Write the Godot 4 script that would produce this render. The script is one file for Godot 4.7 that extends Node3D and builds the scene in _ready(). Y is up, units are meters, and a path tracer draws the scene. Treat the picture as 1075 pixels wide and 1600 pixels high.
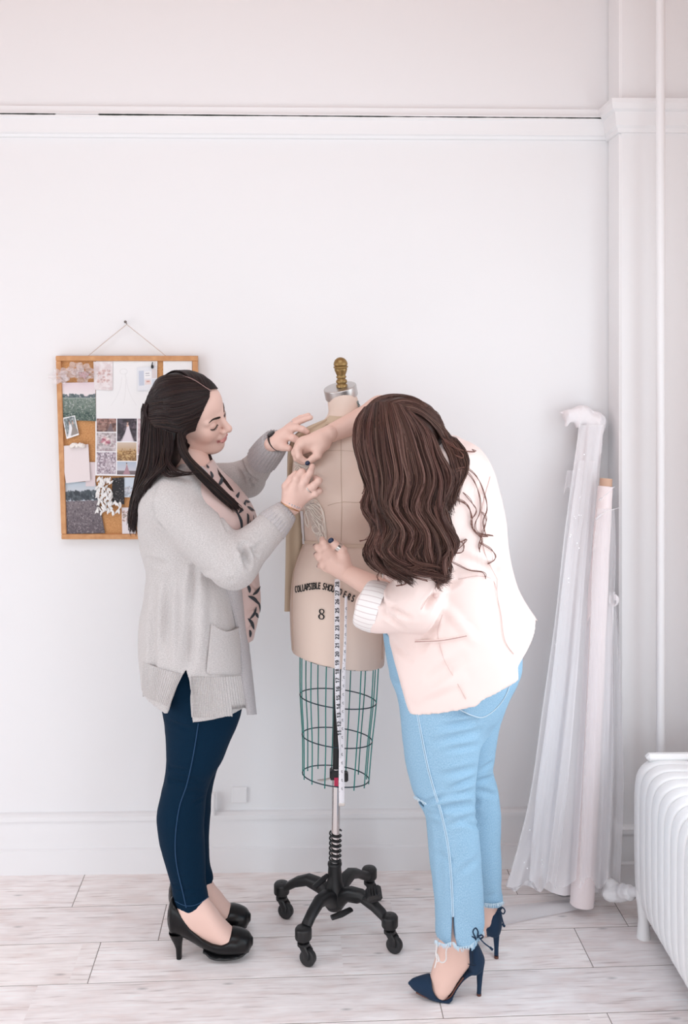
extends Node3D

const F := 1555.0          # focal length in pixels of the 1075 x 1600 frame
const EYE := 1.68
const YAW := -0.0244
const WALL := 3.28         # distance of the back wall
const D_SEAM := 2.88       # distance of the woman in the cardigan
const D_BLAZ := 2.70       # distance of the woman in the blazer
const D_FORM := 2.91       # distance of the dress form

var rng := RandomNumberGenerator.new()
var made := {}
var M := {}

# ---------------------------------------------------------------- places
func px(x: float, y: float, d: float) -> Vector3:
	var cx := (x - 537.5) / F
	var cy := -(y - 560.0) / F
	var dir := Vector3(cx * cos(YAW) - sin(YAW), cy, -cx * sin(YAW) - cos(YAW))
	dir.z = -(cos(YAW) + cx * sin(YAW))
	return Vector3(0, EYE, 0) + dir * (d / -dir.z)

func ray(x: float, y: float) -> Vector3:
	return (px(x, y, 1.0) - Vector3(0, EYE, 0)).normalized()

func on_floor(x: float, y: float) -> Vector3:
	var r := ray(x, y)
	return Vector3(0, EYE, 0) + r * (-EYE / r.y)

func A(x: float, y: float, z := 0.0) -> Vector3:
	return px(x, y, D_SEAM - z)

func B(x: float, y: float, z := 0.0) -> Vector3:
	return px(x, y, D_BLAZ - z)

func Q(x: float, y: float, z := 0.0) -> Vector3:
	return px(x, y, D_FORM - z)

# ---------------------------------------------------------------- nodes
func numbered(called: String) -> String:
	made[called] = made.get(called, 0) + 1
	return called if made[called] == 1 else "%s_%03d" % [called, made[called] - 1]

func where(n: Node) -> Vector3:
	var v := Vector3.ZERO
	while n != self and n is Node3D:
		v += n.position
		n = n.get_parent()
	return v

func tag(o: Node, label: String, category: String, group := "") -> Node:
	o.set_meta("label", label)
	o.set_meta("category", category)
	if group != "":
		o.set_meta("group", group)
	return o

func thing(called: String, label: String, category: String, base: Vector3, group := "") -> Node3D:
	var o := Node3D.new()
	o.name = numbered(called)
	add_child(o)
	o.position = base
	tag(o, label, category, group)
	return o

func obj(called: String, m: Mesh, material: Material, parent: Node = self) -> MeshInstance3D:
	var o := MeshInstance3D.new()
	o.name = numbered(called) if parent == self else called
	o.mesh = m
	o.material_override = null
	for s in m.get_surface_count():
		o.set_surface_override_material(s, material)
	parent.add_child(o, true)
	if parent != self:
		o.position = -where(parent)
	return o

func struct(called: String, m: Mesh, material: Material) -> MeshInstance3D:
	var o := obj(called, m, material)
	o.set_meta("kind", "structure")
	return o

# ---------------------------------------------------------------- materials
func mat(c: Color, rough := 0.7, metal := 0.0) -> StandardMaterial3D:
	var m := StandardMaterial3D.new()
	m.albedo_color = c
	m.roughness = rough
	m.metallic = metal
	return m

func c8(r: int, g: int, b: int) -> Color:
	return Color(r / 255.0, g / 255.0, b / 255.0)

func noise_tex(lo: Color, hi: Color, freq: float, octaves: int, sd: int, size := 512) -> NoiseTexture2D:
	var n := FastNoiseLite.new()
	n.noise_type = FastNoiseLite.TYPE_SIMPLEX_SMOOTH
	n.frequency = freq
	n.fractal_octaves = octaves
	n.seed = sd
	var t := NoiseTexture2D.new()
	t.width = size
	t.height = size
	t.seamless = true
	t.noise = n
	var g := Gradient.new()
	g.set_color(0, lo)
	g.set_color(1, hi)
	t.color_ramp = g
	return t

func woven(c: Color, spread: float, rough: float, scale: Vector3, freq := 0.06, sd := 1) -> StandardMaterial3D:
	var m := mat(Color.WHITE, rough)
	m.albedo_texture = noise_tex(c.darkened(spread), c.lightened(spread), freq, 3, sd)
	m.uv1_triplanar = true
	m.uv1_world_triplanar = true
	m.uv1_scale = scale
	return m

# ---------------------------------------------------------------- mesh builder
class MB:
	var V := PackedVector3Array()
	var N := PackedVector3Array()
	var C := PackedColorArray()
	var U := PackedVector2Array()
	var I := PackedInt32Array()
	var col := Color.WHITE

	func v(p: Vector3, n := Vector3.ZERO, uv := Vector2.ZERO) -> int:
		V.append(p)
		N.append(n)
		C.append(col)
		U.append(uv)
		return V.size() - 1

	func tri(a: int, b: int, c: int) -> void:
		I.append(a)
		I.append(b)
		I.append(c)

	func quad(a: int, b: int, c: int, d: int) -> void:
		tri(a, b, c)
		tri(a, c, d)

	func flat(ps: Array, out: Vector3) -> void:
		var n: Vector3 = (ps[1] - ps[0]).cross(ps[2] - ps[0]).normalized()
		if n.dot(out) < 0:
			n = -n
		var f := V.size()
		for p in ps:
			v(p, n)
		for i in range(1, ps.size() - 1):
			tri(f, f + i, f + i + 1)

	# box with chamfered edges
	func box(t: Transform3D, size: Vector3, bev := 0.0) -> void:
		var h := size * 0.5
		bev = minf(bev, minf(h.x, minf(h.y, h.z)) * 0.9)
		if bev <= 0.0:
			for ax in 3:
				for s in [-1.0, 1.0]:
					var u := (ax + 1) % 3
					var w := (ax + 2) % 3
					var ps := []
					for q in [[-1, -1], [1, -1], [1, 1], [-1, 1]]:
						var p := Vector3.ZERO
						p[ax] = s * h[ax]
						p[u] = q[0] * h[u]
						p[w] = q[1] * h[w]
						ps.append(t * p)
					var o := Vector3.ZERO
					o[ax] = s
					flat(ps, t.basis * o)
			return
		var cp := func(sx: Vector3, face: int) -> Vector3:
			var p := Vector3(sx.x * (h.x - bev), sx.y * (h.y - bev), sx.z * (h.z - bev))
			p[face] = sx[face] * h[face]
			return t * p
		for ax in 3:
			var u := (ax + 1) % 3
			var w := (ax + 2) % 3
			for s in [-1.0, 1.0]:
				var ps := []
				for q in [[-1, -1], [1, -1], [1, 1], [-1, 1]]:
					var k := Vector3.ZERO
					k[ax] = s
					k[u] = q[0]
					k[w] = q[1]
					ps.append(cp.call(k, ax))
				var o := Vector3.ZERO
				o[ax] = s
				flat(ps, t.basis * o)
			for su in [-1.0, 1.0]:
				for sw in [-1.0, 1.0]:
					var k1 := Vector3.ZERO
					k1[ax] = -1
					k1[u] = su
					k1[w] = sw
					var k2 := k1
					k2[ax] = 1
					var o := Vector3.ZERO
					o[u] = su
					o[w] = sw
					flat([cp.call(k1, u), cp.call(k2, u), cp.call(k2, w), cp.call(k1, w)], t.basis * o)
		for sx in [-1.0, 1.0]:
			for sy in [-1.0, 1.0]:
				for sz in [-1.0, 1.0]:
					var k := Vector3(sx, sy, sz)
					flat([cp.call(k, 0), cp.call(k, 1), cp.call(k, 2)], t.basis * k)

	# tube along points; flatten squashes it along the second axis
	func tube(pts: PackedVector3Array, radii: PackedFloat32Array, sides := 8, closed := false, flatten := 1.0, up := Vector3.ZERO) -> void:
		var n := pts.size()
		var f := V.size()
		var nrm := Vector3.ZERO
		var L := 0.0
		for i in n:
			var a := pts[(i - 1 + n) % n] if closed else pts[maxi(i - 1, 0)]
			var b := pts[(i + 1) % n] if closed else pts[mini(i + 1, n - 1)]
			var t := (b - a).normalized()
			if i == 0:
				nrm = up if up != Vector3.ZERO else (Vector3.UP if absf(t.y) < 0.9 else Vector3.RIGHT)
			nrm = (nrm - t * nrm.dot(t)).normalized()
			var bn := t.cross(nrm)
			var r := radii[mini(i, radii.size() - 1)]
			if i > 0:
				L += pts[i].distance_to(pts[i - 1])
			for s in sides + 1:
				var an := TAU * s / sides
				var o := nrm * cos(an) * flatten + bn * sin(an)
				var no := (nrm * cos(an) / maxf(flatten, 0.05) + bn * sin(an)).normalized()
				v(pts[i] + o * r, no, Vector2(float(s) / sides, L))
		var w := sides + 1
		for i in (n if closed else n - 1):
			var j := (i + 1) % n
			for s in sides:
				quad(f + i * w + s, f + i * w + s + 1, f + j * w + s + 1, f + j * w + s)
		if not closed:
			for e in [0, n - 1]:
				if radii[mini(e, radii.size() - 1)] > 0.0004:
					var d := (pts[0] - pts[1]).normalized() if e == 0 else (pts[n - 1] - pts[n - 2]).normalized()
					var c := v(pts[e], d)
					var g := V.size()
					for s in sides:
						v(V[f + e * w + s], d)
					for s in sides:
						tri(c, g + s, g + (s + 1) % sides)

	# rows of points (all of one length); loop closes each row
	func rows(rs: Array, loop := false, us := 1.0, vs := 1.0) -> void:
		var f := V.size()
		var w: int = rs[0].size()
		var h := rs.size()
		var ww := w + 1 if loop else w
		for j in h:
			for i in ww:
				v(rs[j][i % w], Vector3.ZERO, Vector2(us * i / float(ww - 1), vs * j / float(maxi(h - 1, 1))))
		for j in h - 1:
			for i in ww - 1:
				var a := f + j * ww + i
				var p := V[a + 1] - V[a]
				var nn := (V[a + ww + 1] - V[a]).cross(V[a + ww] - V[a + 1])
				for q in [a, a + 1, a + ww, a + ww + 1]:
					N[q] += nn
				quad(a, a + 1, a + ww + 1, a + ww)
		for j in h:
			if loop:
				var a := f + j * ww
				var s := N[a] + N[a + ww - 1]
				N[a] = s
				N[a + ww - 1] = s
		for q in range(f, V.size()):
			N[q] = N[q].normalized()

	# sheet with thickness: front rows, then the same rows pushed back
	func sheet(rs: Array, push: Array, us := 1.0, vs := 1.0) -> void:
		var back := []
		for j in rs.size():
			var r := PackedVector3Array()
			for i in rs[j].size():
				r.append(rs[j][i] + push[j][i])
			back.append(r)
		rows(rs, false, us, vs)
		rows(back, false, us, vs)
		var e := rs.size() - 1
		var k: int = rs[0].size() - 1
		rows([rs[0], back[0]])
		rows([rs[e], back[e]])
		var l := [PackedVector3Array(), PackedVector3Array(), PackedVector3Array(), PackedVector3Array()]
		for j in rs.size():
			l[0].append(rs[j][0])
			l[1].append(back[j][0])
			l[2].append(rs[j][k])
			l[3].append(back[j][k])
		rows([l[0], l[1]])
		rows([l[2], l[3]])

	# profile of (radius, height) turned round the y axis of t
	func lathe(t: Transform3D, prof: Array, seg := 24, sq := Vector2.ONE) -> void:
		var rs := []
		for q in prof:
			var r := PackedVector3Array()
			for s in seg:
				var an := TAU * s / seg
				r.append(t * Vector3(q.x * cos(an) * sq.x, q.y, q.x * sin(an) * sq.y))
			rs.append(r)
		rows(rs, true)
		for e in [0, prof.size() - 1]:
			if prof[e].x > 0.0003:
				var d := (t.basis.y * (-1.0 if e == 0 else 1.0)).normalized()
				if prof[0].y > prof[prof.size() - 1].y:
					d = -d
				var c := v(t * Vector3(0, prof[e].y, 0), d)
				var g := V.size()
				for s in seg:
					v(rs[e][s], d)
				for s in seg:
					tri(c, g + s, g + (s + 1) % seg)

	func add(m: Mesh, t: Transform3D) -> void:
		for s in m.get_surface_count():
			var ar := m.surface_get_arrays(s)
			var f := V.size()
			for i in ar[Mesh.ARRAY_VERTEX].size():
				v(t * ar[Mesh.ARRAY_VERTEX][i], (t.basis * ar[Mesh.ARRAY_NORMAL][i]).normalized())
			if ar[Mesh.ARRAY_INDEX] != null and ar[Mesh.ARRAY_INDEX].size() > 0:
				for i in ar[Mesh.ARRAY_INDEX]:
					I.append(f + i)
			else:
				for i in ar[Mesh.ARRAY_VERTEX].size():
					I.append(f + i)

	func smooth() -> void:
		var old := N.duplicate()
		N.fill(Vector3.ZERO)
		for i in range(0, I.size(), 3):
			var a := I[i]
			var b := I[i + 1]
			var c := I[i + 2]
			var n := (V[b] - V[a]).cross(V[c] - V[a])
			if n.dot(old[a] + old[b] + old[c]) < 0.0:
				n = -n
			N[a] += n
			N[b] += n
			N[c] += n
		for i in N.size():
			N[i] = N[i].normalized()

	func mesh() -> ArrayMesh:
		for i in range(0, I.size(), 3):
			var a := I[i]
			var b := I[i + 1]
			var c := I[i + 2]
			if (V[b] - V[a]).cross(V[c] - V[a]).dot(N[a] + N[b] + N[c]) > 0.0:
				I[i + 1] = c
				I[i + 2] = b
		var ar := []
		ar.resize(Mesh.ARRAY_MAX)
		ar[Mesh.ARRAY_VERTEX] = V
		ar[Mesh.ARRAY_NORMAL] = N
		ar[Mesh.ARRAY_COLOR] = C
		ar[Mesh.ARRAY_TEX_UV] = U
		ar[Mesh.ARRAY_INDEX] = I
		var m := ArrayMesh.new()
		m.add_surface_from_arrays(Mesh.PRIMITIVE_TRIANGLES, ar)
		return m

func curve(keys: Array, n: int) -> PackedVector3Array:
	var out := PackedVector3Array()
	var k := keys.size()
	for i in n:
		var t := float(i) / (n - 1) * (k - 1)
		var j := mini(int(t), k - 2)
		var f := t - j
		out.append((keys[j] as Vector3).cubic_interpolate(keys[j + 1], keys[maxi(j - 1, 0)], keys[mini(j + 2, k - 1)], f))
	return out

func ring_of(center: Vector3, axis: Vector3, rx: float, n := 24) -> PackedVector3Array:
	var a := axis.normalized()
	var u := a.cross(Vector3.UP if absf(a.y) < 0.9 else Vector3.RIGHT).normalized()
	var w := a.cross(u)
	var out := PackedVector3Array()
	for i in n:
		out.append(center + (u * cos(TAU * i / n) + w * sin(TAU * i / n)) * rx)
	return out

func frame(at: Vector3, up: Vector3, fwd := Vector3.BACK) -> Transform3D:
	var y := up.normalized()
	var x := y.cross(fwd).normalized()
	return Transform3D(Basis(x, y, x.cross(y)), at)

# ---------------------------------------------------------------- distance fields
class Prim:
	var op := 0
	var k := 0.01
	func d(_p: Vector3) -> float:
		return 1e3
	func box() -> AABB:
		return AABB()

class Cap extends Prim:
	var a: Vector3
	var ba: Vector3
	var inv: float
	var ra: float
	var dr: float
	func d(p: Vector3) -> float:
		var pa := p - a
		var h := clampf(pa.dot(ba) * inv, 0.0, 1.0)
		return (pa - ba * h).length() - ra - dr * h
	func box() -> AABB:
		var r := maxf(ra, ra + dr)
		return AABB(a, Vector3.ZERO).expand(a + ba).grow(r)

class Ell extends Prim:
	var t: Transform3D
	var r: Vector3
	var r2: Vector3
	func d(p: Vector3) -> float:
		var q := t * p
		var k0 := (q / r).length()
		var k1 := (q / r2).length()
		return k0 * (k0 - 1.0) / maxf(k1, 1e-4)
	func box() -> AABB:
		return AABB(t.affine_inverse().origin, Vector3.ZERO).grow(maxf(r.x, maxf(r.y, r.z)))

class Loft extends Prim:
	var t: Transform3D
	var t0: float
	var t1: float
	var sc: float
	var n: int
	var cu := PackedFloat32Array()
	var cv := PackedFloat32Array()
	var ru := PackedFloat32Array()
	var rv := PackedFloat32Array()
	var bb: AABB
	var pw := 2.0
	func d(p: Vector3) -> float:
		var q := t * p
		var f := clampf((q.y - t0) * sc, 0.0, n - 1.001)
		var i := int(f)
		f -= i
		var a := lerpf(ru[i], ru[i + 1], f)
		var b := lerpf(rv[i], rv[i + 1], f)
		var u := (q.x - lerpf(cu[i], cu[i + 1], f)) / a
		var w := (q.z - lerpf(cv[i], cv[i + 1], f)) / b
		var e := ((sqrt(u * u + w * w) if pw == 2.0 else pow(pow(absf(u), pw) + pow(absf(w), pw), 1.0 / pw)) - 1.0) * minf(a, b)
		var o := maxf(t0 - q.y, q.y - t1)
		if o <= 0.0 or e <= 0.0:
			return maxf(e, o)
		return sqrt(e * e + o * o)
	func box() -> AABB:
		return bb

class Cut extends Prim:
	var pl := PackedVector3Array()   # (nx, ny, offset): outside of each edge is positive
	var z0 := -99.0
	var z1 := 99.0
	func d(p: Vector3) -> float:
		var m := maxf(z0 - p.z, p.z - z1)
		for q in pl:
			m = maxf(m, q.x * p.x + q.y * p.y - q.z)
		return m

func cap(a: Vector3, b: Vector3, ra: float, rb: float, k := 0.01, op := 0) -> Cap:
	var c := Cap.new()
	c.a = a
	c.ba = b - a
	c.inv = 1.0 / maxf(c.ba.length_squared(), 1e-9)
	c.ra = ra
	c.dr = rb - ra
	c.k = k
	c.op = op
	return c

func ell(at: Transform3D, r: Vector3, k := 0.01, op := 0) -> Ell:
	var c := Ell.new()
	c.t = at.affine_inverse()
	c.r = r
	c.r2 = r * r
	c.k = k
	c.op = op
	return c

# rows of [t, cu, cv, ru, rv] along the y axis of at
func loft(at: Transform3D, rs: Array, k := 0.01, op := 0) -> Loft:
	var c := Loft.new()
	c.t = at.affine_inverse()
	c.k = k
	c.op = op
	rs.sort_custom(func(a, b): return a[0] < b[0])
	c.t0 = rs[0][0]
	c.t1 = rs[rs.size() - 1][0]
	c.n = 90
	c.sc = (c.n - 1) / (c.t1 - c.t0)
	var j := 0
	var first := true
	for i in c.n:
		var t := c.t0 + (c.t1 - c.t0) * i / (c.n - 1)
		while j < rs.size() - 2 and rs[j + 1][0] < t:
			j += 1
		var f := clampf((t - rs[j][0]) / (rs[j + 1][0] - rs[j][0]), 0, 1)
		var o := []
		for w in range(1, 5):
			o.append(cubic_interpolate_in_time(rs[j][w], rs[j + 1][w], rs[maxi(j - 1, 0)][w], rs[mini(j + 2, rs.size() - 1)][w], f, rs[j + 1][0] - rs[j][0], minf(rs[maxi(j - 1, 0)][0] - rs[j][0], -1e-4), maxf(rs[mini(j + 2, rs.size() - 1)][0] - rs[j][0], rs[j + 1][0] - rs[j][0] + 1e-4)))
		c.cu.append(o[0])
		c.cv.append(o[1])
		c.ru.append(maxf(o[2], 0.003))
		c.rv.append(maxf(o[3], 0.003))
		var m := Vector3(o[0], t, o[1])
		for e in [Vector3(o[2], 0, o[3]), Vector3(-o[2], 0, -o[3]), Vector3(-o[2], 0, o[3]), Vector3(o[2], 0, -o[3])]:
			var p: Vector3 = at * (m + e)
			if first:
				c.bb = AABB(p, Vector3.ZERO)
				first = false
			c.bb = c.bb.expand(p)
	c.bb = c.bb.grow(0.004)
	return c

# rows of [py, left px, right px, z towards the camera, half depth] at distance dd
func tall(dd: float, rs: Array, k := 0.01, op := 0, pw := 2.0) -> Loft:
	var out := []
	for r in rs:
		var l := px(r[1], r[0], dd - r[3])
		var q := px(r[2], r[0], dd - r[3])
		out.append([l.y, (l.x + q.x) / 2, (l.z + q.z) / 2, (q.x - l.x) / 2, r[4]])
	var lo := loft(Transform3D(), out, k, op)
	lo.pw = pw
	return lo

# convex polygon of pixels at distance dd, cut right through between z0 and z1 (towards the camera)
func cutter(dd: float, poly: Array, k := 0.003, z0 := -0.6, z1 := 0.6) -> Cut:
	var c := Cut.new()
	c.op = 1
	c.k = k
	c.z0 = -dd + z0
	c.z1 = -dd + z1
	var ps := []
	var mid := Vector3.ZERO
	for q in poly:
		ps.append(px(q[0], q[1], dd))
		mid += ps[-1] / poly.size()
	for i in ps.size():
		var a: Vector3 = ps[i]
		var b: Vector3 = ps[(i + 1) % ps.size()]
		var n := Vector2(b.y - a.y, a.x - b.x).normalized()
		if n.dot(Vector2(mid.x - a.x, mid.y - a.y)) > 0:
			n = -n
		c.pl.append(Vector3(n.x, n.y, n.x * a.x + n.y * a.y))
	return c

func field(p: Vector3, ps: Array) -> float:
	var d := 1e3
	for q: Prim in ps:
		var e := q.d(p)
		if q.op == 0:
			var h := maxf(q.k - absf(d - e), 0.0) / q.k
			d = minf(d, e) - h * h * q.k * 0.25
		else:
			e = -e
			var h := maxf(q.k - absf(d - e), 0.0) / q.k
			d = maxf(d, e) + h * h * q.k * 0.25
	return d

# the point where the camera's ray through a pixel meets the field; used only while building, to lay cloth on cloth
func hit(ps: Array, x: float, y: float, d0: float, d1: float) -> Vector3:
	var a := px(x, y, d0)
	var b := px(x, y, d1)
	var dir := (b - a).normalized()
	var L := a.distance_to(b)
	var s := 0.0
	for i in 70:
		var e := field(a + dir * s, ps)
		if e < 0.0006:
			return a + dir * s
		s += maxf(e * 0.7, 0.0008)
		if s > L:
			break
	return b

# the point of a field that lies on the line from the lens through p
func onto(ps: Array, p: Vector3) -> Vector3:
	var eye := Vector3(0, EYE, 0)
	var dir := (p - eye).normalized()
	var L := eye.distance_to(p)
	var s := L - 0.45
	while s < L + 0.35:
		var e := field(eye + dir * s, ps)
		if e < 0.0006:
			return eye + dir * s
		s += maxf(e * 0.7, 0.0008)
	return p

func slope(ps: Array, p: Vector3) -> Vector3:
	var e := 0.002
	return Vector3(field(p + Vector3(e, 0, 0), ps) - field(p - Vector3(e, 0, 0), ps), field(p + Vector3(0, e, 0), ps) - field(p - Vector3(0, e, 0), ps), field(p + Vector3(0, 0, e), ps) - field(p - Vector3(0, 0, e), ps)).normalized()

# surface nets
func net(ps: Array, c: float, mb: MB, paint = null) -> MB:
	var bb := AABB()
	var first := true
	for q: Prim in ps:
		if q.op == 0:
			bb = q.box() if first else bb.merge(q.box())
			first = false
	bb = bb.grow(c * 2.5)
	var K := 4
	var bx := int(ceil(bb.size.x / c / K)) + 1
	var by := int(ceil(bb.size.y / c / K)) + 1
	var bz := int(ceil(bb.size.z / c / K)) + 1
	var nx := bx * K
	var ny := by * K
	var nz := bz * K
	var sy := nx
	var sz := nx * ny
	var G := PackedFloat32Array()
	G.resize(nx * ny * nz)
	G.fill(1.0)
	var o := bb.position
	var R := c * K * 0.5 * 1.733 + c * 1.8
	var live := []
	for kz in bz:
		for ky in by:
			for kx in bx:
				var m := o + Vector3(kx * K + 1.5, ky * K + 1.5, kz * K + 1.5) * c
				var near := []
				var d := 1e3
				var dmax := -1e3
				for q: Prim in ps:
					var e := q.d(m)
					if q.op == 0:
						if e < R * 1.25 + q.k:
							near.append(q)
						d = minf(d, e - q.k * 0.25)
					elif e < R * 1.25 + q.k:
						near.append(q)
						d = maxf(d, -e)
				if d > R * 1.25:
					continue
				if d < -R * 1.6:
					for z in K:
						for y in K:
							var r := (kz * K + z) * sz + (ky * K + y) * sy + kx * K
							for x in K:
								G[r + x] = -1.0
					continue
				live.append(Vector3i(kx, ky, kz))
				for z in K:
					for y in K:
						var r := (kz * K + z) * sz + (ky * K + y) * sy + kx * K
						for x in K:
							G[r + x] = field(o + Vector3(kx * K + x, ky * K + y, kz * K + z) * c, near)
	var cell := {}
	var f0 := mb.V.size()
	var off := [0, 1, sy, sy + 1, sz, sz + 1, sz + sy, sz + sy + 1]
	var ED := [0, 1, 2, 3, 4, 5, 6, 7, 0, 2, 1, 3, 4, 6, 5, 7, 0, 4, 1, 5, 2, 6, 3, 7]
	var CP := [Vector3(0, 0, 0), Vector3(1, 0, 0), Vector3(0, 1, 0), Vector3(1, 1, 0), Vector3(0, 0, 1), Vector3(1, 0, 1), Vector3(0, 1, 1), Vector3(1, 1, 1)]
	var g := PackedFloat32Array()
	g.resize(8)
	for b: Vector3i in live:
		for z in K:
			for y in K:
				for x in K:
					var ix := b.x * K + x
					var iy := b.y * K + y
					var iz := b.z * K + z
					var r := iz * sz + iy * sy + ix
					var v0 := G[r]
					if v0 > c * 1.9 or v0 < -c * 3.0 or ix >= nx - 1 or iy >= ny - 1 or iz >= nz - 1:
						continue
					var neg := 0
					for i in 8:
						g[i] = G[r + off[i]]
						if g[i] < 0.0:
							neg += 1
					if neg == 0 or neg == 8:
						continue
					var s := Vector3.ZERO
					var cnt := 0
					for e in 12:
						var ia: int = ED[e * 2]
						var ib: int = ED[e * 2 + 1]
						var ga := g[ia]
						var gb := g[ib]
						if (ga < 0.0) != (gb < 0.0):
							s += (CP[ia] as Vector3).lerp(CP[ib], ga / (ga - gb))
							cnt += 1
					s /= cnt
					var n := Vector3(
						lerpf(lerpf(g[1] - g[0], g[3] - g[2], s.y), lerpf(g[5] - g[4], g[7] - g[6], s.y), s.z),
						lerpf(lerpf(g[2] - g[0], g[3] - g[1], s.x), lerpf(g[6] - g[4], g[7] - g[5], s.x), s.z),
						lerpf(lerpf(g[4] - g[0], g[5] - g[1], s.x), lerpf(g[6] - g[2], g[7] - g[3], s.x), s.y)).normalized()
					var p := o + (Vector3(ix, iy, iz) + s) * c
					if paint != null:
						mb.col = paint.call(p)
					cell[r] = mb.v(p, n)
	for r: int in cell:
		var v0 := G[r]
		var a: int = cell[r]
		if (v0 < 0.0) != (G[r + 1] < 0.0):
			join(mb, a, cell.get(r - sy, -1), cell.get(r - sy - sz, -1), cell.get(r - sz, -1))
		if (v0 < 0.0) != (G[r + sy] < 0.0):
			join(mb, a, cell.get(r - 1, -1), cell.get(r - 1 - sz, -1), cell.get(r - sz, -1))
		if (v0 < 0.0) != (G[r + sz] < 0.0):
			join(mb, a, cell.get(r - 1, -1), cell.get(r - 1 - sy, -1), cell.get(r - sy, -1))
	return mb

func join(mb: MB, a: int, b: int, c: int, d: int) -> void:
	if b >= 0 and c >= 0 and d >= 0:
		mb.quad(a, b, c, d)

# creases: [a, b, width, depth] pushes the surface in along a line (negative depth raises it)
func crease(mb: MB, from: int, lines: Array, ps: Array) -> void:
	for l in lines:
		var w: float = l[2]
		var n := 6
		var pts := PackedVector3Array()
		var bb := AABB()
		for i in n:
			var p := onto(ps, (l[0] as Vector3).lerp(l[1], float(i) / (n - 1)))
			pts.append(p)
			bb = AABB(p, Vector3.ZERO) if i == 0 else bb.expand(p)
		bb = bb.grow(w * 2.6)
		for i in range(from, mb.V.size()):
			var p := mb.V[i]
			if not bb.has_point(p):
				continue
			var best := 1e3
			var at := 0.0
			for k in n - 1:
				var ba := pts[k + 1] - pts[k]
				var h := clampf((p - pts[k]).dot(ba) / maxf(ba.length_squared(), 1e-9), 0.0, 1.0)
				var e := (p - pts[k] - ba * h).length()
				if e < best:
					best = e
					at = (k + h) / (n - 1)
			var e := best / w
			if e < 2.5:
				var taper := sin(PI * clampf(0.12 + 0.76 * at, 0, 1))
				mb.V[i] = p - mb.N[i] * (l[3] as float) * taper * (exp(-e * e) - 0.45 * exp(-(e - 1.3) * (e - 1.3) * 2.0))

func ripple(mb: MB, from: int, amp: float, freq: float, sd: int, stretch := Vector3.ONE) -> void:
	var n := FastNoiseLite.new()
	n.seed = sd
	n.frequency = freq
	n.fractal_octaves = 3
	for i in range(from, mb.V.size()):
		mb.V[i] += mb.N[i] * amp * n.get_noise_3dv(mb.V[i] * stretch)

# a patch of cloth lying on a field: corners in pixels tl, tr, bl, br; bump(u, v) adds to the height
func patch(ps: Array, dd: float, top: Array, bot: Array, nu: int, nv: int, lift: float, thick: float, bump = null) -> MB:
	var rs := []
	var pu := []
	for j in nv + 1:
		var r := PackedVector3Array()
		var q := PackedVector3Array()
		var f := float(j) / nv
		for i in nu + 1:
			var u := float(i) / nu
			var a := spline2(top, u)
			var b := spline2(bot, u)
			var p := hit(ps, lerpf(a.x, b.x, f), lerpf(a.y, b.y, f), dd - 0.5, dd + 0.4)
			if field(p, ps) > 0.01:
				p = px(lerpf(a.x, b.x, f), lerpf(a.y, b.y, f), dd)
				for k in 8:
					p -= slope(ps, p) * field(p, ps)
			var n := slope(ps, p)
			var h: float = lift + (bump.call(u, f) if bump != null else 0.0)
			r.append(p + n * h)
			q.append(-n * (thick + h - lift))
		rs.append(r)
		pu.append(q)
	var mb := MB.new()
	mb.sheet(rs, pu)
	return mb

func spline2(ps: Array, u: float) -> Vector2:
	var k := ps.size()
	if k == 2:
		return Vector2(lerpf(ps[0][0], ps[1][0], u), lerpf(ps[0][1], ps[1][1], u))
	var t := u * (k - 1)
	var j := mini(int(t), k - 2)
	var f := t - j
	var g := func(i: int) -> Vector2:
		return Vector2(ps[clampi(i, 0, k - 1)][0], ps[clampi(i, 0, k - 1)][1])
	return (g.call(j) as Vector2).cubic_interpolate(g.call(j + 1), g.call(j - 1), g.call(j + 2), f)

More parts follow.
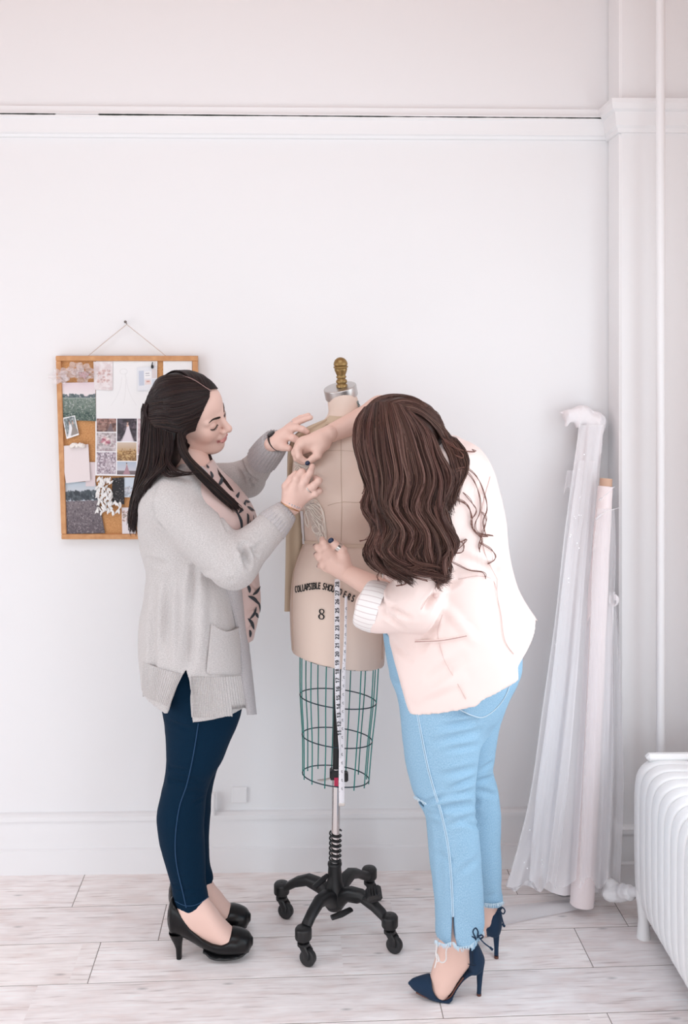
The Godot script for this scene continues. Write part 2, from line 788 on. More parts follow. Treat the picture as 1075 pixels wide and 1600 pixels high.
# ================================================================= the scene
func _ready() -> void:
	rng.seed = 7
	# camera: level, shifted lens
	var cam := Camera3D.new()
	cam.name = "camera"
	cam.projection = Camera3D.PROJECTION_FRUSTUM
	cam.near = 0.05
	cam.far = 60.0
	cam.size = 0.05 * 1600.0 / F
	cam.frustum_offset = Vector2(0, -0.05 * 240.0 / F)
	add_child(cam)
	cam.position = Vector3(0, EYE, 0)
	cam.rotation.y = YAW
	cam.current = true
	# sky seen through the room's windows, and the exposure
	var we := WorldEnvironment.new()
	we.name = "environment"
	var e := Environment.new()
	e.background_mode = Environment.BG_SKY
	var sm := ProceduralSkyMaterial.new()
	sm.sky_top_color = Color(0.86, 0.92, 1.0)
	sm.sky_horizon_color = Color(0.97, 0.98, 1.0)
	sm.ground_bottom_color = Color(0.62, 0.61, 0.6)
	sm.ground_horizon_color = Color(0.8, 0.8, 0.8)
	var sky := Sky.new()
	sky.sky_material = sm
	e.sky = sky
	e.background_energy_multiplier = 1.0
	e.tonemap_mode = Environment.TONE_MAPPER_LINEAR
	e.tonemap_exposure = EXPOSURE
	e.sdfgi_enabled = true
	e.ssao_enabled = true
	e.ssil_enabled = true
	we.environment = e
	add_child(we)
	# daylight entering by each window of the room
	for w in WINDOWS:
		var l := AreaLight3D.new()
		l.name = numbered("window_daylight")
		l.area_size = Vector2(w[3], w[4])
		l.light_color = Color(0.92, 0.974, 1.0)
		l.light_energy = w[5]
		l.shadow_enabled = true
		l.area_range = 12.0
		add_child(l)
		l.position = w[0]
		l.rotation.y = w[1]
	var roof := AreaLight3D.new()
	roof.name = "roof_window_daylight"
	roof.area_size = Vector2(2.0, 1.6)
	roof.light_color = Color(0.92, 0.974, 1.0)
	roof.light_energy = ROOF
	roof.shadow_enabled = true
	roof.area_range = 12.0
	add_child(roof)
	roof.position = Vector3(-0.3, 3.34, -1.0)
	roof.rotation.x = -PI / 2
	make_materials()
	room()
	floor_boards()
	radiator()
	fabric_rolls()
	cork_board()
	dress_form()
	var head := head_shape()
	seamstress(head)
	designer(head)
	print("built in ", Time.get_ticks_msec(), " ms")

const NEAR := 0.125        # how far before her middle the near hand works
const EXPOSURE := 0.845
const ROOF := 3.0
# centre, turn, unused, width, height, energy: two windows in the right wall, two behind the camera, one in the left wall
const WINDOWS := [
	[Vector3(1.30, 1.37, -2.05), PI / 2, 0, 1.3, 1.5, 1.7],
	[Vector3(1.30, 1.37, -0.2), PI / 2, 0, 1.3, 1.5, 1.7],
	[Vector3(-1.25, 1.15, 2.68), 0.0, 0, 1.3, 1.9, 3.0],
	[Vector3(0.45, 1.15, 2.68), 0.0, 0, 1.3, 1.9, 3.0],
	[Vector3(-2.68, 1.2, -1.3), -PI / 2, 0, 1.6, 1.9, 4.0],
]

func make_materials() -> void:
	M.wall = mat(c8(237, 235, 236), 0.75)
	M.wall.normal_enabled = true
	var nt := noise_tex(Color(0.4, 0.4, 0.4), Color(0.6, 0.6, 0.6), 0.02, 4, 3)
	nt.as_normal_map = true
	nt.bump_strength = 1.5
	nt.color_ramp = null
	M.wall.normal_texture = nt
	M.wall.normal_scale = 0.12
	M.wall.uv1_triplanar = true
	M.wall.uv1_world_triplanar = true
	M.wall.uv1_scale = Vector3(0.8, 0.8, 0.8)
	M.trim = mat(c8(238, 236, 237), 0.5)
	M.ceiling = mat(c8(228, 186, 172), 0.8)
	M.far_wall = mat(c8(238, 224, 218), 0.75)
	M.crack = mat(c8(38, 44, 40), 0.9)
	M.dirt = mat(c8(128, 116, 110), 0.9)
	M.white_metal = mat(c8(240, 238, 238), 0.4)
	M.pipe = mat(c8(238, 236, 237), 0.45)
	M.skin = mat(Color.WHITE, 0.5)
	M.skin.vertex_color_use_as_albedo = true
	M.black_plastic = mat(c8(18, 18, 20), 0.4)
	M.black_iron = mat(c8(20, 20, 22), 0.45)
	M.chrome = mat(c8(215, 212, 212), 0.18, 1.0)
	M.brass = mat(c8(150, 122, 78), 0.38, 0.75)
	M.gold = mat(c8(205, 160, 120), 0.3, 1.0)
	M.silver = mat(c8(205, 200, 196), 0.28, 1.0)
	M.wire = mat(c8(8, 128, 120), 0.4)
	M.wire_dark = mat(c8(22, 48, 58), 0.5)
	M.black_print = mat(c8(22, 22, 24), 0.8)
	M.nail = mat(c8(28, 44, 74), 0.2)
	M.hair = mat(Color.WHITE, 0.45)
	M.hair.metallic_specular = 0.35
	M.hair.vertex_color_use_as_albedo = true

func wall_with_windows(mb: MB, axis: int, at: float, thick: float, lo: float, hi: float, tall_: float, holes: Array) -> void:
	# holes: [lo, hi, sill, head] along the wall
	var put := func(a: float, b: float, y0: float, y1: float) -> void:
		var c := Vector3.ZERO
		var s := Vector3.ZERO
		c[axis] = at
		s[axis] = thick
		var o := 2 if axis == 0 else 0
		c[o] = (a + b) / 2
		s[o] = b - a
		c.y = (y0 + y1) / 2
		s.y = y1 - y0
		mb.box(Transform3D(Basis(), c), s)
	var at_ := lo
	for h in holes:
		put.call(at_, h[0], 0.0, tall_)
		put.call(h[0], h[1], 0.0, h[2])
		put.call(h[0], h[1], h[3], tall_)
		at_ = h[1]
	put.call(at_, hi, 0.0, tall_)

func room() -> void:
	var H := 3.3
	var mb := MB.new()
	mb.box(Transform3D(Basis(), Vector3(-0.6, H / 2, -WALL - 0.08)), Vector3(4.2, H, 0.16))
	struct("wall_back", mb.mesh(), M.wall)
	mb = MB.new()
	wall_with_windows(mb, 0, 1.32, 0.2, -WALL, 2.8, H, [[-2.7, -1.4, 0.62, 2.12], [-0.85, 0.45, 0.62, 2.12]])
	struct("wall_right", mb.mesh(), M.far_wall)
	mb = MB.new()
	wall_with_windows(mb, 2, 2.7, 0.2, -2.7, 1.42, H, [[-1.9, -0.6, 0.2, 2.1], [-0.2, 1.1, 0.2, 2.1]])
	struct("wall_front", mb.mesh(), M.far_wall)
	mb = MB.new()
	wall_with_windows(mb, 0, -2.7, 0.2, -3.4, 2.8, H, [[-2.1, -0.5, 0.25, 2.15]])
	struct("wall_left", mb.mesh(), M.far_wall)
	mb = MB.new()
	for q in [[-2.8, -1.3, -3.5, 2.9], [0.7, 1.5, -3.5, 2.9], [-1.3, 0.7, -3.5, -1.8], [-1.3, 0.7, -0.2, 2.9]]:
		mb.box(Transform3D(Basis(), Vector3((q[0] + q[1]) / 2, H + 0.08, (q[2] + q[3]) / 2)), Vector3(q[1] - q[0], 0.16, q[3] - q[2]))
	struct("ceiling", mb.mesh(), M.ceiling)
	# frames in the five windows
	var n := 1
	for w in WINDOWS:
		mb = MB.new()
		var t := Transform3D(Basis(Vector3.UP, w[1]), (w[0] as Vector3))
		var hh: float = w[4]
		var ww: float = w[3]
		for q in [[0.03 - ww / 2, 0.0, 0.06, hh], [ww / 2 - 0.03, 0.0, 0.06, hh], [0.0, 0.03 - hh / 2, ww, 0.06], [0.0, hh / 2 - 0.03, ww, 0.06], [0.0, 0.0, ww, 0.04]]:
			mb.box(t * Transform3D(Basis(), Vector3(q[0], q[1], 0.03)), Vector3(q[2], q[3], 0.05), 0.004)
		struct("window_%d" % n, mb.mesh(), M.trim)
		n += 1
	# the shallow pier in the right corner
	var front := 3.15
	var px0 := px(968, 800, front).x
	mb = MB.new()
	mb.box(Transform3D(Basis(), Vector3((px0 + 1.25) / 2, H / 2, -(front + WALL) / 2)), Vector3(1.25 - px0, H, WALL - front), 0.008)
	struct("wall_pier", mb.mesh(), M.wall)
	# skirting: a thick lower board, a thinner upper one and a bead
	var x0 := -2.6
	var zz := -WALL
	mb = MB.new()
	skirting(mb, [Vector3(x0, 0, zz), Vector3(px0, 0, zz)], Vector3(0, 0, 1))
	struct("baseboard_back", mb.mesh(), M.trim)
	mb = MB.new()
	mitred(mb, SKIRT, px0, zz, -front)
	struct("baseboard_pier", mb.mesh(), M.trim)
	# picture rail: profile of (height, how far it stands out)
	mb = MB.new()
	rail(mb, Vector3(x0, 0, zz), Vector3(px0, 0, zz), Vector3(0, 0, 1))
	struct("trim_1", mb.mesh(), M.trim)
	mb = MB.new()
	mitred(mb, RAIL, px0, zz, -front)
	struct("trim_2", mb.mesh(), M.trim)
	# the open joint along the top of the rail
	mb = MB.new()
	var top := PackedVector3Array()
	var bot := PackedVector3Array()
	var nz := FastNoiseLite.new()
	nz.seed = 11
	nz.frequency = 2.4
	var rs := []
	var xe := px(944, 186, WALL).x
	var k := 420
	for j in 2:
		rs.append(PackedVector3Array())
	for i in k + 1:
		var x := lerpf(-1.6, xe, float(i) / k)
		var h := 0.0028 + 0.0034 * nz.get_noise_1d(x * 1.0) + 0.0012 * nz.get_noise_1d(x * 9.0 + 40.0)
		if x < -0.72 and x > -0.86:
			h = -0.001
		h = maxf(h, 0.0) + (0.004 * maxf(0.0, 1.0 - (xe - x) / 0.05))
		rs[0].append(Vector3(x, 2.4745 + h * 0.4 - 0.006 * (x + 1.0) * 0.25, zz + 0.0262))
		rs[1].append(Vector3(x, 2.4735 - h * 0.6 - 0.006 * (x + 1.0) * 0.25, zz + 0.0262))
	mb.rows(rs)
	var crk := struct("trim_3", mb.mesh(), M.crack)
	# cable cover and blank socket plate on the skirting
	mb = MB.new()
	mb.box(frame(px(333.5, 1256, WALL - 0.02), Vector3.UP), Vector3(0.012, 0.074, 0.022), 0.003)
	tag(obj("cable_cover", mb.mesh(), M.trim), "short white vertical cable cover on the skirting behind the dark jeans", "cable cover")
	mb = MB.new()
	mb.box(frame(px(374, 1242, WALL - 0.004), Vector3.UP), Vector3(0.052, 0.052, 0.009), 0.003)
	tag(obj("socket_plate", mb.mesh(), M.trim), "blank square white wall plate just above the skirting", "wall plate")
	# heating riser standing before the pier
	mb = MB.new()
	var base := px(1032, 1240, 3.04)
	mb.tube(PackedVector3Array([Vector3(base.x, 0.05, base.z), Vector3(base.x, 1.6, base.z), Vector3(base.x, H, base.z)]), PackedFloat32Array([0.0135]), 20)
	tag(obj("heating_pipe", mb.mesh(), M.pipe), "tall thin white heating pipe rising up the corner beside the radiator", "pipe")

const SKIRT := [[0.0, 0.022], [0.078, 0.022], [0.083, 0.014], [0.172, 0.014], [0.174, 0.023], [0.188, 0.023], [0.194, 0.012], [0.196, 0.0]]
const RAIL := [[2.398, 0.0], [2.4, 0.006], [2.412, 0.009], [2.42, 0.016], [2.462, 0.02], [2.47, 0.03], [2.488, 0.034], [2.502, 0.034], [2.505, 0.0]]

func skirting(mb: MB, ends: Array, out: Vector3) -> void:
	profile(mb, ends[0], ends[1], out, SKIRT)

func rail(mb: MB, a: Vector3, b: Vector3, out: Vector3) -> void:
	profile(mb, a, b, out, [[2.402, 0.0], [2.404, 0.008], [2.412, 0.011], [2.416, 0.018], [2.46, 0.022], [2.465, 0.026], [2.478, 0.026], [2.48, 0.014], [2.503, 0.014], [2.506, 0.0]])

# a moulding that turns the outer corner of the pier
func mitred(mb: MB, pr: Array, x: float, back: float, front: float) -> void:
	for i in pr.size() - 1:
		var o: float = pr[i][1]
		var p: float = pr[i + 1][1]
		var h: float = pr[i][0]
		var g: float = pr[i + 1][0]
		var tilt := (o - p) / maxf(g - h, 1e-4)
		mb.flat([Vector3(x - o, h, back), Vector3(x - p, g, back), Vector3(x - p, g, front + p), Vector3(x - o, h, front + o)], Vector3(-1, tilt, 0))
		mb.flat([Vector3(x - o, h, front + o), Vector3(x - p, g, front + p), Vector3(1.23, g, front + p), Vector3(1.23, h, front + o)], Vector3(0, tilt, 1))

func profile(mb: MB, a: Vector3, b: Vector3, out: Vector3, pr: Array) -> void:
	for i in pr.size() - 1:
		var p := a + Vector3(0, pr[i][0], 0) + out * (pr[i][1] as float)
		var q := a + Vector3(0, pr[i + 1][0], 0) + out * (pr[i + 1][1] as float)
		var n := (q - p).cross(b - a).normalized()
		if n.dot(out) < -0.001 or (absf(n.dot(out)) < 0.001 and n.y * (1.0 if i > 2 else -1.0) < 0):
			n = -n
		mb.flat([p, q, q + b - a, p + b - a], n)
	for e in [a, b]:
		var ps := []
		for q in pr:
			ps.append(e + Vector3(0, q[0], 0) + out * (q[1] as float))
		ps.append(e + Vector3(0, pr[0][0], 0))
		mb.flat(ps, (a - b) if e == a else (b - a))

func grain_image(sd: int) -> Image:
	var w := 1024
	var h := 256
	var im := Image.create(w, h, false, Image.FORMAT_RGB8)
	var n := FastNoiseLite.new()
	n.seed = sd
	n.frequency = 1.0
	n.fractal_octaves = 3
	for y in h:
		for x in w:
			var wob := n.get_noise_2d(x * 0.004, y * 0.012) * 6.0
			var g := n.get_noise_2d(x * 0.006, (y + wob) * 0.11)
			var f := n.get_noise_2d(x * 0.03 + 50.0, y * 0.6)
			var patchy := n.get_noise_2d(x * 0.008 + 9.0, y * 0.02 + 31.0)
			var v := 0.955 + 0.05 * g + 0.028 * f + 0.055 * patchy
			if g < -0.38:
				v -= 0.12 * (-0.38 - g) / 0.3
			var warm := 0.028 + 0.04 * maxf(0.0, -patchy) + 0.03 * maxf(0.0, -g)
			im.set_pixel(x, y, Color(v + warm * 0.4, v - warm * 0.35, v - warm * 0.55))
	for q in 5:
		var cx := (q * 397 + sd * 131) % w
		var cy := (q * 83 + sd * 57) % h
		for y in range(-5, 6):
			for x in range(-14, 15):
				var r := Vector2(x / 14.0, y / 5.0).length()
				if r < 1.0:
					var X := posmod(cx + x, w)
					var Y := posmod(cy + y, h)
					im.set_pixel(X, Y, im.get_pixel(X, Y).darkened(0.22 * (1.0 - r)))
	return im

func floor_boards() -> void:
	var slab := MB.new()
	slab.box(Transform3D(Basis(), Vector3(-0.65, -0.0912, -0.3)), Vector3(4.3, 0.18, 6.4))
	var fl := struct("floor", slab.mesh(), M.dirt)
	var mats := []
	for s in 2:
		var tx := ImageTexture.create_from_image(grain_image(21 + s))
		for o in 4:
			var m := mat([Color(1, 0.99, 0.99), Color(0.98, 0.968, 0.968), Color(0.99, 0.976, 0.972), Color(0.97, 0.96, 0.963)][o], 0.55)
			m.albedo_texture = tx
			m.uv1_triplanar = true
			m.uv1_scale = Vector3(0.72, 2.9, 2.9)
			m.uv1_offset = Vector3(0.27 * o, 0.3 * o, 0.31 * o + 0.1 * s)
			mats.append(m)
	# end joints seen in the photograph, row by row from the wall; further rows are staggered alike
	var lens_ := [on_floor(121, 1394).x, on_floor(970, 1427).x, on_floor(912, 1480).x, on_floor(689, 1578).x]
	var b := Basis(Vector3.UP, 0.027)
	var bold := 0.0
	var i := 0
	for row in 15:
		var d1 := 3.2785 - 0.19 * row
		var j: float = lens_[row] if row < 4 else fposmod(row * 0.53, 1.38)
		var x := j - 1.38 * ceilf((j + 2.6) / 1.38)
		while x < 1.25:
			var a := maxf(x, -2.6)
			var e := minf(x + 1.38, 1.26)
			if e - a > 0.02:
				var mb := MB.new()
				var wide := 0.213 if row == 0 else 0.1868
				mb.box(Transform3D(), Vector3(e - a - 0.0022, 0.02, wide), 0.0007)
				var o := MeshInstance3D.new()
				o.name = "plank" if i == 0 else "plank_%03d" % i
				o.mesh = mb.mesh()
				o.set_surface_override_material(0, mats[(row * 5 + int(floorf(x * 1.7)) + 40) % mats.size()])
				fl.add_child(o, true)
				o.transform = Transform3D(b, b * Vector3((a + e) / 2, 0, 0) + Vector3(0, -0.01, -(d1 - 0.095) - (wide - 0.1868) / 2))
				i += 1
			x += 1.38

# ----------------------------------------------------------------- radiator
func radiator() -> void:
	var left := px(997, 1330, 2.84).x
	var wide := 0.205
	var top := px(1030, 1192, 2.84).y
	var low := 0.048
	var r := thing("radiator", "white cast iron column radiator along the right edge of the photo", "radiator", Vector3(left + wide / 2, 0, -2.6))
	# one section: two rounded columns joined at top and bottom, as a rounded outline with relief
	var sec := MB.new()
	var n := 40
	var rings := []
	for s in [[-0.0225, 0.25], [-0.0218, 0.55], [-0.0185, 0.80], [-0.0125, 0.95], [0.0, 1.0], [0.0125, 0.95], [0.0185, 0.80], [0.0218, 0.55], [0.0225, 0.25]]:
		var ring := PackedVector3Array()
		for i in n:
			var an := TAU * i / n
			var c := cos(an)
			var q := sin(an)
			# rounded outline: broad shoulders on top, tapering a little to the foot
			var x := signf(c) * pow(absf(c), 0.55) * wide / 2
			var y := signf(q) * pow(absf(q), 0.32) * (top - low) / 2
			if q > 0.4:
				x *= 1.0 - 0.16 * pow((q - 0.4) / 0.6, 2.0)
			if q < 0:
				x *= 1.0 - 0.1 * absf(q)
			ring.append(Vector3(x, y * (0.968 + 0.032 * s[1]), s[0]) * Vector3(0.90 + 0.10 * s[1], 1, 1) - Vector3(0, 0, 0))
		rings.append(ring)
	sec.rows(rings, true)
	for e in [0, rings.size() - 1]:
		var ps := []
		for p in rings[e]:
			ps.append(p)
		sec.flat(ps, Vector3(0, 0, -1 if e == 0 else 1))
	# raised beads running down each face
	for sx in [-1.0, 1.0]:
		for sz in [-1.0, 1.0]:
			sec.tube(curve([Vector3(sx * wide * 0.2, -(top - low) * 0.44, sz * 0.0225), Vector3(sx * wide * 0.21, 0, sz * 0.0235), Vector3(sx * wide * 0.17, (top - low) * 0.43, sz * 0.0225)], 10), PackedFloat32Array([0.006]), 8)
	var sm := sec.mesh()
	var count := 17
	for i in count:
		var o := MeshInstance3D.new()
		o.name = "section"
		o.mesh = sm
		o.set_surface_override_material(0, M.white_metal)
		r.add_child(o, true)
		o.position = Vector3(0, (top + low) / 2, -2.865 + 0.05 * i + 2.6)
	# hubs between the sections, top and bottom
	for y in [low + 0.05, top - 0.055]:
		var mb := MB.new()
		mb.tube(PackedVector3Array([Vector3(left + wide / 2, y, -2.86), Vector3(left + wide / 2, y, -2.07)]), PackedFloat32Array([0.02]), 14)
		obj("hub", mb.mesh(), M.white_metal, r)
	# flat cap plate on the end section's top, feet
	var mb2 := MB.new()
	mb2.box(Transform3D(Basis(), Vector3(left + wide / 2 + 0.01, top + 0.004, -2.872)), Vector3(wide * 0.78, 0.022, 0.03), 0.009)
	obj("end_cap", mb2.mesh(), M.white_metal, r)
	for z in [-2.865, -2.1]:
		for sx in [-1.0, 1.0]:
			mb2 = MB.new()
			mb2.lathe(Transform3D(Basis(), Vector3(left + wide / 2 + sx * (wide / 2 - 0.024), 0, z)), [Vector2(0.02, 0.0), Vector2(0.019, 0.012), Vector2(0.015, 0.05), Vector2(0.018, 0.09), Vector2(0.024, 0.13), Vector2(0.02, 0.15)], 16)
			obj("foot", mb2.mesh(), M.white_metal, r)
	# lumpy painted supply pipe and elbow in the corner
	var v := thing("supply_pipe", "stubby white painted supply pipe with lumpy elbow on the floor left of the radiator", "pipe", Vector3(px(960, 1395, 2.98).x, 0, -2.98))
	mb2 = MB.new()
	mb2.tube(curve([px(927, 1335, 3.10), px(945, 1365, 3.04), px(958, 1388, 2.99)], 8), PackedFloat32Array([0.013]), 14)
	obj("pipe", mb2.mesh(), M.pipe, v)
	mb2 = MB.new()
	net([
		cap(px(952, 1380, 3.0), px(968, 1397, 2.97), 0.018, 0.023, 0.01),
		ell(Transform3D(Basis(), px(955, 1396, 2.98)), Vector3(0.030, 0.021, 0.026), 0.012),
		ell(Transform3D(Basis(), px(974, 1394, 2.95)), Vector3(0.024, 0.024, 0.024), 0.012),
		cap(px(970, 1395, 2.96), px(984, 1396, 2.93), 0.017, 0.017, 0.008),
		cap(px(981, 1394, 2.93), px(984, 1394, 2.93), 0.022, 0.022, 0.004),
	], 0.0045, mb2)
	ripple(mb2, 0, 0.004, 30.0, 4)
	mb2.smooth()
	obj("elbow", mb2.mesh(), M.pipe, v)
	mb2 = MB.new()
	mb2.tube(PackedVector3Array([px(980, 1394, 2.93), px(1004, 1393, 2.88)]), PackedFloat32Array([0.014]), 14)
	obj("nipple", mb2.mesh(), M.pipe, v)

# ----------------------------------------------------------------- rolls of bridal fabric in the corner
func gauze(a: float, c := Color(0.95, 0.935, 0.945)) -> StandardMaterial3D:
	var m := mat(Color(c.r, c.g, c.b, a), 0.8)
	m.transparency = BaseMaterial3D.TRANSPARENCY_ALPHA
	m.cull_mode = BaseMaterial3D.CULL_DISABLED
	return m

# a hanging cloth: for each row [y, left px, right px, distance], folded in soft waves
func hanging(mb: MB, rs: Array, folds: float, amp: float, ph: float, n := 60) -> void:
	var out := []
	var m := 30
	var keys := []
	for r in rs:
		keys.append(Vector3(r[0], r[1], r[2]))
	var ks := curve(keys, m)
	var ds := []
	for r in rs:
		ds.append(Vector3(r[3], 0, 0))
	var dd := curve(ds, m)
	for j in m:
		var row := PackedVector3Array()
		var f := float(j) / (m - 1)
		for i in n + 1:
			var u := float(i) / n
			var w := sin(u * folds * TAU + ph + 1.3 * sin(u * 4.0 + f * 2.0 + ph))
			var a := amp * (0.25 + 0.75 * f)
			row.append(px(lerpf(ks[j].y, ks[j].z, u) + w * a * 60.0 * 0.3, ks[j].x + pow(f, 8.0) * 9.0 * sin(u * 9.0 + ph * 2.0), dd[j].x - w * a - 0.12 * a * sin(u * 31.0 + ph * 3.0)))
		out.append(row)
	mb.rows(out)

func fabric_rolls() -> void:
	var tulle := gauze(0.5)
	var veil := gauze(0.3)
	var satin := mat(c8(238, 232, 234), 0.6)
	satin.rim_enabled = true
	satin.rim = 0.3
	var blush := mat(c8(240, 226, 226), 0.65)
	var card := mat(c8(205, 168, 146), 0.85)
	# ---- tall roll, sheer outer layers, its top end flopped over
	var a := thing("fabric_roll", "tallest roll of sheer sparkling tulle leaning in the corner, its top end flopped over", "fabric roll", Vector3(px(893, 1395, 3.1).x, 0, -3.1))
	var mb := MB.new()
	var keys := [px(872, 1388, 3.07), px(889, 1100, 3.13), px(907, 820, 3.19), px(923, 662, 3.225)]
	mb.tube(curve(keys, 30), PackedFloat32Array([0.046, 0.046, 0.046, 0.046, 0.045, 0.045, 0.045, 0.045, 0.044, 0.044, 0.043, 0.043, 0.042, 0.041, 0.041, 0.040, 0.040, 0.039, 0.039, 0.038, 0.038, 0.037, 0.037, 0.037, 0.036, 0.036, 0.036, 0.036, 0.035, 0.033]), 40)
	ripple(mb, 0, 0.012, 6.0, 5, Vector3(2.4, 0.35, 2.4))
	mb.smooth()
	obj("wound_fabric", mb.mesh(), satin, a)
	mb = MB.new()
	net([
		cap(px(926, 662, 3.225), px(908, 646, 3.215), 0.038, 0.026, 0.02),
		cap(px(910, 646, 3.215), px(889, 650, 3.2), 0.024, 0.017, 0.02),
		cap(px(891, 648, 3.2), px(876, 645, 3.2), 0.016, 0.006, 0.015),
		cap(px(890, 652, 3.2), px(884, 664, 3.19), 0.014, 0.005, 0.012),
		cap(px(906, 652, 3.2), px(904, 666, 3.19), 0.016, 0.008, 0.012),
		cap(px(926, 664, 3.225), px(921, 700, 3.215), 0.038, 0.037, 0.02),
	], 0.004, mb)
	ripple(mb, 0, 0.008, 16.0, 9, Vector3(1.5, 0.6, 1.5))
	mb.smooth()
	obj("flopped_end", mb.mesh(), satin, a)
	mb = MB.new()
	hanging(mb, [[664, 904, 944, 3.17], [700, 900, 940, 3.16], [830, 882, 930, 3.1], [960, 868, 922, 3.05], [1100, 848, 916, 3.0], [1250, 826, 908, 2.96], [1378, 792, 900, 2.97]], 2.2, 0.014, 0.4)
	obj("tulle_layer", mb.mesh(), tulle, a)
	mb = MB.new()
	hanging(mb, [[720, 904, 930, 3.145], [900, 880, 914, 3.06], [1080, 860, 900, 2.99], [1240, 838, 886, 2.945], [1385, 826, 868, 2.95]], 1.3, 0.012, 2.0)
	obj("tulle_layer", mb.mesh(), tulle, a)
	mb = MB.new()
	hanging(mb, [[735, 886, 908, 3.2], [768, 880, 906, 3.195]], 1.0, 0.006, 1.2)
	obj("loose_edge", mb.mesh(), tulle, a)
	# dense folded hem that reaches the floor at the left
	mb = MB.new()
	hanging(mb, [[1080, 858, 888, 3.06], [1200, 844, 876, 3.02], [1300, 822, 858, 3.0], [1378, 792, 842, 2.99], [1384, 794, 846, 2.975]], 2.0, 0.014, 3.0)
	obj("folded_hem", mb.mesh(), gauze(0.8), a)
	# tail of tulle lying on the floor towards the left
	mb = MB.new()
	var rs := []
	for j in 26:
		var f := j / 25.0
		var row := PackedVector3Array()
		var c := spline2([[926, 1412], [880, 1418], [820, 1428], [780, 1438], [745, 1447]], f)
		var hw := lerpf(7.0, 17.0, f) * (1.0 if f < 0.8 else 1.0 - 1.5 * (f - 0.8))
		for i in 17:
			var u := i / 16.0 * 2.0 - 1.0
			var p := on_floor(c.x + u * 4.0, c.y + u * hw)
			p.y = 0.004 + 0.005 * (1.0 + sin(u * 3.0 + f * 5.0)) + 0.02 * maxf(0.0, 0.2 - f)
			row.append(p)
		rs.append(row)
	mb.rows(rs)
	obj("floor_tail", mb.mesh(), gauze(0.62), a)
	# sequins caught in the tulle
	mb = MB.new()
	var r2 := RandomNumberGenerator.new()
	r2.seed = 5
	for i in 46:
		var f := r2.randf()
		var y := lerpf(690, 1370, f)
		var d := lerpf(3.12, 2.93, f)
		var p := px(lerpf(lerpf(918, 880, f), lerpf(910, 812, f), r2.randf()), y, d)
		mb.lathe(frame(p, Vector3(r2.randf_range(-1, 1), 0.4, 1)), [Vector2(0.0022, -0.0004), Vector2(0.0022, 0.0004)], 6)
	obj("sequins", mb.mesh(), mat(c8(250, 250, 252), 0.25), a).set_meta("kind", "stuff")
	# ---- blush roll on a cardboard core, right of it
	var b := thing("fabric_roll", "smooth blush fabric roll with a bare cardboard core end showing at its top", "fabric roll", Vector3(px(911, 1412, 3.0).x, 0, -3.0))
	mb = MB.new()
	keys = [px(909, 1413, 2.985), px(922, 1160, 3.03), px(936, 900, 3.07), px(946, 760, 3.1)]
	mb.tube(curve(keys, 12), PackedFloat32Array([0.036, 0.036, 0.036, 0.035, 0.034, 0.033, 0.031, 0.03, 0.027, 0.026, 0.024, 0.023]), 28)
	ripple(mb, 0, 0.003, 9.0, 15, Vector3(2.0, 0.4, 2.0))
	mb.smooth()
	obj("wound_fabric", mb.mesh(), blush, b)
	mb = MB.new()
	var t0 := px(946, 764, 3.1)
	var t1 := px(947, 748, 3.105)
	mb.tube(PackedVector3Array([t0, t1]), PackedFloat32Array([0.0195]), 24)
	obj("cardboard_core", mb.mesh(), card, b)
	mb = MB.new()
	hanging(mb, [[795, 934, 960, 3.06], [870, 926, 962, 3.03], [1000, 922, 958, 3.0], [1200, 912, 958, 2.97], [1380, 905, 952, 2.94]], 1.2, 0.01, 0.9)
	obj("veil_layer", mb.mesh(), veil, b)
	# ---- low roll behind with a curled end and a wide sheer veil
	var c := thing("fabric_roll", "short roll of sheer white veiling with a curled top end, beside the corner pier", "fabric roll", Vector3(px(940, 1380, 3.08).x, 0, -3.08))
	mb = MB.new()
	hanging(mb, [[925, 946, 962, 3.1], [1010, 944, 968, 3.07], [1120, 940, 972, 3.04], [1250, 934, 974, 3.02], [1390, 926, 968, 3.0]], 1.6, 0.01, 2.4)
	obj("veil_layer", mb.mesh(), gauze(0.38), c)
	mb = MB.new()
	keys = [px(930, 1390, 3.06), px(944, 1120, 3.1), px(953, 945, 3.12)]
	mb.tube(curve(keys, 10), PackedFloat32Array([0.022, 0.022, 0.021, 0.02, 0.019, 0.017, 0.015, 0.013, 0.012, 0.011]), 20)
	ripple(mb, 0, 0.006, 14.0, 25, Vector3(2.0, 0.4, 2.0))
	mb.smooth()
	obj("wound_fabric", mb.mesh(), satin, c)
	mb = MB.new()
	var cl := []
	for i in 22:
		var an := i / 21.0 * 5.2
		cl.append(px(960 + cos(an + 2.4) * (7.0 - an * 0.6), 938 - sin(an + 2.4) * (9.0 - an * 0.8), 3.09 - 0.0015 * i))
	mb.tube(curve(cl, 30), PackedFloat32Array([0.004]), 8, false, 2.4)
	obj("curled_end", mb.mesh(), satin, c)
	mb = MB.new()
	mb.tube(curve([px(930, 812, 3.05), px(945, 800, 3.04), px(958, 796, 3.05), px(968, 793, 3.06)], 12), PackedFloat32Array([0.002, 0.004, 0.003, 0.001]), 6)
	mb.tube(curve([px(936, 782, 3.06), px(948, 772, 3.05), px(960, 760, 3.06)], 12), PackedFloat32Array([0.002, 0.004, 0.003, 0.001]), 6)
	obj("loose_edge", mb.mesh(), tulle, b)

# ----------------------------------------------------------------- cork board with its pinned things
func K(x: float, y: float, up := 0.0) -> Vector3:
	return px(x, y, WALL - 0.022 - up)

func canvas(w: int, h: int, c: Color) -> Image:
	var im := Image.create(w, h, false, Image.FORMAT_RGB8)
	im.fill(c)
	return im

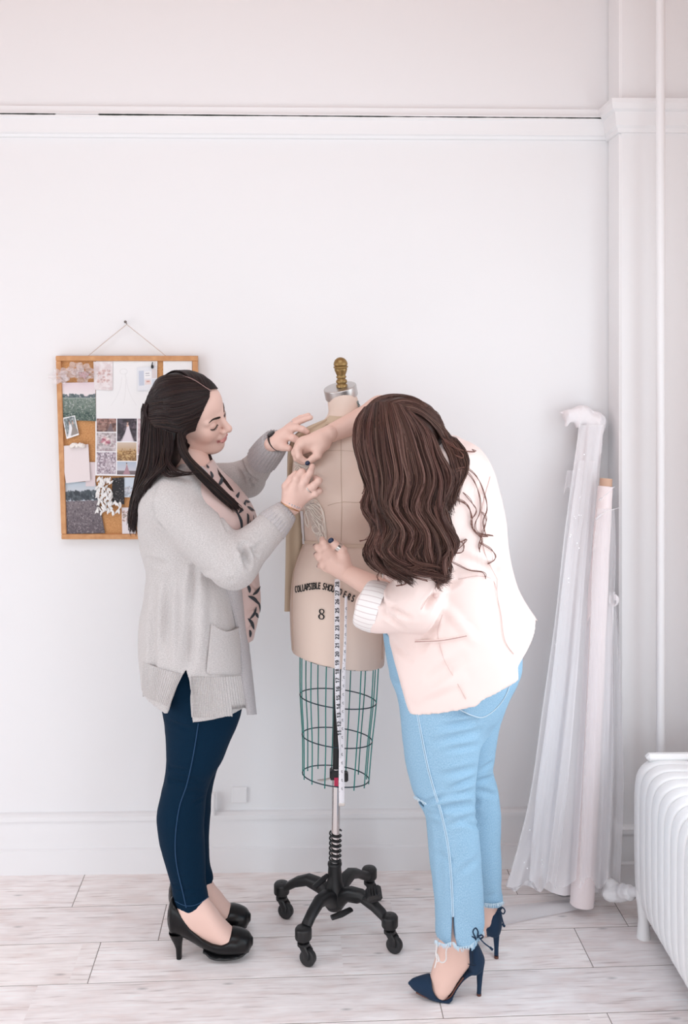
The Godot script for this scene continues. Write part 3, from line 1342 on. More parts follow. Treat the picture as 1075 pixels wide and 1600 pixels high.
func dab(im: Image, cx: float, cy: float, rx: float, ry: float, c: Color, a := 1.0) -> void:
	for y in range(maxi(0, int(cy - ry)), mini(im.get_height(), int(cy + ry) + 1)):
		for x in range(maxi(0, int(cx - rx)), mini(im.get_width(), int(cx + rx) + 1)):
			var q := Vector2((x - cx) / rx, (y - cy) / ry).length()
			if q < 1.0:
				im.set_pixel(x, y, im.get_pixel(x, y).lerp(c, a * minf(1.0, (1.0 - q) * 3.0)))

func speckle(im: Image, rc: Rect2, n: int, r0: float, r1: float, cs: Array, a := 0.8) -> void:
	for i in n:
		dab(im, rng.randf_range(rc.position.x, rc.end.x), rng.randf_range(rc.position.y, rc.end.y), rng.randf_range(r0, r1), rng.randf_range(r0, r1), cs[rng.randi() % cs.size()], a)

func shade(im: Image, y0: int, y1: int, a: Color, b: Color) -> void:
	for y in range(y0, y1):
		im.fill_rect(Rect2i(0, y, im.get_width(), 1), a.lerp(b, float(y - y0) / maxi(1, y1 - y0)))

func figure(im: Image, x: float, base: float, h: float, dress: Color, skin: Color) -> void:
	for i in 30:
		var f := i / 29.0
		dab(im, x + sin(f * 2.0) * h * 0.02, base - h * 0.72 * f, maxf(2.0, h * (0.30 * pow(1.0 - f, 1.4) + 0.07)), h * 0.05, dress, 0.85)
	dab(im, x, base - h * 0.75, h * 0.07, h * 0.07, skin)
	dab(im, x, base - h * 0.88, h * 0.055, h * 0.075, skin)
	dab(im, x, base - h * 0.93, h * 0.06, h * 0.05, c8(70, 50, 45))

func print_mat(im: Image) -> StandardMaterial3D:
	var m := mat(Color.WHITE, 0.55)
	m.albedo_texture = ImageTexture.create_from_image(im)
	return m

# a pinned sheet of paper: corners tl, tr, bl, br in pixels; the lower end lifts away a little
func sheet_mesh(cs: Array, up: float, curl: float) -> ArrayMesh:
	var rs := []
	var pu := []
	for j in 9:
		var f := j / 8.0
		var r := PackedVector3Array()
		var q := PackedVector3Array()
		for i in 7:
			var u := i / 6.0
			var a := Vector2(lerpf(cs[0][0], cs[1][0], u), lerpf(cs[0][1], cs[1][1], u))
			var b := Vector2(lerpf(cs[2][0], cs[3][0], u), lerpf(cs[2][1], cs[3][1], u))
			r.append(K(lerpf(a.x, b.x, f), lerpf(a.y, b.y, f), up + curl * f * f * (0.6 + 0.4 * u)))
			q.append(Vector3(0, 0, -0.0006))
		rs.append(r)
		pu.append(q)
	var mb := MB.new()
	mb.sheet(rs, pu)
	return mb.mesh()

func pin(parent: Node, x: float, y: float, up: float, c: Color) -> void:
	var mb := MB.new()
	mb.lathe(frame(K(x, y, up), Vector3(0, 0.1, 1)), [Vector2(0.0035, -0.001), Vector2(0.0035, 0.001), Vector2(0.002, 0.003), Vector2(0.002, 0.006), Vector2(0.0036, 0.008), Vector2(0.003, 0.0095), Vector2(0.0, 0.01)], 12)
	obj("push_pin", mb.mesh(), mat(c, 0.4), parent)

func pinned(called: String, label: String, cat: String, cs: Array, up: float, curl: float, im: Image, group := "", pins := []) -> Node3D:
	var mid := K((cs[0][0] + cs[3][0]) / 2.0, (cs[0][1] + cs[3][1]) / 2.0, up)
	var o := thing(called, label, cat, mid, group)
	obj("print", sheet_mesh(cs, up, curl), print_mat(im), o)
	for p in pins:
		pin(o, p[0], p[1], up + 0.0015, p[2])
	return o

func cork_board() -> void:
	var wood := mat(Color.WHITE, 0.5)
	wood.albedo_texture = noise_tex(c8(192, 134, 86), c8(216, 162, 114), 0.02, 3, 31, 256)
	wood.uv1_triplanar = true
	wood.uv1_world_triplanar = true
	wood.uv1_scale = Vector3(5, 5, 5)
	var cork := mat(Color.WHITE, 0.9)
	cork.albedo_texture = noise_tex(c8(184, 126, 78), c8(220, 168, 116), 0.16, 4, 33, 256)
	cork.uv1_triplanar = true
	cork.uv1_world_triplanar = true
	cork.uv1_scale = Vector3(4, 4, 4)
	var b := thing("cork_board", "wood framed cork board hung by a cord on the back wall, covered with pictures", "cork board", px(200, 842, WALL))
	# the board hangs with its left side leaning a little, as the corners in the photograph show
	var TL := [88.0, 556.0]
	var TR := [309.0, 556.0]
	var BL := [97.0, 842.0]
	var BR := [312.0, 842.0]
	var mb := MB.new()
	var rs := []
	var pu := []
	for j in 2:
		var r := PackedVector3Array()
		var q := PackedVector3Array()
		for i in 2:
			var a: Array = [[TL, TR], [BL, BR]][j][i]
			r.append(K(a[0], a[1], -0.002))
			q.append(Vector3(0, 0, -0.012))
		rs.append(r)
		pu.append(q)
	mb.sheet(rs, pu)
	obj("cork_panel", mb.mesh(), cork, b)
	for e in [[TL, TR, 0, 1], [BL, BR, 0, -1], [TL, BL, 1, 0], [TR, BR, -1, 0]]:
		var p := K(e[0][0], e[0][1], -0.001)
		var q := K(e[1][0], e[1][1], -0.001)
		var dn := Vector3(e[2], -e[3], 0) * 0.0085
		mb = MB.new()
		var dir := (q - p).normalized()
		var t := Transform3D(Basis(dir, Vector3(0, 0, 1).cross(dir).normalized(), Vector3(0, 0, 1)), (p + q) / 2 + dn)
		mb.box(t, Vector3(p.distance_to(q) - (0.0 if e[2] == 0 else 0.034), 0.017, 0.019), 0.002)
		obj("frame_rail", mb.mesh(), wood, b)
	# hanging cord over a nail
	mb = MB.new()
	mb.tube(curve([K(138, 556), K(168, 531), K(198, 507, 0.002)], 8), PackedFloat32Array([0.0013]), 6)
	mb.tube(curve([K(198, 507, 0.002), K(228, 531), K(259, 556)], 8), PackedFloat32Array([0.0013]), 6)
	obj("hanging_cord", mb.mesh(), mat(c8(208, 190, 182), 0.8), b)
	mb = MB.new()
	mb.lathe(frame(px(198, 506, WALL), Vector3(0, 0.25, 1)), [Vector2(0.0015, 0.0), Vector2(0.0015, 0.022), Vector2(0.0045, 0.0225), Vector2(0.0045, 0.025), Vector2(0.0, 0.0255)], 10)
	tag(obj("nail", mb.mesh(), mat(c8(120, 112, 108), 0.4, 0.8)), "small nail in the wall above the cork board, holding its cord", "nail")
	# divider-like strip of bare frame between the big sketch and the right hand paper is cork showing through
	var W := c8(238, 236, 236)
	# 1 big dress sketch
	var im := canvas(200, 184, W)
	for i in 60:
		var f := i / 59.0
		dab(im, 96 + sin(f * 3.0) * 4 - 6 * f, 40 + f * 100, 1.2, 1.2, c8(200, 197, 197), 0.3)
		dab(im, 96 + 34 * f * f + 4, 52 + f * 92, 1.1, 1.1, c8(204, 200, 200), 0.3)
		dab(im, 92 - 34 * f * f - 8, 52 + f * 92, 1.1, 1.1, c8(204, 200, 200), 0.3)
		dab(im, 90 + 12 * cos(f * TAU), 34 + 9 * sin(f * TAU), 1.0, 1.0, c8(200, 196, 196), 0.3)
	pinned("sketch", "large white sheet with a faint pencil dress sketch at the board's top middle", "sketch", [[150, 564], [246, 564], [150, 652], [244, 653]], 0.002, 0.002, im)
	# 2 blush photo
	im = canvas(96, 140, c8(226, 214, 214))
	speckle(im, Rect2(0, 0, 96, 140), 70, 6, 18, [c8(232, 222, 222), c8(214, 196, 196), c8(238, 232, 232)], 0.5)
	speckle(im, Rect2(20, 40, 60, 60), 40, 3, 9, [c8(206, 168, 162), c8(190, 150, 146), c8(230, 205, 200)], 0.6)
	pinned("photo", "pale blush photo of draped fabric and flowers, overlapping the big sketch's left edge", "photo", [[146, 565], [176, 565], [147, 609], [176, 610]], 0.004, 0.001, im)
	# 3 small printed collage
	im = canvas(100, 128, c8(228, 228, 232))
	for q in [[8, 20, 26, 80, c8(196, 202, 216)], [36, 26, 34, 36, c8(240, 238, 238)], [42, 34, 20, 4, c8(150, 150, 158)], [38, 70, 30, 26, c8(230, 214, 210)], [74, 14, 22, 50, c8(216, 206, 206)], [74, 70, 20, 40, c8(206, 212, 220)], [42, 46, 22, 3, c8(170, 170, 176)], [46, 76, 16, 8, c8(208, 160, 150)]]:
		im.fill_rect(Rect2i(q[0], q[1], q[2], q[3]), q[4])
	var k := pinned("inspiration_card", "small bluish card of pasted swatches under a clip, at the sketch's right side", "card", [[214, 574], [245, 572], [215, 611], [246, 609]], 0.004, 0.002, im)
	mb = MB.new()
	mb.box(frame(K(238, 573, 0.008), Vector3.UP), Vector3(0.008, 0.012, 0.006), 0.002)
	mb.box(frame(K(238, 568, 0.008), Vector3(0.2, 1, 0)), Vector3(0.003, 0.010, 0.003), 0.001)
	obj("clip", mb.mesh(), M.black_iron, k)
	# 4 right hand paper
	im = canvas(64, 64, c8(236, 234, 234))
	pinned("paper_sheet", "plain white sheet at the board's top right corner, partly behind dark hair", "paper", [[255, 563], [300, 563], [255, 640], [300, 640]], 0.002, 0.002, im)
	# 5 meadow photo
	im = canvas(208, 240, c8(230, 212, 216))
	shade(im, 0, 80, c8(228, 208, 214), c8(232, 222, 222))
	speckle(im, Rect2(0, 78, 208, 20), 80, 5, 14, [c8(92, 104, 110), c8(112, 122, 124), c8(74, 88, 92)], 0.8)
	shade(im, 96, 104, c8(150, 160, 154), c8(140, 152, 142))
	shade(im, 104, 240, c8(128, 140, 132), c8(78, 94, 86))
	speckle(im, Rect2(0, 104, 208, 136), 500, 1.5, 6, [c8(92, 112, 98), c8(60, 84, 76), c8(150, 158, 150), c8(178, 180, 176), c8(112, 130, 112)], 0.7)
	speckle(im, Rect2(0, 190, 208, 50), 120, 2, 7, [c8(44, 66, 62), c8(70, 92, 84)], 0.7)
	pinned("photo", "landscape photo of a green meadow under a pale pink sky, at the board's upper left", "photo", [[97, 598], [149, 597], [99, 656], [150, 658]], 0.003, 0.002, im, "", [])
	# 6 small tilted wedding photo
	im = canvas(90, 130, c8(240, 238, 238))
	im.fill_rect(Rect2i(6, 6, 78, 112), c8(150, 158, 160))
	speckle(im, Rect2(8, 8, 72, 108), 90, 4, 12, [c8(120, 132, 134), c8(176, 180, 180), c8(96, 106, 108)], 0.6)
	figure(im, 40, 116, 96, c8(232, 230, 232), c8(206, 170, 156))
	figure(im, 62, 116, 92, c8(150, 140, 134), c8(206, 170, 156))
	pinned("photo", "small tilted white bordered wedding photo below the meadow picture", "photo", [[98, 653], [117, 649], [104, 686], [123.5, 679.5]], 0.005, 0.003, im)
	# 7 collage sheet of eight pictures
	im = canvas(332, 364, c8(240, 238, 240))
	var cells := [[8, 8, 118, 82, 0], [132, 8, 118, 142, 1], [256, 8, 70, 220, 2], [8, 96, 118, 116, 3], [132, 156, 118, 114, 4], [8, 218, 118, 136, 5], [132, 276, 118, 80, 6], [256, 234, 70, 120, 3]]
	for q in cells:
		var s := canvas(q[2], q[3], c8(150, 120, 110))
		var rr := Rect2(0, 0, q[2], q[3])
		match q[4]:
			0:
				shade(s, 0, 60, c8(168, 130, 122), c8(140, 106, 96))
				speckle(s, rr, 60, 4, 14, [c8(120, 84, 74), c8(84, 62, 60), c8(180, 150, 140)], 0.5)
				figure(s, 82, 80, 70, c8(120, 104, 108), c8(200, 160, 146))
			1:
				s.fill(c8(58, 50, 58))
				speckle(s, rr, 50, 6, 18, [c8(84, 76, 86), c8(40, 36, 42), c8(120, 108, 116)], 0.6)
				figure(s, 62, 140, 130, c8(226, 216, 222), c8(212, 176, 162))
			2:
				s.fill(c8(206, 186, 190))
				speckle(s, rr, 60, 6, 16, [c8(190, 160, 166), c8(226, 212, 214), c8(170, 140, 140)], 0.6)
			3:
				s.fill(c8(198, 188, 190))
				speckle(s, rr, 90, 4, 12, [c8(226, 216, 216), c8(172, 150, 156), c8(150, 140, 140)], 0.7)
				for f in 26:
					dab(s, 54 + sin(f * 2.4) * f, 52 + cos(f * 2.4) * f * 0.9, 11, 9, [c8(158, 82, 104), c8(216, 176, 178), c8(236, 224, 220), c8(196, 130, 140)][f % 4], 0.7)
			4:
				shade(s, 0, 50, c8(214, 196, 180), c8(190, 160, 128))
				shade(s, 50, 114, c8(170, 132, 88), c8(140, 104, 64))
				speckle(s, Rect2(0, 40, 118, 74), 160, 2, 7, [c8(196, 158, 104), c8(120, 86, 54), c8(212, 180, 132)], 0.7)
			5:
				s.fill(c8(186, 172, 180))
				speckle(s, rr, 260, 3, 8, [c8(216, 206, 214), c8(150, 132, 144), c8(120, 106, 118), c8(232, 226, 230)], 0.7)
			6:
				shade(s, 0, 56, c8(180, 192, 208), c8(206, 204, 212))
				shade(s, 56, 80, c8(132, 120, 124), c8(110, 96, 100))
				figure(s, 58, 76, 72, c8(178, 140, 150), c8(204, 166, 152))
		im.blit_rect(s, Rect2i(0, 0, q[2], q[3]), Vector2i(q[0], q[1]))
	pinned("photo_collage", "white sheet printed with a grid of wedding pictures in the board's middle", "photo collage", [[149, 652], [235, 652], [149, 743], [234, 744]], 0.003, 0.002, im)
	# 8 pink paper with a paper flower bow
	im = canvas(64, 64, c8(232, 220, 220))
	var pk := pinned("note_paper", "blush pink paper with a small white bow at its top, at the board's left edge", "paper", [[95, 697], [138, 694], [103, 755], [141, 751]], 0.006, 0.004, im)
	mb = MB.new()
	net([ell(Transform3D(Basis(Vector3(0, 0, 1), 0.5), K(114, 696, 0.014)), Vector3(0.014, 0.008, 0.007), 0.006), ell(Transform3D(Basis(Vector3(0, 0, 1), -0.4), K(128, 696, 0.014)), Vector3(0.014, 0.008, 0.007), 0.006), ell(Transform3D(Basis(), K(121, 697, 0.015)), Vector3(0.006, 0.006, 0.006), 0.004)], 0.002, mb)
	ripple(mb, 0, 0.003, 120.0, 6)
	mb.smooth()
	obj("paper_bow", mb.mesh(), mat(c8(240, 232, 226), 0.8), pk)
	# pale paper behind it
	im = canvas(32, 48, c8(222, 206, 208))
	pinned("paper_slip", "narrow pale pink slip between the bow paper and the picture grid", "paper", [[132, 722], [149, 722], [134, 760], [149, 760]], 0.003, 0.001, im)
	# 9 grey field photo
	im = canvas(244, 320, c8(190, 200, 208))
	shade(im, 0, 90, c8(188, 200, 210), c8(206, 206, 210))
	speckle(im, Rect2(0, 60, 244, 50), 160, 6, 20, [c8(66, 74, 80), c8(88, 96, 102), c8(52, 58, 66)], 0.8)
	shade(im, 118, 320, c8(128, 118, 122), c8(92, 82, 88))
	speckle(im, Rect2(0, 112, 244, 208), 700, 1.5, 7, [c8(150, 140, 144), c8(84, 74, 80), c8(112, 100, 108), c8(70, 62, 70), c8(168, 158, 160)], 0.6)
	pinned("photo", "large grey photo of a misty field below dark trees, at the board's lower left", "photo", [[102, 754], [149, 752], [104, 834], [164, 833]], 0.002, 0.002, im)
	# 10 black flowered fabric swatch
	im = canvas(76, 166, c8(24, 24, 28))
	speckle(im, Rect2(0, 0, 76, 166), 110, 1.2, 4, [c8(190, 178, 176), c8(120, 110, 112), c8(60, 58, 62)], 0.7)
	pinned("fabric_swatch", "black flowered fabric swatch pinned below the picture grid", "swatch", [[175, 747], [194, 746], [175, 787], [194, 788]], 0.005, 0.002, im)
	# 11 pale blue photo
	im = canvas(60, 110, c8(206, 216, 226))
	speckle(im, Rect2(0, 50, 60, 60), 70, 3, 9, [c8(176, 180, 190), c8(210, 204, 206), c8(150, 152, 160)], 0.6)
	pinned("photo", "pale blue photo right of the black swatch, partly behind the long dark hair", "photo", [[194, 746], [212, 746], [194, 777], [212, 777]], 0.003, 0.001, im)
	# 12 white card with flower
	im = canvas(60, 150, c8(228, 220, 222))
	speckle(im, Rect2(4, 20, 52, 60), 60, 3, 9, [c8(196, 160, 150), c8(150, 120, 110), c8(222, 200, 196), c8(120, 112, 96)], 0.6)
	pinned("flower_card", "white card with a small flower print at the board's bottom, left of the hair tips", "card", [[190, 793], [212, 793], [191, 834], [212, 834]], 0.003, 0.001, im)
	# 13 beaded petal trim
	var lt := thing("petal_trim", "cluster of glossy white petal trim pinned below the picture grid", "trim", K(165, 780, 0.01))
	mb = MB.new()
	var r3 := RandomNumberGenerator.new()
	r3.seed = 12
	for i in 90:
		var y := lerpf(748, 802, r3.randf())
		var x := lerpf(150, 174, r3.randf()) if y < 786 else lerpf(150, 189, r3.randf())
		var an := r3.randf_range(-0.9, 0.9)
		var cc := K(x, y, 0.008 + r3.randf() * 0.006)
		var dv := Vector3(sin(an), -cos(an), 0.25) * 0.017
		mb.tube(PackedVector3Array([cc - dv * 0.6, cc - dv * 0.3, cc, cc + dv * 0.3, cc + dv * 0.55]), PackedFloat32Array([0.0006, 0.0034, 0.0042, 0.003, 0.0004]), 7, false, 0.4, Vector3(0, 0, 1))
	obj("petals", mb.mesh(), mat(c8(236, 234, 232), 0.35), lt)
	# 14 tulle rosettes at the corner
	for q in [["organza_bow", "sheer white organza bow overhanging the board's top left corner", [[92, 588, 0.03, 0.5], [104, 584, 0.026, -0.3], [98, 592, 0.02, 0.9]]], ["organza_flower", "gathered pink and white organza flower pinned at the board's top, beside the sheer bow", [[118, 575, 0.026, 0.4], [132, 578, 0.026, -0.5], [130, 590, 0.022, 0.1], [122, 583, 0.02, 1.2], [140, 586, 0.016, 0.7]]]]:
		var ro := thing(q[0], q[1], "fabric bow", K(q[2][0][0], q[2][0][1], 0.012))
		mb = MB.new()
		for w in q[2]:
			var rr := []
			for j in 6:
				var f := j / 5.0
				var row := PackedVector3Array()
				for i in 40:
					var an := TAU * i / 40.0
					var rad: float = w[2] * (0.15 + 0.85 * f) * (1.0 + 0.18 * sin(an * 5.0 + w[3] * 9.0))
					row.append(K(w[0], w[1], 0.006 + 0.014 * f + 0.008 * f * sin(an * 7.0 + w[3] * 4.0)) + Vector3(cos(an) * rad, sin(an) * rad * 0.75, 0))
				rr.append(row)
			mb.rows(rr, true)
		obj("gathers", mb.mesh(), gauze(0.42, Color(0.98, 0.95, 0.96)), ro)
		if q[0] == "organza_flower":
			mb = MB.new()
			for i in 14:
				var an := i * 2.4
				mb.lathe(frame(K(131 + cos(an) * i * 0.5, 586 + sin(an) * i * 0.4, 0.02), Vector3(cos(an) * 0.3, sin(an) * 0.3, 1)), [Vector2(0.0045, 0.0), Vector2(0.005, 0.002), Vector2(0.001, 0.004)], 8)
			obj("flower_center", mb.mesh(), mat(c8(196, 164, 166), 0.7), ro)

# ----------------------------------------------------------------- dress form
var torso_prims := []

func form_shape() -> Array:
	var ps := []
	ps.append(tall(D_FORM, [
		[612, 510, 556, 0.0, 0.045], [630, 512, 561, 0.0, 0.047], [648, 512, 566, 0.0, 0.050], [662, 500, 580, 0.0, 0.058], [676, 480, 596, 0.0, 0.072], [692, 464, 606, 0.0, 0.085],
		[715, 458, 611, 0.002, 0.094], [745, 458, 610, 0.012, 0.104], [775, 462, 604, 0.018, 0.108], [800, 468, 595, 0.010, 0.098], [830, 473, 583, 0.0, 0.085], [848, 473.5, 581, -0.002, 0.083],
		[866, 467, 588, -0.004, 0.088], [885, 460, 594, -0.006, 0.096], [915, 455, 600, -0.01, 0.106], [950, 453, 603, -0.014, 0.114], [992, 454, 603, -0.016, 0.118], [1022, 456, 601, -0.016, 0.117], [1060, 456, 600, -0.016, 0.115]], 0.02))
	# bust
	ps.append(ell(Transform3D(Basis(), Q(494, 752, 0.065)), Vector3(0.052, 0.056, 0.052), 0.05))
	ps.append(ell(Transform3D(Basis(), Q(572, 754, 0.065)), Vector3(0.052, 0.056, 0.052), 0.05))
	# the bottom edge slopes a little, as in the photograph
	ps.append(cutter(D_FORM, [[400, 1009], [456, 1018], [600, 1036], [660, 1043], [660, 1200], [400, 1200]], 0.004))
	return ps

func letter(mb: MB, s: String, font: Font, high: float, px_: float, py_: float, turn: float, wide := 1.0) -> void:
	var tm := TextMesh.new()
	tm.text = s
	tm.font = font
	tm.font_size = 64
	tm.pixel_size = high / 64.0 * 1.38
	tm.depth = 0.0008
	tm.horizontal_alignment = HORIZONTAL_ALIGNMENT_CENTER
	tm.vertical_alignment = VERTICAL_ALIGNMENT_CENTER
	var p := hit(torso_prims, px_, py_, D_FORM - 0.3, D_FORM + 0.2)
	var n := slope(torso_prims, p)
	var x := Vector3.UP.cross(n).normalized()
	var b := Basis(x, n.cross(x), n) * Basis(Vector3(0, 0, 1), turn) * Basis.from_scale(Vector3(wide, 1, 1))
	mb.add(tm, Transform3D(b, p + n * 0.0018))

func on_form(x: float, y: float, lift: float) -> Vector3:
	var p := hit(torso_prims, x, y, D_FORM - 0.3, D_FORM + 0.2)
	return p + slope(torso_prims, p) * lift

func line_on_form(mb: MB, keys: Array, n: int, r: float, lift := 0.0, sides := 5) -> void:
	var k := []
	for q in keys:
		k.append(Vector3(q[0], q[1], 0))
	var pts := PackedVector3Array()
	for q in curve(k, n):
		pts.append(on_form(q.x, q.y, lift))
	mb.tube(pts, PackedFloat32Array([r]), sides)

func dress_form() -> void:
	var linen := woven(c8(230, 207, 193), 0.03, 0.85, Vector3(14, 14, 14), 0.2, 41)
	linen.rim_enabled = true
	linen.rim = 0.15
	var cream := mat(c8(218, 196, 178), 0.85)
	torso_prims = form_shape()
	var f := thing("dress_form", "tan linen dress form with wire skirt cage on a black wheeled stand", "dress form", Vector3(px(524, 1458, D_FORM).x, 0, -D_FORM))
	var mb := MB.new()
	net(torso_prims, 0.006, mb)
	var torso := obj("torso", mb.mesh(), linen, f)
	# neck plate: metal cap tilted as cut, with a turned brass finial
	var ax := (px(531, 566, D_FORM) - px(534, 612, D_FORM)).normalized()
	var up := (Vector3(0.10, 1, 0) + Vector3(-0.18, 0, 0.14)).normalized()
	var cap_at := px(532.5, 612, D_FORM)
	mb = MB.new()
	mb.lathe(frame(cap_at, Vector3(-0.20, 1, 0.30)), [Vector2(0.0475, -0.016), Vector2(0.0485, -0.014), Vector2(0.0485, 0.013), Vector2(0.047, 0.0155), Vector2(0.044, 0.0158), Vector2(0.0, 0.016)], 40, Vector2(1, 0.95))
	obj("neck_cap", mb.mesh(), mat(c8(200, 196, 194), 0.36, 1.0), f)
	mb = MB.new()
	var prof := []
	for q in [[0.0165, 0], [0.0165, 5], [0.0130, 7], [0.0130, 8], [0.0160, 10], [0.0165, 13], [0.0150, 16], [0.0118, 18], [0.0118, 19.5], [0.0150, 21], [0.0150, 23.5], [0.0122, 25], [0.0150, 30], [0.0178, 36], [0.0192, 40], [0.0178, 41.2], [0.0178, 42], [0.0212, 43.2], [0.0212, 46], [0.0176, 47.2], [0.0176, 48], [0.0206, 49.4], [0.0208, 51], [0.0192, 56], [0.016, 60.5], [0.011, 64], [0.005, 65.8], [0.0, 66.2]]:
		prof.append(Vector2(q[0], q[1] * 0.00132))
	mb.lathe(frame(cap_at + Vector3(0.003, 0.014, 0.004), Vector3(-0.06, 1, 0.12)), prof, 28)
	obj("finial", mb.mesh(), M.brass, f)
	# waist tape and seams
	mb = patch(torso_prims, D_FORM, [[474, 844.5], [505, 846.5], [545, 850], [580, 850.5]], [[473.5, 849.5], [505, 852], [545, 855.5], [581, 855.5]], 34, 2, 0.0016, 0.001)
	obj("waist_tape", mb.mesh(), cream, f)
	mb = MB.new()
	line_on_form(mb, [[533, 665], [533, 740], [534, 790], [533, 846]], 40, 0.0008)
	line_on_form(mb, [[468, 712], [492, 706], [534, 704], [580, 708]], 24, 0.0006)
	line_on_form(mb, [[474, 850], [462, 880], [457.5, 910], [456.5, 960], [458, 1016]], 40, 0.0011)
	line_on_form(mb, [[536, 784], [560, 785], [585, 782]], 16, 0.0006)
	line_on_form(mb, [[512, 790], [526, 786], [540, 784]], 12, 0.0006)
	line_on_form(mb, [[590, 855], [596, 900], [598, 960], [597, 1030]], 30, 0.0009)
	obj("seam", mb.mesh(), mat(c8(190, 164, 144), 0.9), torso)
	# stamped lettering
	var font := SystemFont.new()
	font.font_names = PackedStringArray(["Droid Sans"])
	font.font_weight = 700
	mb = MB.new()
	var word := "COLLAPSIBLE SHOULDERS"
	var xs := [[0.0, 463.0], [1, 467.0], [3, 474.0], [5, 481.2], [8, 491.3], [10, 499.0], [11, 502], [12, 506.5], [14, 516], [16, 525.5], [17, 531.5], [18, 538.5], [20, 551.5]]
	var base := [Vector3(463, 921, 0), Vector3(481, 917, 0), Vector3(500, 915.5, 0), Vector3(520, 920, 0), Vector3(540, 928.5, 0), Vector3(556, 937, 0)]
	var bc := curve(base, 94)
	for i in word.length():
		if word[i] == " ":
			continue
		var x := 0.0
		for j in xs.size() - 1:
			if i >= xs[j][0] and i <= xs[j + 1][0]:
				x = lerpf(xs[j][1], xs[j + 1][1], (i - xs[j][0]) / float(xs[j + 1][0] - xs[j][0]))
		var q := bc[clampi(int((x - 463.0)), 0, 92)]
		var q2 := bc[clampi(int((x - 463.0)) + 1, 1, 93)]
		letter(mb, word[i], font, 0.0188, x, q.y, -atan2(q2.y - q.y, q2.x - q.x) * 0.8, 0.64)
	var serif := SystemFont.new()
	serif.font_names = PackedStringArray(["Droid Serif"])
	letter(mb, "8", serif, 0.029, 502.5, 960, -0.06)
	obj("stamped_lettering", mb.mesh(), M.black_print, torso)
	mb = MB.new()
	letter(mb, "8", serif, 0.020, 559.5, 632, 0.25)
	var g8 := obj("size_mark", mb.mesh(), mat(c8(40, 110, 118), 0.8), torso)
	for q in [[505, 744], [505.5, 747.5], [550, 706], [470, 980]]:
		mb = MB.new()
		mb.lathe(frame(on_form(q[0], q[1], 0.0), Vector3(0, 0, 1)), [Vector2(0.0013, 0.0), Vector2(0.0012, 0.0008), Vector2(0.0, 0.001)], 8)
		obj("pin_hole", mb.mesh(), mat(c8(110, 90, 76), 0.9), torso)
	# wire cage: four hoops and fourteen uprights
	var ez := 0.098
	var hoops := [[468.5, 1022, 592, 1040, 0.105], [468.5, 1085, 588, 1098, 0.103], [472, 1147, 581.5, 1158, 0.096], [472.5, 1207, 576.5, 1218, 0.092]]
	var rings := []
	for h in hoops:
		var a := px(h[0], h[1], D_FORM)
		var b := px(h[2], h[3], D_FORM)
		var ring := PackedVector3Array()
		for i in 56:
			var an := TAU * i / 56
			ring.append((a + b) / 2 + (b - a) / 2 * cos(an) + Vector3(0, 0, h[4] * 0.8) * sin(an))
		rings.append(ring)
		mb = MB.new()
		mb.tube(ring, PackedFloat32Array([0.0017]), 7, true)
		obj("cage_hoop", mb.mesh(), M.wire_dark, f)
	for i in 14:
		var at := i * 4 + 1
		mb = MB.new()
		var pts := []
		for h in 4:
			pts.append(rings[h][at])
		var tip: Vector3 = rings[3][at] + (rings[3][at] - rings[2][at]).normalized() * 0.006
		pts.append(tip)
		pts[0] = rings[0][at] + Vector3(0, 0.02, 0)
		mb.tube(curve(pts, 16), PackedFloat32Array([0.0017]), 6)
		obj("cage_wire", mb.mesh(), M.wire, f)
	# post
	var foot := px(523, 1388, D_FORM)
	var top := px(527.5, 1030, D_FORM)
	var along := func(y: float) -> Vector3:
		return foot.lerp(top, (1388.0 - y) / 358.0)
	mb = MB.new()
	mb.tube(PackedVector3Array([along.call(1000), along.call(1206)]), PackedFloat32Array([0.0105]), 16)
	obj("post_sleeve", mb.mesh(), M.black_plastic, f)
	mb = MB.new()
	mb.tube(PackedVector3Array([along.call(1200), along.call(1372)]), PackedFloat32Array([0.0125]), 20)
	obj("post", mb.mesh(), M.chrome, f)
	mb = MB.new()
	mb.box(Transform3D(Basis(), along.call(1209) + Vector3(-0.003, 0, 0)), Vector3(0.032, 0.028, 0.034), 0.004)
	mb.box(Transform3D(Basis(), along.call(1210) + Vector3(0.024, -0.004, 0.004)), Vector3(0.022, 0.026, 0.026), 0.004)
	var clamp_ := obj("clamp", mb.mesh(), M.black_plastic, f)
	mb = MB.new()
	var c0: Vector3 = along.call(1213)
	mb.tube(curve([c0 + Vector3(-0.012, 0, 0.01), c0 + Vector3(-0.035, -0.004, 0.015), c0 + Vector3(-0.055, -0.003, 0.018)], 6), PackedFloat32Array([0.0045, 0.004, 0.005, 0.005, 0.004, 0.002]), 8, false, 0.6)
	obj("clamp_lever", mb.mesh(), M.silver, clamp_)
	mb = MB.new()
	mb.box(Transform3D(Basis(), along.call(1217) + Vector3(0.0, -0.002, 0.018)), Vector3(0.012, 0.026, 0.002), 0.0005)
	obj("clamp_tag", mb.mesh(), mat(c8(190, 40, 80), 0.5), clamp_)
	# spring round the lower post
	var pts2 := PackedVector3Array()
	for i in 201:
		var u := i / 200.0
		var c: Vector3 = along.call(lerpf(1368, 1298, u))
		pts2.append(c + Vector3(cos(u * TAU * 9.0), 0, sin(u * TAU * 9.0)) * 0.0165)
	mb = MB.new()
	mb.tube(pts2, PackedFloat32Array([0.0026]), 7)
	obj("spring", mb.mesh(), M.black_iron, f)
	# hub and the four cast legs with casters
	var hub := Vector3(foot.x, 0, foot.z)
	mb = MB.new()
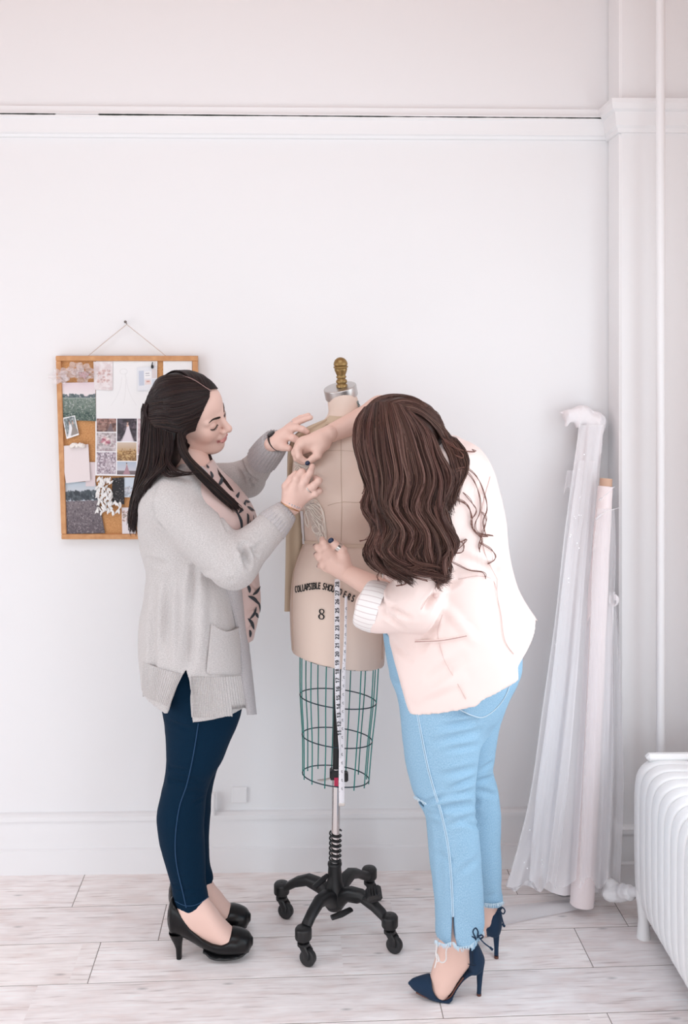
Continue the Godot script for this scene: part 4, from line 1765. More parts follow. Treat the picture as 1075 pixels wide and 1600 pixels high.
	mb.lathe(Transform3D(Basis(), hub), [Vector2(0.022, 0.072), Vector2(0.031, 0.085), Vector2(0.033, 0.11), Vector2(0.026, 0.14), Vector2(0.021, 0.16), Vector2(0.019, 0.195), Vector2(0.021, 0.2), Vector2(0.0205, 0.206), Vector2(0.0125, 0.208)], 24)
	obj("hub", mb.mesh(), M.black_iron, f)
	var feet := [[440, 1433], [474, 1507], [609, 1487], [577, 1408]]
	for q in feet:
		var g := on_floor(q[0], q[1])
		var dir := Vector3(g.x - hub.x, 0, g.z - hub.z)
		var L := dir.length()
		dir = dir.normalized()
		var side := dir.cross(Vector3.UP)
		mb = MB.new()
		var leg := []
		for w in [[0.02, 0.105, 0.022, 0.030], [0.05, 0.128, 0.018, 0.020], [0.09, 0.134, 0.016, 0.016], [0.13, 0.118, 0.015, 0.015], [0.16, 0.098, 0.015, 0.014], [L - 0.012, 0.086, 0.017, 0.013], [L + 0.004, 0.084, 0.019, 0.012]]:
			var row := PackedVector3Array()
			var c := hub + dir * (w[0] as float) + Vector3(0, w[1], 0)
			for i in 18:
				var an := TAU * i / 18
				row.append(c + side * (signf(cos(an)) * pow(absf(cos(an)), 0.7) * w[2]) + Vector3(0, signf(sin(an)) * pow(absf(sin(an)), 0.7) * w[3], 0))
			leg.append(row)
		mb.rows(leg, true)
		ripple(mb, 0, 0.0016, 130.0, 8)
		mb.smooth()
		var lg := obj("leg", mb.mesh(), M.black_iron, f)
		mb = MB.new()
		mb.lathe(Transform3D(Basis(), Vector3(g.x, 0.072, g.z)), [Vector2(0.022, 0.0), Vector2(0.0235, 0.003), Vector2(0.0235, 0.026), Vector2(0.02, 0.031), Vector2(0.005, 0.032), Vector2(0.0, 0.030)], 22)
		obj("socket", mb.mesh(), M.black_plastic, lg)
		# caster: stem, fork and wheel trailing to the right
		var tr := Vector3(0.8, 0, 0.35).normalized()
		var wc := Vector3(g.x, 0.0232, g.z) + tr * 0.014
		var axle := tr.cross(Vector3.UP)
		mb = MB.new()
		mb.tube(PackedVector3Array([Vector3(g.x, 0.076, g.z), Vector3(g.x, 0.056, g.z)]), PackedFloat32Array([0.008]), 12)
		mb.tube(PackedVector3Array([Vector3(g.x, 0.062, g.z), Vector3(g.x, 0.054, g.z)]), PackedFloat32Array([0.017, 0.017]), 16)
		for s in [-1.0, 1.0]:
			mb.tube(PackedVector3Array([Vector3(g.x, 0.058, g.z) + axle * 0.011 * s, wc + Vector3(0, 0.014, 0) + axle * 0.013 * s, wc + axle * 0.013 * s]), PackedFloat32Array([0.010, 0.010, 0.008]), 10, false, 0.35, axle)
		var cs := obj("caster", mb.mesh(), M.black_plastic, f)
		mb = MB.new()
		mb.lathe(frame(wc, axle, Vector3.UP), [Vector2(0.006, -0.0095), Vector2(0.013, -0.009), Vector2(0.0205, -0.0095), Vector2(0.023, -0.0065), Vector2(0.023, 0.0065), Vector2(0.0205, 0.0095), Vector2(0.013, 0.009), Vector2(0.006, 0.0095)], 26)
		obj("wheel", mb.mesh(), mat(c8(34, 34, 36), 0.55), cs)
	# tightening lever and foot pedal
	mb = MB.new()
	mb.tube(PackedVector3Array([px(511, 1368, D_FORM - 0.02), px(505, 1374, D_FORM - 0.04), px(490, 1387, D_FORM - 0.07)]), PackedFloat32Array([0.006, 0.0085, 0.0075]), 12)
	obj("tightening_lever", mb.mesh(), M.black_plastic, f)
	mb = MB.new()
	mb.tube(PackedVector3Array([px(540, 1405, D_FORM - 0.02), px(558, 1408, D_FORM - 0.05), px(575, 1402, D_FORM - 0.07)]), PackedFloat32Array([0.007]), 10)
	mb.box(frame(px(584, 1397, D_FORM - 0.08), Vector3(-0.25, 1, 0.25)), Vector3(0.046, 0.022, 0.05), 0.007)
	var pd := obj("foot_pedal", mb.mesh(), M.black_plastic, f)
	mb = MB.new()
	for i in 4:
		mb.box(frame(px(578.0 + i * 4.3, 1393.2 - i * 1.0, D_FORM - 0.083 - 0.004 * i), Vector3(-0.25, 1, 0.25)), Vector3(0.005, 0.006, 0.034), 0.0015)
	obj("pedal_ridge", mb.mesh(), M.black_iron, pd)
	mb = MB.new()
	mb.tube(PackedVector3Array([px(518, 1434, D_FORM - 0.10), px(532, 1429, D_FORM - 0.09), px(548, 1421, D_FORM - 0.06)]), PackedFloat32Array([0.010, 0.012, 0.010]), 12, false, 0.6)
	obj("pedal_arm", mb.mesh(), M.black_plastic, f)
	form_cloths()

# things lying on the form
func form_cloths() -> void:
	# muslin panel over the shoulder, hanging down behind
	var muslin := woven(c8(200, 178, 154), 0.04, 0.9, Vector3(14, 14, 14), 0.2, 43)
	var o := thing("muslin_panel", "loose tan muslin panel draped over the form's left shoulder and hanging straight down", "fabric panel", Q(450, 955, -0.04))
	var mb := MB.new()
	var rs := []
	var pu := []
	var L := [[653, 513, 0.02], [659, 498, 0.04], [668, 478, 0.05], [680, 460, 0.05], [700, 451, 0.04], [730, 449, 0.02], [770, 449, 0.0], [820, 447.5, -0.01], [880, 446.5, -0.02], [930, 445.5, -0.02], [955, 445, -0.02]]
	var Rr := [[656, 518, 0.03], [664, 514, 0.035], [674, 504, 0.05], [684, 488, 0.05], [700, 474, 0.03], [730, 470, -0.02], [770, 472, -0.03], [820, 477, -0.045], [880, 478, -0.055], [930, 476, -0.055], [955, 474, -0.055]]
	var lk := []
	var rk := []
	for i in L.size():
		lk.append(Q(L[i][1], L[i][0], L[i][2] - 0.01))
		rk.append(Q(Rr[i][1], Rr[i][0], Rr[i][2]))
	var lc := curve(lk, 50)
	var rc := curve(rk, 50)
	for j in 50:
		var r := PackedVector3Array()
		var q := PackedVector3Array()
		for i in 15:
			var u := i / 14.0
			var p := lc[j].lerp(rc[j], u)
			p += Vector3(-0.2, 0.1, 1).normalized() * (0.006 * sin(u * 9.0 + j * 0.02) + 0.012 * sin(u * PI))
			r.append(p)
			q.append(Vector3(0.0006, 0, -0.0016))
		rs.append(r)
		pu.append(q)
	mb.sheet(rs, pu)
	obj("cloth", mb.mesh(), muslin, o)
	# a flat piece over the top of the shoulder with its fold
	mb = patch(torso_prims, D_FORM, [[516, 650], [540, 651], [556, 648]], [[478, 690], [505, 678], [548, 662]], 22, 14, 0.0035, 0.0028)
	obj("shoulder_cloth", mb.mesh(), muslin, o)
	mb = MB.new()
	line_on_form(mb, [[482, 673], [500, 668], [522, 661], [545, 655]], 24, 0.0032, 0.005, 7)
	obj("fold", mb.mesh(), muslin, o)
	# lace applique: sheer ground with corded vines
	var a := thing("lace_applique", "ivory corded lace piece being pinned down the form's left side", "lace", on_form(490, 790, 0.002))
	mb = patch(torso_prims, D_FORM, [[460, 706], [470, 702], [482, 712]], [[466, 792], [476, 790], [492, 788]], 16, 24, 0.0022, 0.0008)
	obj("sheer_ground", mb.mesh(), gauze(0.16, Color(0.97, 0.95, 0.94)), a)
	mb = patch(torso_prims, D_FORM, [[474, 786], [486, 786], [499, 786]], [[498, 848], [503, 849], [509, 848]], 14, 22, 0.0022, 0.0008, func(u, v): return 0.0005 * sin(u * 20.0))
	obj("sheer_ground", mb.mesh(), gauze(0.16, Color(0.97, 0.95, 0.94)), a)
	mb = patch(torso_prims, D_FORM, [[470.5, 798], [474, 798]], [[474, 850], [476.5, 850]], 4, 20, 0.003, 0.001)
	obj("white_backing", mb.mesh(), mat(c8(240, 238, 240), 0.8), a)
	mb = MB.new()
	var vines := [
		[[486, 782], [492, 779], [499, 786], [503, 797], [506, 810], [505, 822], [508, 834], [508, 843], [503, 848], [499, 842], [503, 832]],
		[[482, 790], [489, 793], [494, 800], [499, 806], [503, 805], [505, 800], [500, 794], [493, 788], [487, 787]],
		[[484, 796], [490, 804], [496, 812], [499, 822], [500, 830], [496, 833], [490, 829], [489, 822], [494, 818]],
		[[488, 808], [494, 818], [500, 828], [505, 838], [507, 846], [501, 850]],
		[[478, 796], [481, 806], [483, 816], [481, 821], [478, 814], [477, 804], [481, 796]],
		[[494, 784], [501, 790], [505, 800], [507, 815], [509, 830], [509, 842]],
		[[486, 800], [491, 809], [497, 815], [503, 820], [505, 830]],
		[[479, 789], [486, 794], [491, 802], [497, 808], [503, 812]],
		[[484, 786], [491, 791], [498, 798], [504, 806]],
		[[488, 824], [493, 832], [499, 831], [501, 838], [506, 844]],
		[[460, 738], [464, 731], [468, 730], [474, 735], [480, 733], [485, 727]],
		[[459, 745], [466, 738], [472, 741], [479, 742], [484, 736]],
		[[461, 724], [468, 726], [475, 729], [482, 728], [486, 722]],
		[[462, 716], [467, 720], [474, 722], [481, 721]],
		[[470, 744], [474, 748], [479, 746], [483, 742]],
		[[458, 752], [463, 748], [468, 752], [472, 760]],
		[[463, 707], [466, 713], [472, 716], [478, 715]],
		[[476, 752], [480, 756], [484, 752], [486, 746]]]
	for v in vines:
		line_on_form(mb, v, v.size() * 6, 0.0012, 0.0034, 6)
		var sh := []
		for q in v:
			sh.append([q[0] + 1.6, q[1] + 2.2])
		line_on_form(mb, sh, v.size() * 5, 0.0009, 0.0032, 5)
	obj("cording", mb.mesh(), mat(c8(246, 236, 226), 0.7), a)

# ----------------------------------------------------------------- people: shared pieces
const SKIN := [0.80, 0.545, 0.465]

func lin(r: float, g: float, b: float) -> Color:
	return Color(r, g, b)

# head in its own axes: x to the figure's left, y up, z forward; origin midway between the ears, about 0.23 m tall
func head_prims() -> Array:
	var I0 := Transform3D()
	var at := func(x: float, y: float, z: float) -> Transform3D: return Transform3D(Basis(), Vector3(x, y, z))
	var ps := []
	ps.append(ell(at.call(0, 0.034, -0.016), Vector3(0.074, 0.086, 0.094), 0.02))
	ps.append(ell(at.call(0, -0.024, 0.022), Vector3(0.063, 0.082, 0.066), 0.03))
	ps.append(ell(at.call(0, 0.046, 0.036), Vector3(0.058, 0.05, 0.047), 0.025))
	for s in [-1.0, 1.0]:
		ps.append(cap(Vector3(0.050 * s, -0.060, 0.006), Vector3(0.016 * s, -0.094, 0.058), 0.021, 0.017, 0.025))
		ps.append(ell(at.call(0.036 * s, -0.024, 0.055), Vector3(0.025, 0.026, 0.025), 0.024))
		ps.append(cap(Vector3(0.046 * s, 0.020, 0.066), Vector3(0.012 * s, 0.020, 0.083), 0.007, 0.007, 0.012))
	ps.append(ell(at.call(0, -0.096, 0.068), Vector3(0.021, 0.017, 0.019), 0.02))
	ps.append(ell(at.call(0, -0.088, 0.018), Vector3(0.046, 0.026, 0.046), 0.03))
	# eye sockets and lids
	for s in [-1.0, 1.0]:
		ps.append(ell(at.call(0.032 * s, 0.006, 0.094), Vector3(0.018, 0.011, 0.013), 0.014, 1))
	for s in [-1.0, 1.0]:
		ps.append(ell(at.call(0.0315 * s, 0.004, 0.0715), Vector3(0.0145, 0.0120, 0.0135), 0.005))
	# nose
	ps.append(cap(Vector3(0, 0.016, 0.082), Vector3(0, -0.022, 0.1055), 0.0075, 0.0105, 0.011))
	ps.append(ell(at.call(0, -0.027, 0.1085), Vector3(0.0105, 0.0095, 0.0105), 0.008))
	for s in [-1.0, 1.0]:
		ps.append(ell(at.call(0.0115 * s, -0.031, 0.097), Vector3(0.0078, 0.0072, 0.0095), 0.006))
		ps.append(ell(at.call(0.0058 * s, -0.039, 0.104), Vector3(0.0032, 0.003, 0.0048), 0.003, 1))
	# lips
	ps.append(ell(at.call(0, -0.052, 0.085), Vector3(0.022, 0.012, 0.012), 0.012))
	for s in [-1.0, 1.0]:
		ps.append(ell(Transform3D(Basis(Vector3(0, 0, 1), -0.30 * s), Vector3(0.0085 * s, -0.0600, 0.0915)), Vector3(0.014, 0.0048, 0.0075), 0.004))
	ps.append(ell(at.call(0, -0.0695, 0.0905), Vector3(0.0165, 0.0062, 0.0082), 0.005))
	for s in [-1.0, 1.0]:
		ps.append(cap(Vector3(0, -0.0643, 0.1005), Vector3(0.0215 * s, -0.0690, 0.0865), 0.0012, 0.001, 0.0025, 1))
	# ears
	for s in [-1.0, 1.0]:
		ps.append(ell(Transform3D(Basis(Vector3(0, 1, 0), 0.35 * s) * Basis(Vector3(1, 0, 0), -0.15), Vector3(0.0745 * s, -0.004, -0.008)), Vector3(0.007, 0.031, 0.018), 0.006))
		ps.append(ell(at.call(0.084 * s, -0.002, -0.004), Vector3(0.005, 0.018, 0.009), 0.004, 1))
		ps.append(ell(at.call(0.0735 * s, -0.029, -0.002), Vector3(0.006, 0.009, 0.008), 0.004))
	# neck
	ps.append(cap(Vector3(0, -0.060, -0.028), Vector3(0, -0.150, -0.050), 0.052, 0.054, 0.03))
	return ps

func head_paint(p: Vector3) -> Color:
	var c := Vector3(SKIN[0], SKIN[1], SKIN[2])
	var x := absf(p.x)
	# blush on cheek and nose, ear lobes
	var b := exp(-(Vector3(x - 0.046, p.y + 0.030, p.z - 0.062) / 0.024).length_squared())
	c = c.lerp(Vector3(0.74, 0.36, 0.27), 0.38 * b)
	b = exp(-(Vector3(x - 0.056, p.y + 0.044, p.z - 0.036) / 0.026).length_squared())
	c = c.lerp(Vector3(0.72, 0.36, 0.28), 0.34 * b)
	b = exp(-(Vector3(x, p.y + 0.030, p.z - 0.112) / 0.014).length_squared())
	c = c.lerp(Vector3(0.72, 0.40, 0.33), 0.3 * b)
	# lips
	if p.z > 0.078:
		var up := pow(x / 0.0225, 2.0) + pow((p.y + 0.0605) / 0.0062, 2.0)
		var lo := pow(x / 0.0205, 2.0) + pow((p.y + 0.0690) / 0.0075, 2.0)
		var m := minf(up, lo)
		c = c.lerp(Vector3(0.63, 0.24, 0.23), clampf((1.25 - m) * 2.2, 0.0, 0.85))
		if absf(p.y + 0.0643 + 0.22 * x) < 0.0016 and x < 0.022:
			c = c.lerp(Vector3(0.36, 0.10, 0.10), 0.6)
	# lids: a warm shade in the fold
	var e := pow((x - 0.0315) / 0.0155, 2.0) + pow((p.y - 0.005) / 0.011, 2.0)
	if p.z > 0.055:
		c = c.lerp(Vector3(0.66, 0.40, 0.33), clampf(1.3 - e, 0.0, 0.35))
	# nostrils
	if Vector3(x - 0.0058, p.y + 0.038, p.z - 0.103).length() < 0.0042:
		c = Vector3(0.28, 0.10, 0.08)
	return Color(c.x, c.y, c.z)

func head_shape() -> Array:
	var mb := MB.new()
	net(head_prims(), 0.0026, mb, head_paint)
	return [mb]

func add_head(to: MB, head: MB, t: Transform3D) -> void:
	var f := to.V.size()
	for i in head.V.size():
		to.V.append(t * head.V[i])
		to.N.append((t.basis * head.N[i]).normalized())
		to.U.append(Vector2.ZERO)
		to.C.append(head.C[i])
	for i in head.I:
		to.I.append(f + i)

# a curve laid on the face
func on_face(keys: Array, n: int, lift: float) -> PackedVector3Array:
	var ps := head_prims()
	var out := PackedVector3Array()
	for q in curve(keys, n):
		var p := Vector3(q.x, q.y, 0.13)
		for i in 200:
			if field(p, ps) < lift:
				break
			p.z -= 0.0005
		out.append(p)
	return out

# brows and lash lines as thin fringes of hairs
func face_hair(t: Transform3D) -> Array:
	var brows := []
	var lashes := []
	for s in [-1.0, 1.0]:
		var mb := MB.new()
		mb.col = Color(0.030, 0.016, 0.012)
		var pts := PackedVector3Array()
		for q in on_face([Vector3(0.0125 * s, 0.0215, 0.0925), Vector3(0.024 * s, 0.0255, 0.0895), Vector3(0.037 * s, 0.0285, 0.0795), Vector3(0.0505 * s, 0.0235, 0.0655)], 16, 0.0004):
			pts.append(t * q)
		mb.tube(pts, PackedFloat32Array([0.0018, 0.0028, 0.0033, 0.0035, 0.0035, 0.0035, 0.0034, 0.0033, 0.0031, 0.0029, 0.0026, 0.0023, 0.0019, 0.0015, 0.0011, 0.0005]), 8, false, 0.55, t.basis.z.normalized())
		brows.append(mb)
		mb = MB.new()
		mb.col = Color(0.02, 0.012, 0.012)
		pts = PackedVector3Array()
		for q in on_face([Vector3(0.0185 * s, -0.0020, 0.0795), Vector3(0.025 * s, -0.0052, 0.0825), Vector3(0.033 * s, -0.0062, 0.0822), Vector3(0.041 * s, -0.0045, 0.0775), Vector3(0.0475 * s, -0.0008, 0.0690)], 18, 0.0006):
			pts.append(t * q)
		mb.tube(pts, PackedFloat32Array([0.0008, 0.0010, 0.0012]), 6)
		for i in 17:
			var q := pts[i]
			var d := (t.basis * Vector3(0.25 * s * (i - 6) / 8.0, -0.75, 0.8)).normalized()
			mb.tube(PackedVector3Array([q, q + d * 0.003, q + d * 0.006 + t.basis.y * 0.0006]), PackedFloat32Array([0.0006, 0.0004, 0.0001]), 4)
		lashes.append(mb)
	return [brows, lashes]

func skin_paint(p: Vector3) -> Color:
	return Color(SKIN[0], SKIN[1], SKIN[2])

# a hand: wrist, points of the palm, and five chains of joints with the radius at each end
func hand_prims(palm: Array, chains: Array, k := 0.004) -> Array:
	var ps := []
	for q in palm:
		ps.append(cap(q[0], q[1], q[2], q[3], q[4] if q.size() > 4 else 0.014))
	for ch in chains:
		var n: int = ch.size() - 2
		for i in n - 1:
			var ra := lerpf(ch[n], ch[n + 1], float(i) / (n - 1))
			var rb := lerpf(ch[n], ch[n + 1], float(i + 1) / (n - 1))
			ps.append(cap(ch[i], ch[i + 1], ra, rb, 0.009 if i == 0 else k))
	return ps

# ----------------------------------------------------------------- hair strands
var hair_rng := RandomNumberGenerator.new()

# strands running between guide curves (each a list of points of the same length)
func strands(mb: MB, guides: Array, count: int, r0: float, r1: float, cols: Array, jit: float, wave := 0.0, n := 16, spread := 1.0, shortest := 0.86) -> void:
	var gs := []
	for g in guides:
		gs.append(curve(g, n))
	for s in count:
		var u := (s + hair_rng.randf()) / count * (gs.size() - 1)
		u = clampf(u, 0.0, gs.size() - 1.001)
		var j := mini(int(u), gs.size() - 2) if gs.size() > 1 else 0
		var f := u - j
		var o := Vector3(hair_rng.randfn(), hair_rng.randfn(), hair_rng.randfn()) * jit
		var o2 := Vector3(hair_rng.randfn(), hair_rng.randfn(), hair_rng.randfn()) * jit * 1.2 * spread
		var ph := hair_rng.randf() * TAU
		var fr := hair_rng.randf_range(1.6, 2.6)
		var cut := hair_rng.randf_range(shortest, 1.0) if spread > 0.0 else 1.0
		var pts := PackedVector3Array()
		var rad := PackedFloat32Array()
		var rr := hair_rng.randf_range(r0, r1)
		for i in n:
			var t := float(i) / (n - 1) * cut
			var x := t * (n - 1)
			var i0 := mini(int(x), n - 2)
			var fx := x - i0
			var a: Vector3 = (gs[j] as PackedVector3Array)[i0].lerp(gs[j][i0 + 1], fx)
			var b: Vector3 = (gs[mini(j + 1, gs.size() - 1)] as PackedVector3Array)[i0].lerp(gs[mini(j + 1, gs.size() - 1)][i0 + 1], fx)
			var p := a.lerp(b, f) + o.lerp(o2, t) * (0.25 + 0.75 * t)
			p += Vector3(sin(ph + t * fr * TAU), 0.3 * cos(ph + t * fr * 5.0), cos(ph + t * fr * TAU)) * wave * t
			pts.append(p)
			rad.append(rr * (1.0 if t < 0.7 else lerpf(1.0, 0.18, (t - 0.7) / 0.3)) * (0.55 + 0.45 * minf(1.0, t * 6.0)))
		mb.col = cols[hair_rng.randi() % cols.size()]
		mb.tube(pts, rad, 4, false, 0.6, Vector3(0, 0, 1))

# keeps a point at least «lift» outside a field
func push(ps: Array, p: Vector3, lift: float) -> Vector3:
	for i in 3:
		var d := field(p, ps)
		if d >= lift:
			return p
		p += slope(ps, p) * (lift - d + 0.0003)
	return p

# guide curves smoothed and kept outside a field
func outside(ps: Array, guides: Array, lift: float, n := 16) -> Array:
	var out := []
	for g in guides:
		var c := curve(g, n)
		var o := []
		for p in c:
			o.append(push(ps, p, lift))
		out.append(o)
	return out

# pixels laid on a field, never behind the given depth
func laid(ps: Array, dd: float, qs: Array, lift: float) -> Array:
	var o := []
	for q in qs:
		var p := px(q[0], q[1], dd - q[2])
		var h := hit(ps, q[0], q[1], dd - 0.5, dd + 0.3)
		if field(h, ps) < 0.01 and h.z > p.z - lift:
			p = h + slope(ps, h) * lift
		o.append(p)
	return o

func pts_a(qs: Array) -> Array:
	var o := []
	for q in qs:
		o.append(A(q[0], q[1], q[2]))
	return o

func pts_b(qs: Array) -> Array:
	var o := []
	for q in qs:
		o.append(B(q[0], q[1], q[2]))
	return o

# ribbed cuff: a short tube with ribs along its length
func ribbed(a: Vector3, b: Vector3, ra: float, rb: float, ribs: int) -> MB:
	var ax := (b - a).normalized()
	var u := ax.cross(Vector3.UP).normalized()
	var w := ax.cross(u)
	var rs := []
	var n := ribs * 4
	for j in 9:
		var f := j / 8.0
		var row := PackedVector3Array()
		for i in n:
			var an := TAU * i / n
			var r := lerpf(ra, rb, f) + 0.0019 * sin(an * ribs) + 0.002 * sin(f * PI)
			row.append(a.lerp(b, f) + (u * cos(an) + w * sin(an)) * r)
		rs.append(row)
	var inner := PackedVector3Array()
	for p in rs[8]:
		inner.append(b + (p - b) * 0.72 - ax * 0.004)
	rs.append(inner)
	var mb := MB.new()
	mb.rows(rs, true)
	return mb

func band(at: Vector3, axis: Vector3, r: float, thick: float, squash := 1.0, up := Vector3.ZERO) -> MB:
	var mb := MB.new()
	mb.tube(ring_of(at, axis, r, 30), PackedFloat32Array([thick]), 8, true, squash, axis.normalized())
	return mb

# rows [px x, top, bottom, half width] along the foot at distance d: a loft lying along the x axis
func along(d: float, rs: Array, k := 0.008, op := 0) -> Loft:
	var out := []
	for r in rs:
		var a := px(r[0], r[1], d)
		var b := px(r[0], r[2], d)
		out.append([a.x, (a.y + b.y) / 2, a.z, (a.y - b.y) / 2, r[3]])
	return loft(Transform3D(Basis(Vector3(0, 1, 0), Vector3(1, 0, 0), Vector3(0, 0, 1)), Vector3.ZERO), out, k, op)

func built(ps: Array, c: float) -> MB:
	var mb := MB.new()
	net(ps, c, mb)
	return mb

# ----------------------------------------------------------------- the woman in the grey cardigan
func seamstress(head: Array) -> void:
	hair_rng.seed = 21
	var w := thing("person", "woman in light grey long cardigan, dark jeans and black pumps, reaching towards the dress form", "person", Vector3(A(312, 1478).x, 0, -D_SEAM))
	var ht := Transform3D(Basis(Vector3(0.3319, 0.5387, -0.7743), Vector3(-0.007, 0.8223, 0.5691), Vector3(0.9433, -0.1835, 0.2767)), Vector3(-0.3645, 1.5186, -2.88))
	# ---- body: one surface from neck to feet, hands and head added to it
	var skin := MB.new()
	skin.col = Color(SKIN[0], SKIN[1], SKIN[2])
	var ps := []
	ps.append(cap(ht * Vector3(0, -0.09, -0.035), A(303, 742, 0.0), 0.050, 0.058, 0.03))
	ps.append(tall(D_SEAM, [[730, 280, 322, 0.0, 0.09], [750, 255, 340, 0, 0.15], [790, 240, 368, 0, 0.15], [850, 245, 370, 0, 0.14], [910, 250, 372, 0, 0.14], [1000, 245, 372, 0, 0.16], [1080, 262, 368, 0, 0.15]], 0.04))
	for q in [[A(268, 786, 0.15), A(362, 886, 0.19), A(450, 796, 0.125)], [A(322, 752, -0.15), A(388, 750, -0.24), A(429, 691, 0.0)]]:
		ps.append(cap(q[0], q[1], 0.050, 0.042, 0.03))
		ps.append(cap(q[1], q[2], 0.040, 0.0235, 0.02))
	ps.append(tall(D_SEAM, [[1060, 275, 360, 0.08, 0.075], [1160, 268, 350, 0.08, 0.07], [1215, 266, 325, 0.08, 0.055], [1275, 256, 312, 0.08, 0.05], [1350, 272, 314, 0.065, 0.036], [1405, 278, 325, 0.06, 0.030], [1428, 281, 337, 0.06, 0.029]], 0.03))
	ps.append(tall(D_SEAM, [[1060, 278, 362, -0.08, 0.075], [1160, 275, 350, -0.08, 0.07], [1215, 274, 328, -0.08, 0.055], [1275, 272, 322, -0.08, 0.05], [1350, 290, 326, -0.06, 0.036], [1385, 296, 333, -0.055, 0.030], [1402, 298, 346, -0.055, 0.029]], 0.03))
	for q in [[262.0, 1488.0, 2.80], [264.0, 1450.0, 2.925]]:
		ps.append(along(q[2], foot_px([[274, 1412, 1448, 0.018], [285, 1404, 1456, 0.026], [300, 1404, 1464, 0.029], [315, 1405, 1472, 0.030], [329, 1414, 1477, 0.033], [341, 1429, 1480, 0.036], [354, 1444, 1482, 0.037], [368, 1458, 1482, 0.033], [380, 1466, 1480, 0.018]], q), 0.015))
	net(ps, 0.008, skin)
	# far hand, resting on the form's shoulder: wrist, palm, thumb and four fingers
	var hz := 0.02
	var H := func(x: float, y: float, z: float) -> Vector3: return A(x, y, z + hz)
	net(hand_prims([
		[H.call(424, 694, 0.0), H.call(436, 687, 0.0), 0.021, 0.021, 0.02], [H.call(436, 686, 0.0), H.call(446, 677, 0.004), 0.020, 0.015], [H.call(436, 688, 0.0), H.call(452, 670, -0.008), 0.019, 0.014], [H.call(434, 693, 0.008), H.call(440, 696, 0.012), 0.018, 0.012]],
		[
			[H.call(434, 694, 0.008), H.call(442, 698, 0.016), H.call(451, 700.5, 0.02), 0.0135, 0.0095],
			[H.call(446, 680, 0.006), H.call(458, 684.5, 0.014), H.call(466, 689, 0.014), H.call(471, 693, 0.010), 0.0115, 0.0085],
			[H.call(451, 671, -0.004), H.call(463, 668, 0.004), H.call(473, 671, 0.008), H.call(480, 675, 0.006), 0.0115, 0.0082],
			[H.call(452, 668, -0.016), H.call(463, 661, -0.016), H.call(473, 656, -0.012), H.call(485, 652.5, -0.006), 0.0105, 0.0078],
			[H.call(451, 667, -0.028), H.call(461, 658, -0.03), H.call(469, 653, -0.026), H.call(482, 648.5, -0.02), 0.0095, 0.0068]]), 0.0028, skin)
	# near hand, pressing the lace: back of the hand towards the camera, fingers up
	hz = NEAR
	H = func(x: float, y: float, z: float) -> Vector3: return A(x, y, z + NEAR)
	net(hand_prims([
		[H.call(446, 800, 0.005), H.call(454, 789, 0.005), 0.022, 0.0225, 0.02], [H.call(454, 789, 0.004), H.call(459, 762, 0.004), 0.022, 0.0165], [H.call(456, 788, 0.0), H.call(474, 764, 0.0), 0.021, 0.0155], [H.call(459, 790, 0.0), H.call(483, 772, -0.004), 0.019, 0.0135], [H.call(452, 785, 0.0), H.call(450, 770, -0.002), 0.018, 0.013]],
		[
			[H.call(449, 776, -0.004), H.call(447, 760, -0.012), H.call(455, 748, -0.014), H.call(462, 740, -0.016), 0.0135, 0.009],
			[H.call(459, 763, 0.006), H.call(463, 748, 0.012), H.call(471, 738, 0.004), H.call(473, 737, -0.014), 0.0120, 0.0095],
			[H.call(470, 761, 0.004), H.call(478, 749, 0.016), H.call(485, 738, 0.010), H.call(488, 729, -0.004), 0.0115, 0.0082],
			[H.call(480, 767, 0.0), H.call(491, 758, 0.014), H.call(498, 751, 0.012), H.call(493, 747, -0.006), 0.0112, 0.0088],
			[H.call(484, 774, -0.004), H.call(493, 771, 0.006), H.call(499, 767, 0.002), H.call(496, 765, -0.014), 0.0102, 0.0078]]), 0.0028, skin)
	add_head(skin, head[0], ht)
	obj("body", skin.mesh(), M.skin, w)
	var fh := face_hair(ht)
	for m: MB in fh[0]:
		obj("eyebrow", m.mesh(), M.hair, w)
	for m: MB in fh[1]:
		obj("eyelash", m.mesh(), M.hair, w)
	# ---- shoes
	for q in [[262.0, 1488.0, 2.80, "near"], [264.0, 1450.0, 2.925, "far"]]:
		var d: float = q[2]
		var sh := [along(d, foot_px([[262, 1424, 1444, 0.010], [265, 1409, 1454, 0.022], [275, 1405, 1461, 0.0295], [285, 1410, 1463, 0.031], [300, 1424, 1470, 0.032], [320, 1441, 1481, 0.036], [340, 1449, 1488, 0.041], [361, 1450, 1489.5, 0.0425], [378, 1453.5, 1488, 0.038], [388, 1458.5, 1484.5, 0.029], [394.5, 1465, 1476, 0.011]], q), 0.008)]
		var poly := []
		for v in foot_px([[272, 1407, 0, 0], [283, 1422.5, 0, 0], [299, 1444, 0, 0], [317, 1458.5, 0, 0], [332, 1465.5, 0, 0], [347, 1466, 0, 0], [358, 1461, 0, 0], [362, 1451, 0, 0], [362, 1330, 0, 0], [272, 1330, 0, 0]], q):
			poly.append([v[0], v[1]])
		sh.append(cutter(d, poly, 0.003))
		var shoe := obj("shoe", built(sh, 0.0035).mesh(), leather(), w)
		var sole := built([along(d, foot_px([[318, 1476, 1484, 0.028], [330, 1481, 1490.5, 0.036], [345, 1483, 1492.5, 0.039], [362, 1482, 1491, 0.040], [378, 1479, 1488.5, 0.035], [389, 1474, 1484, 0.024]], q), 0.004)], 0.003)
		obj("sole", sole.mesh(), M.black_plastic, shoe)
		var hl := MB.new()
		var rr := []
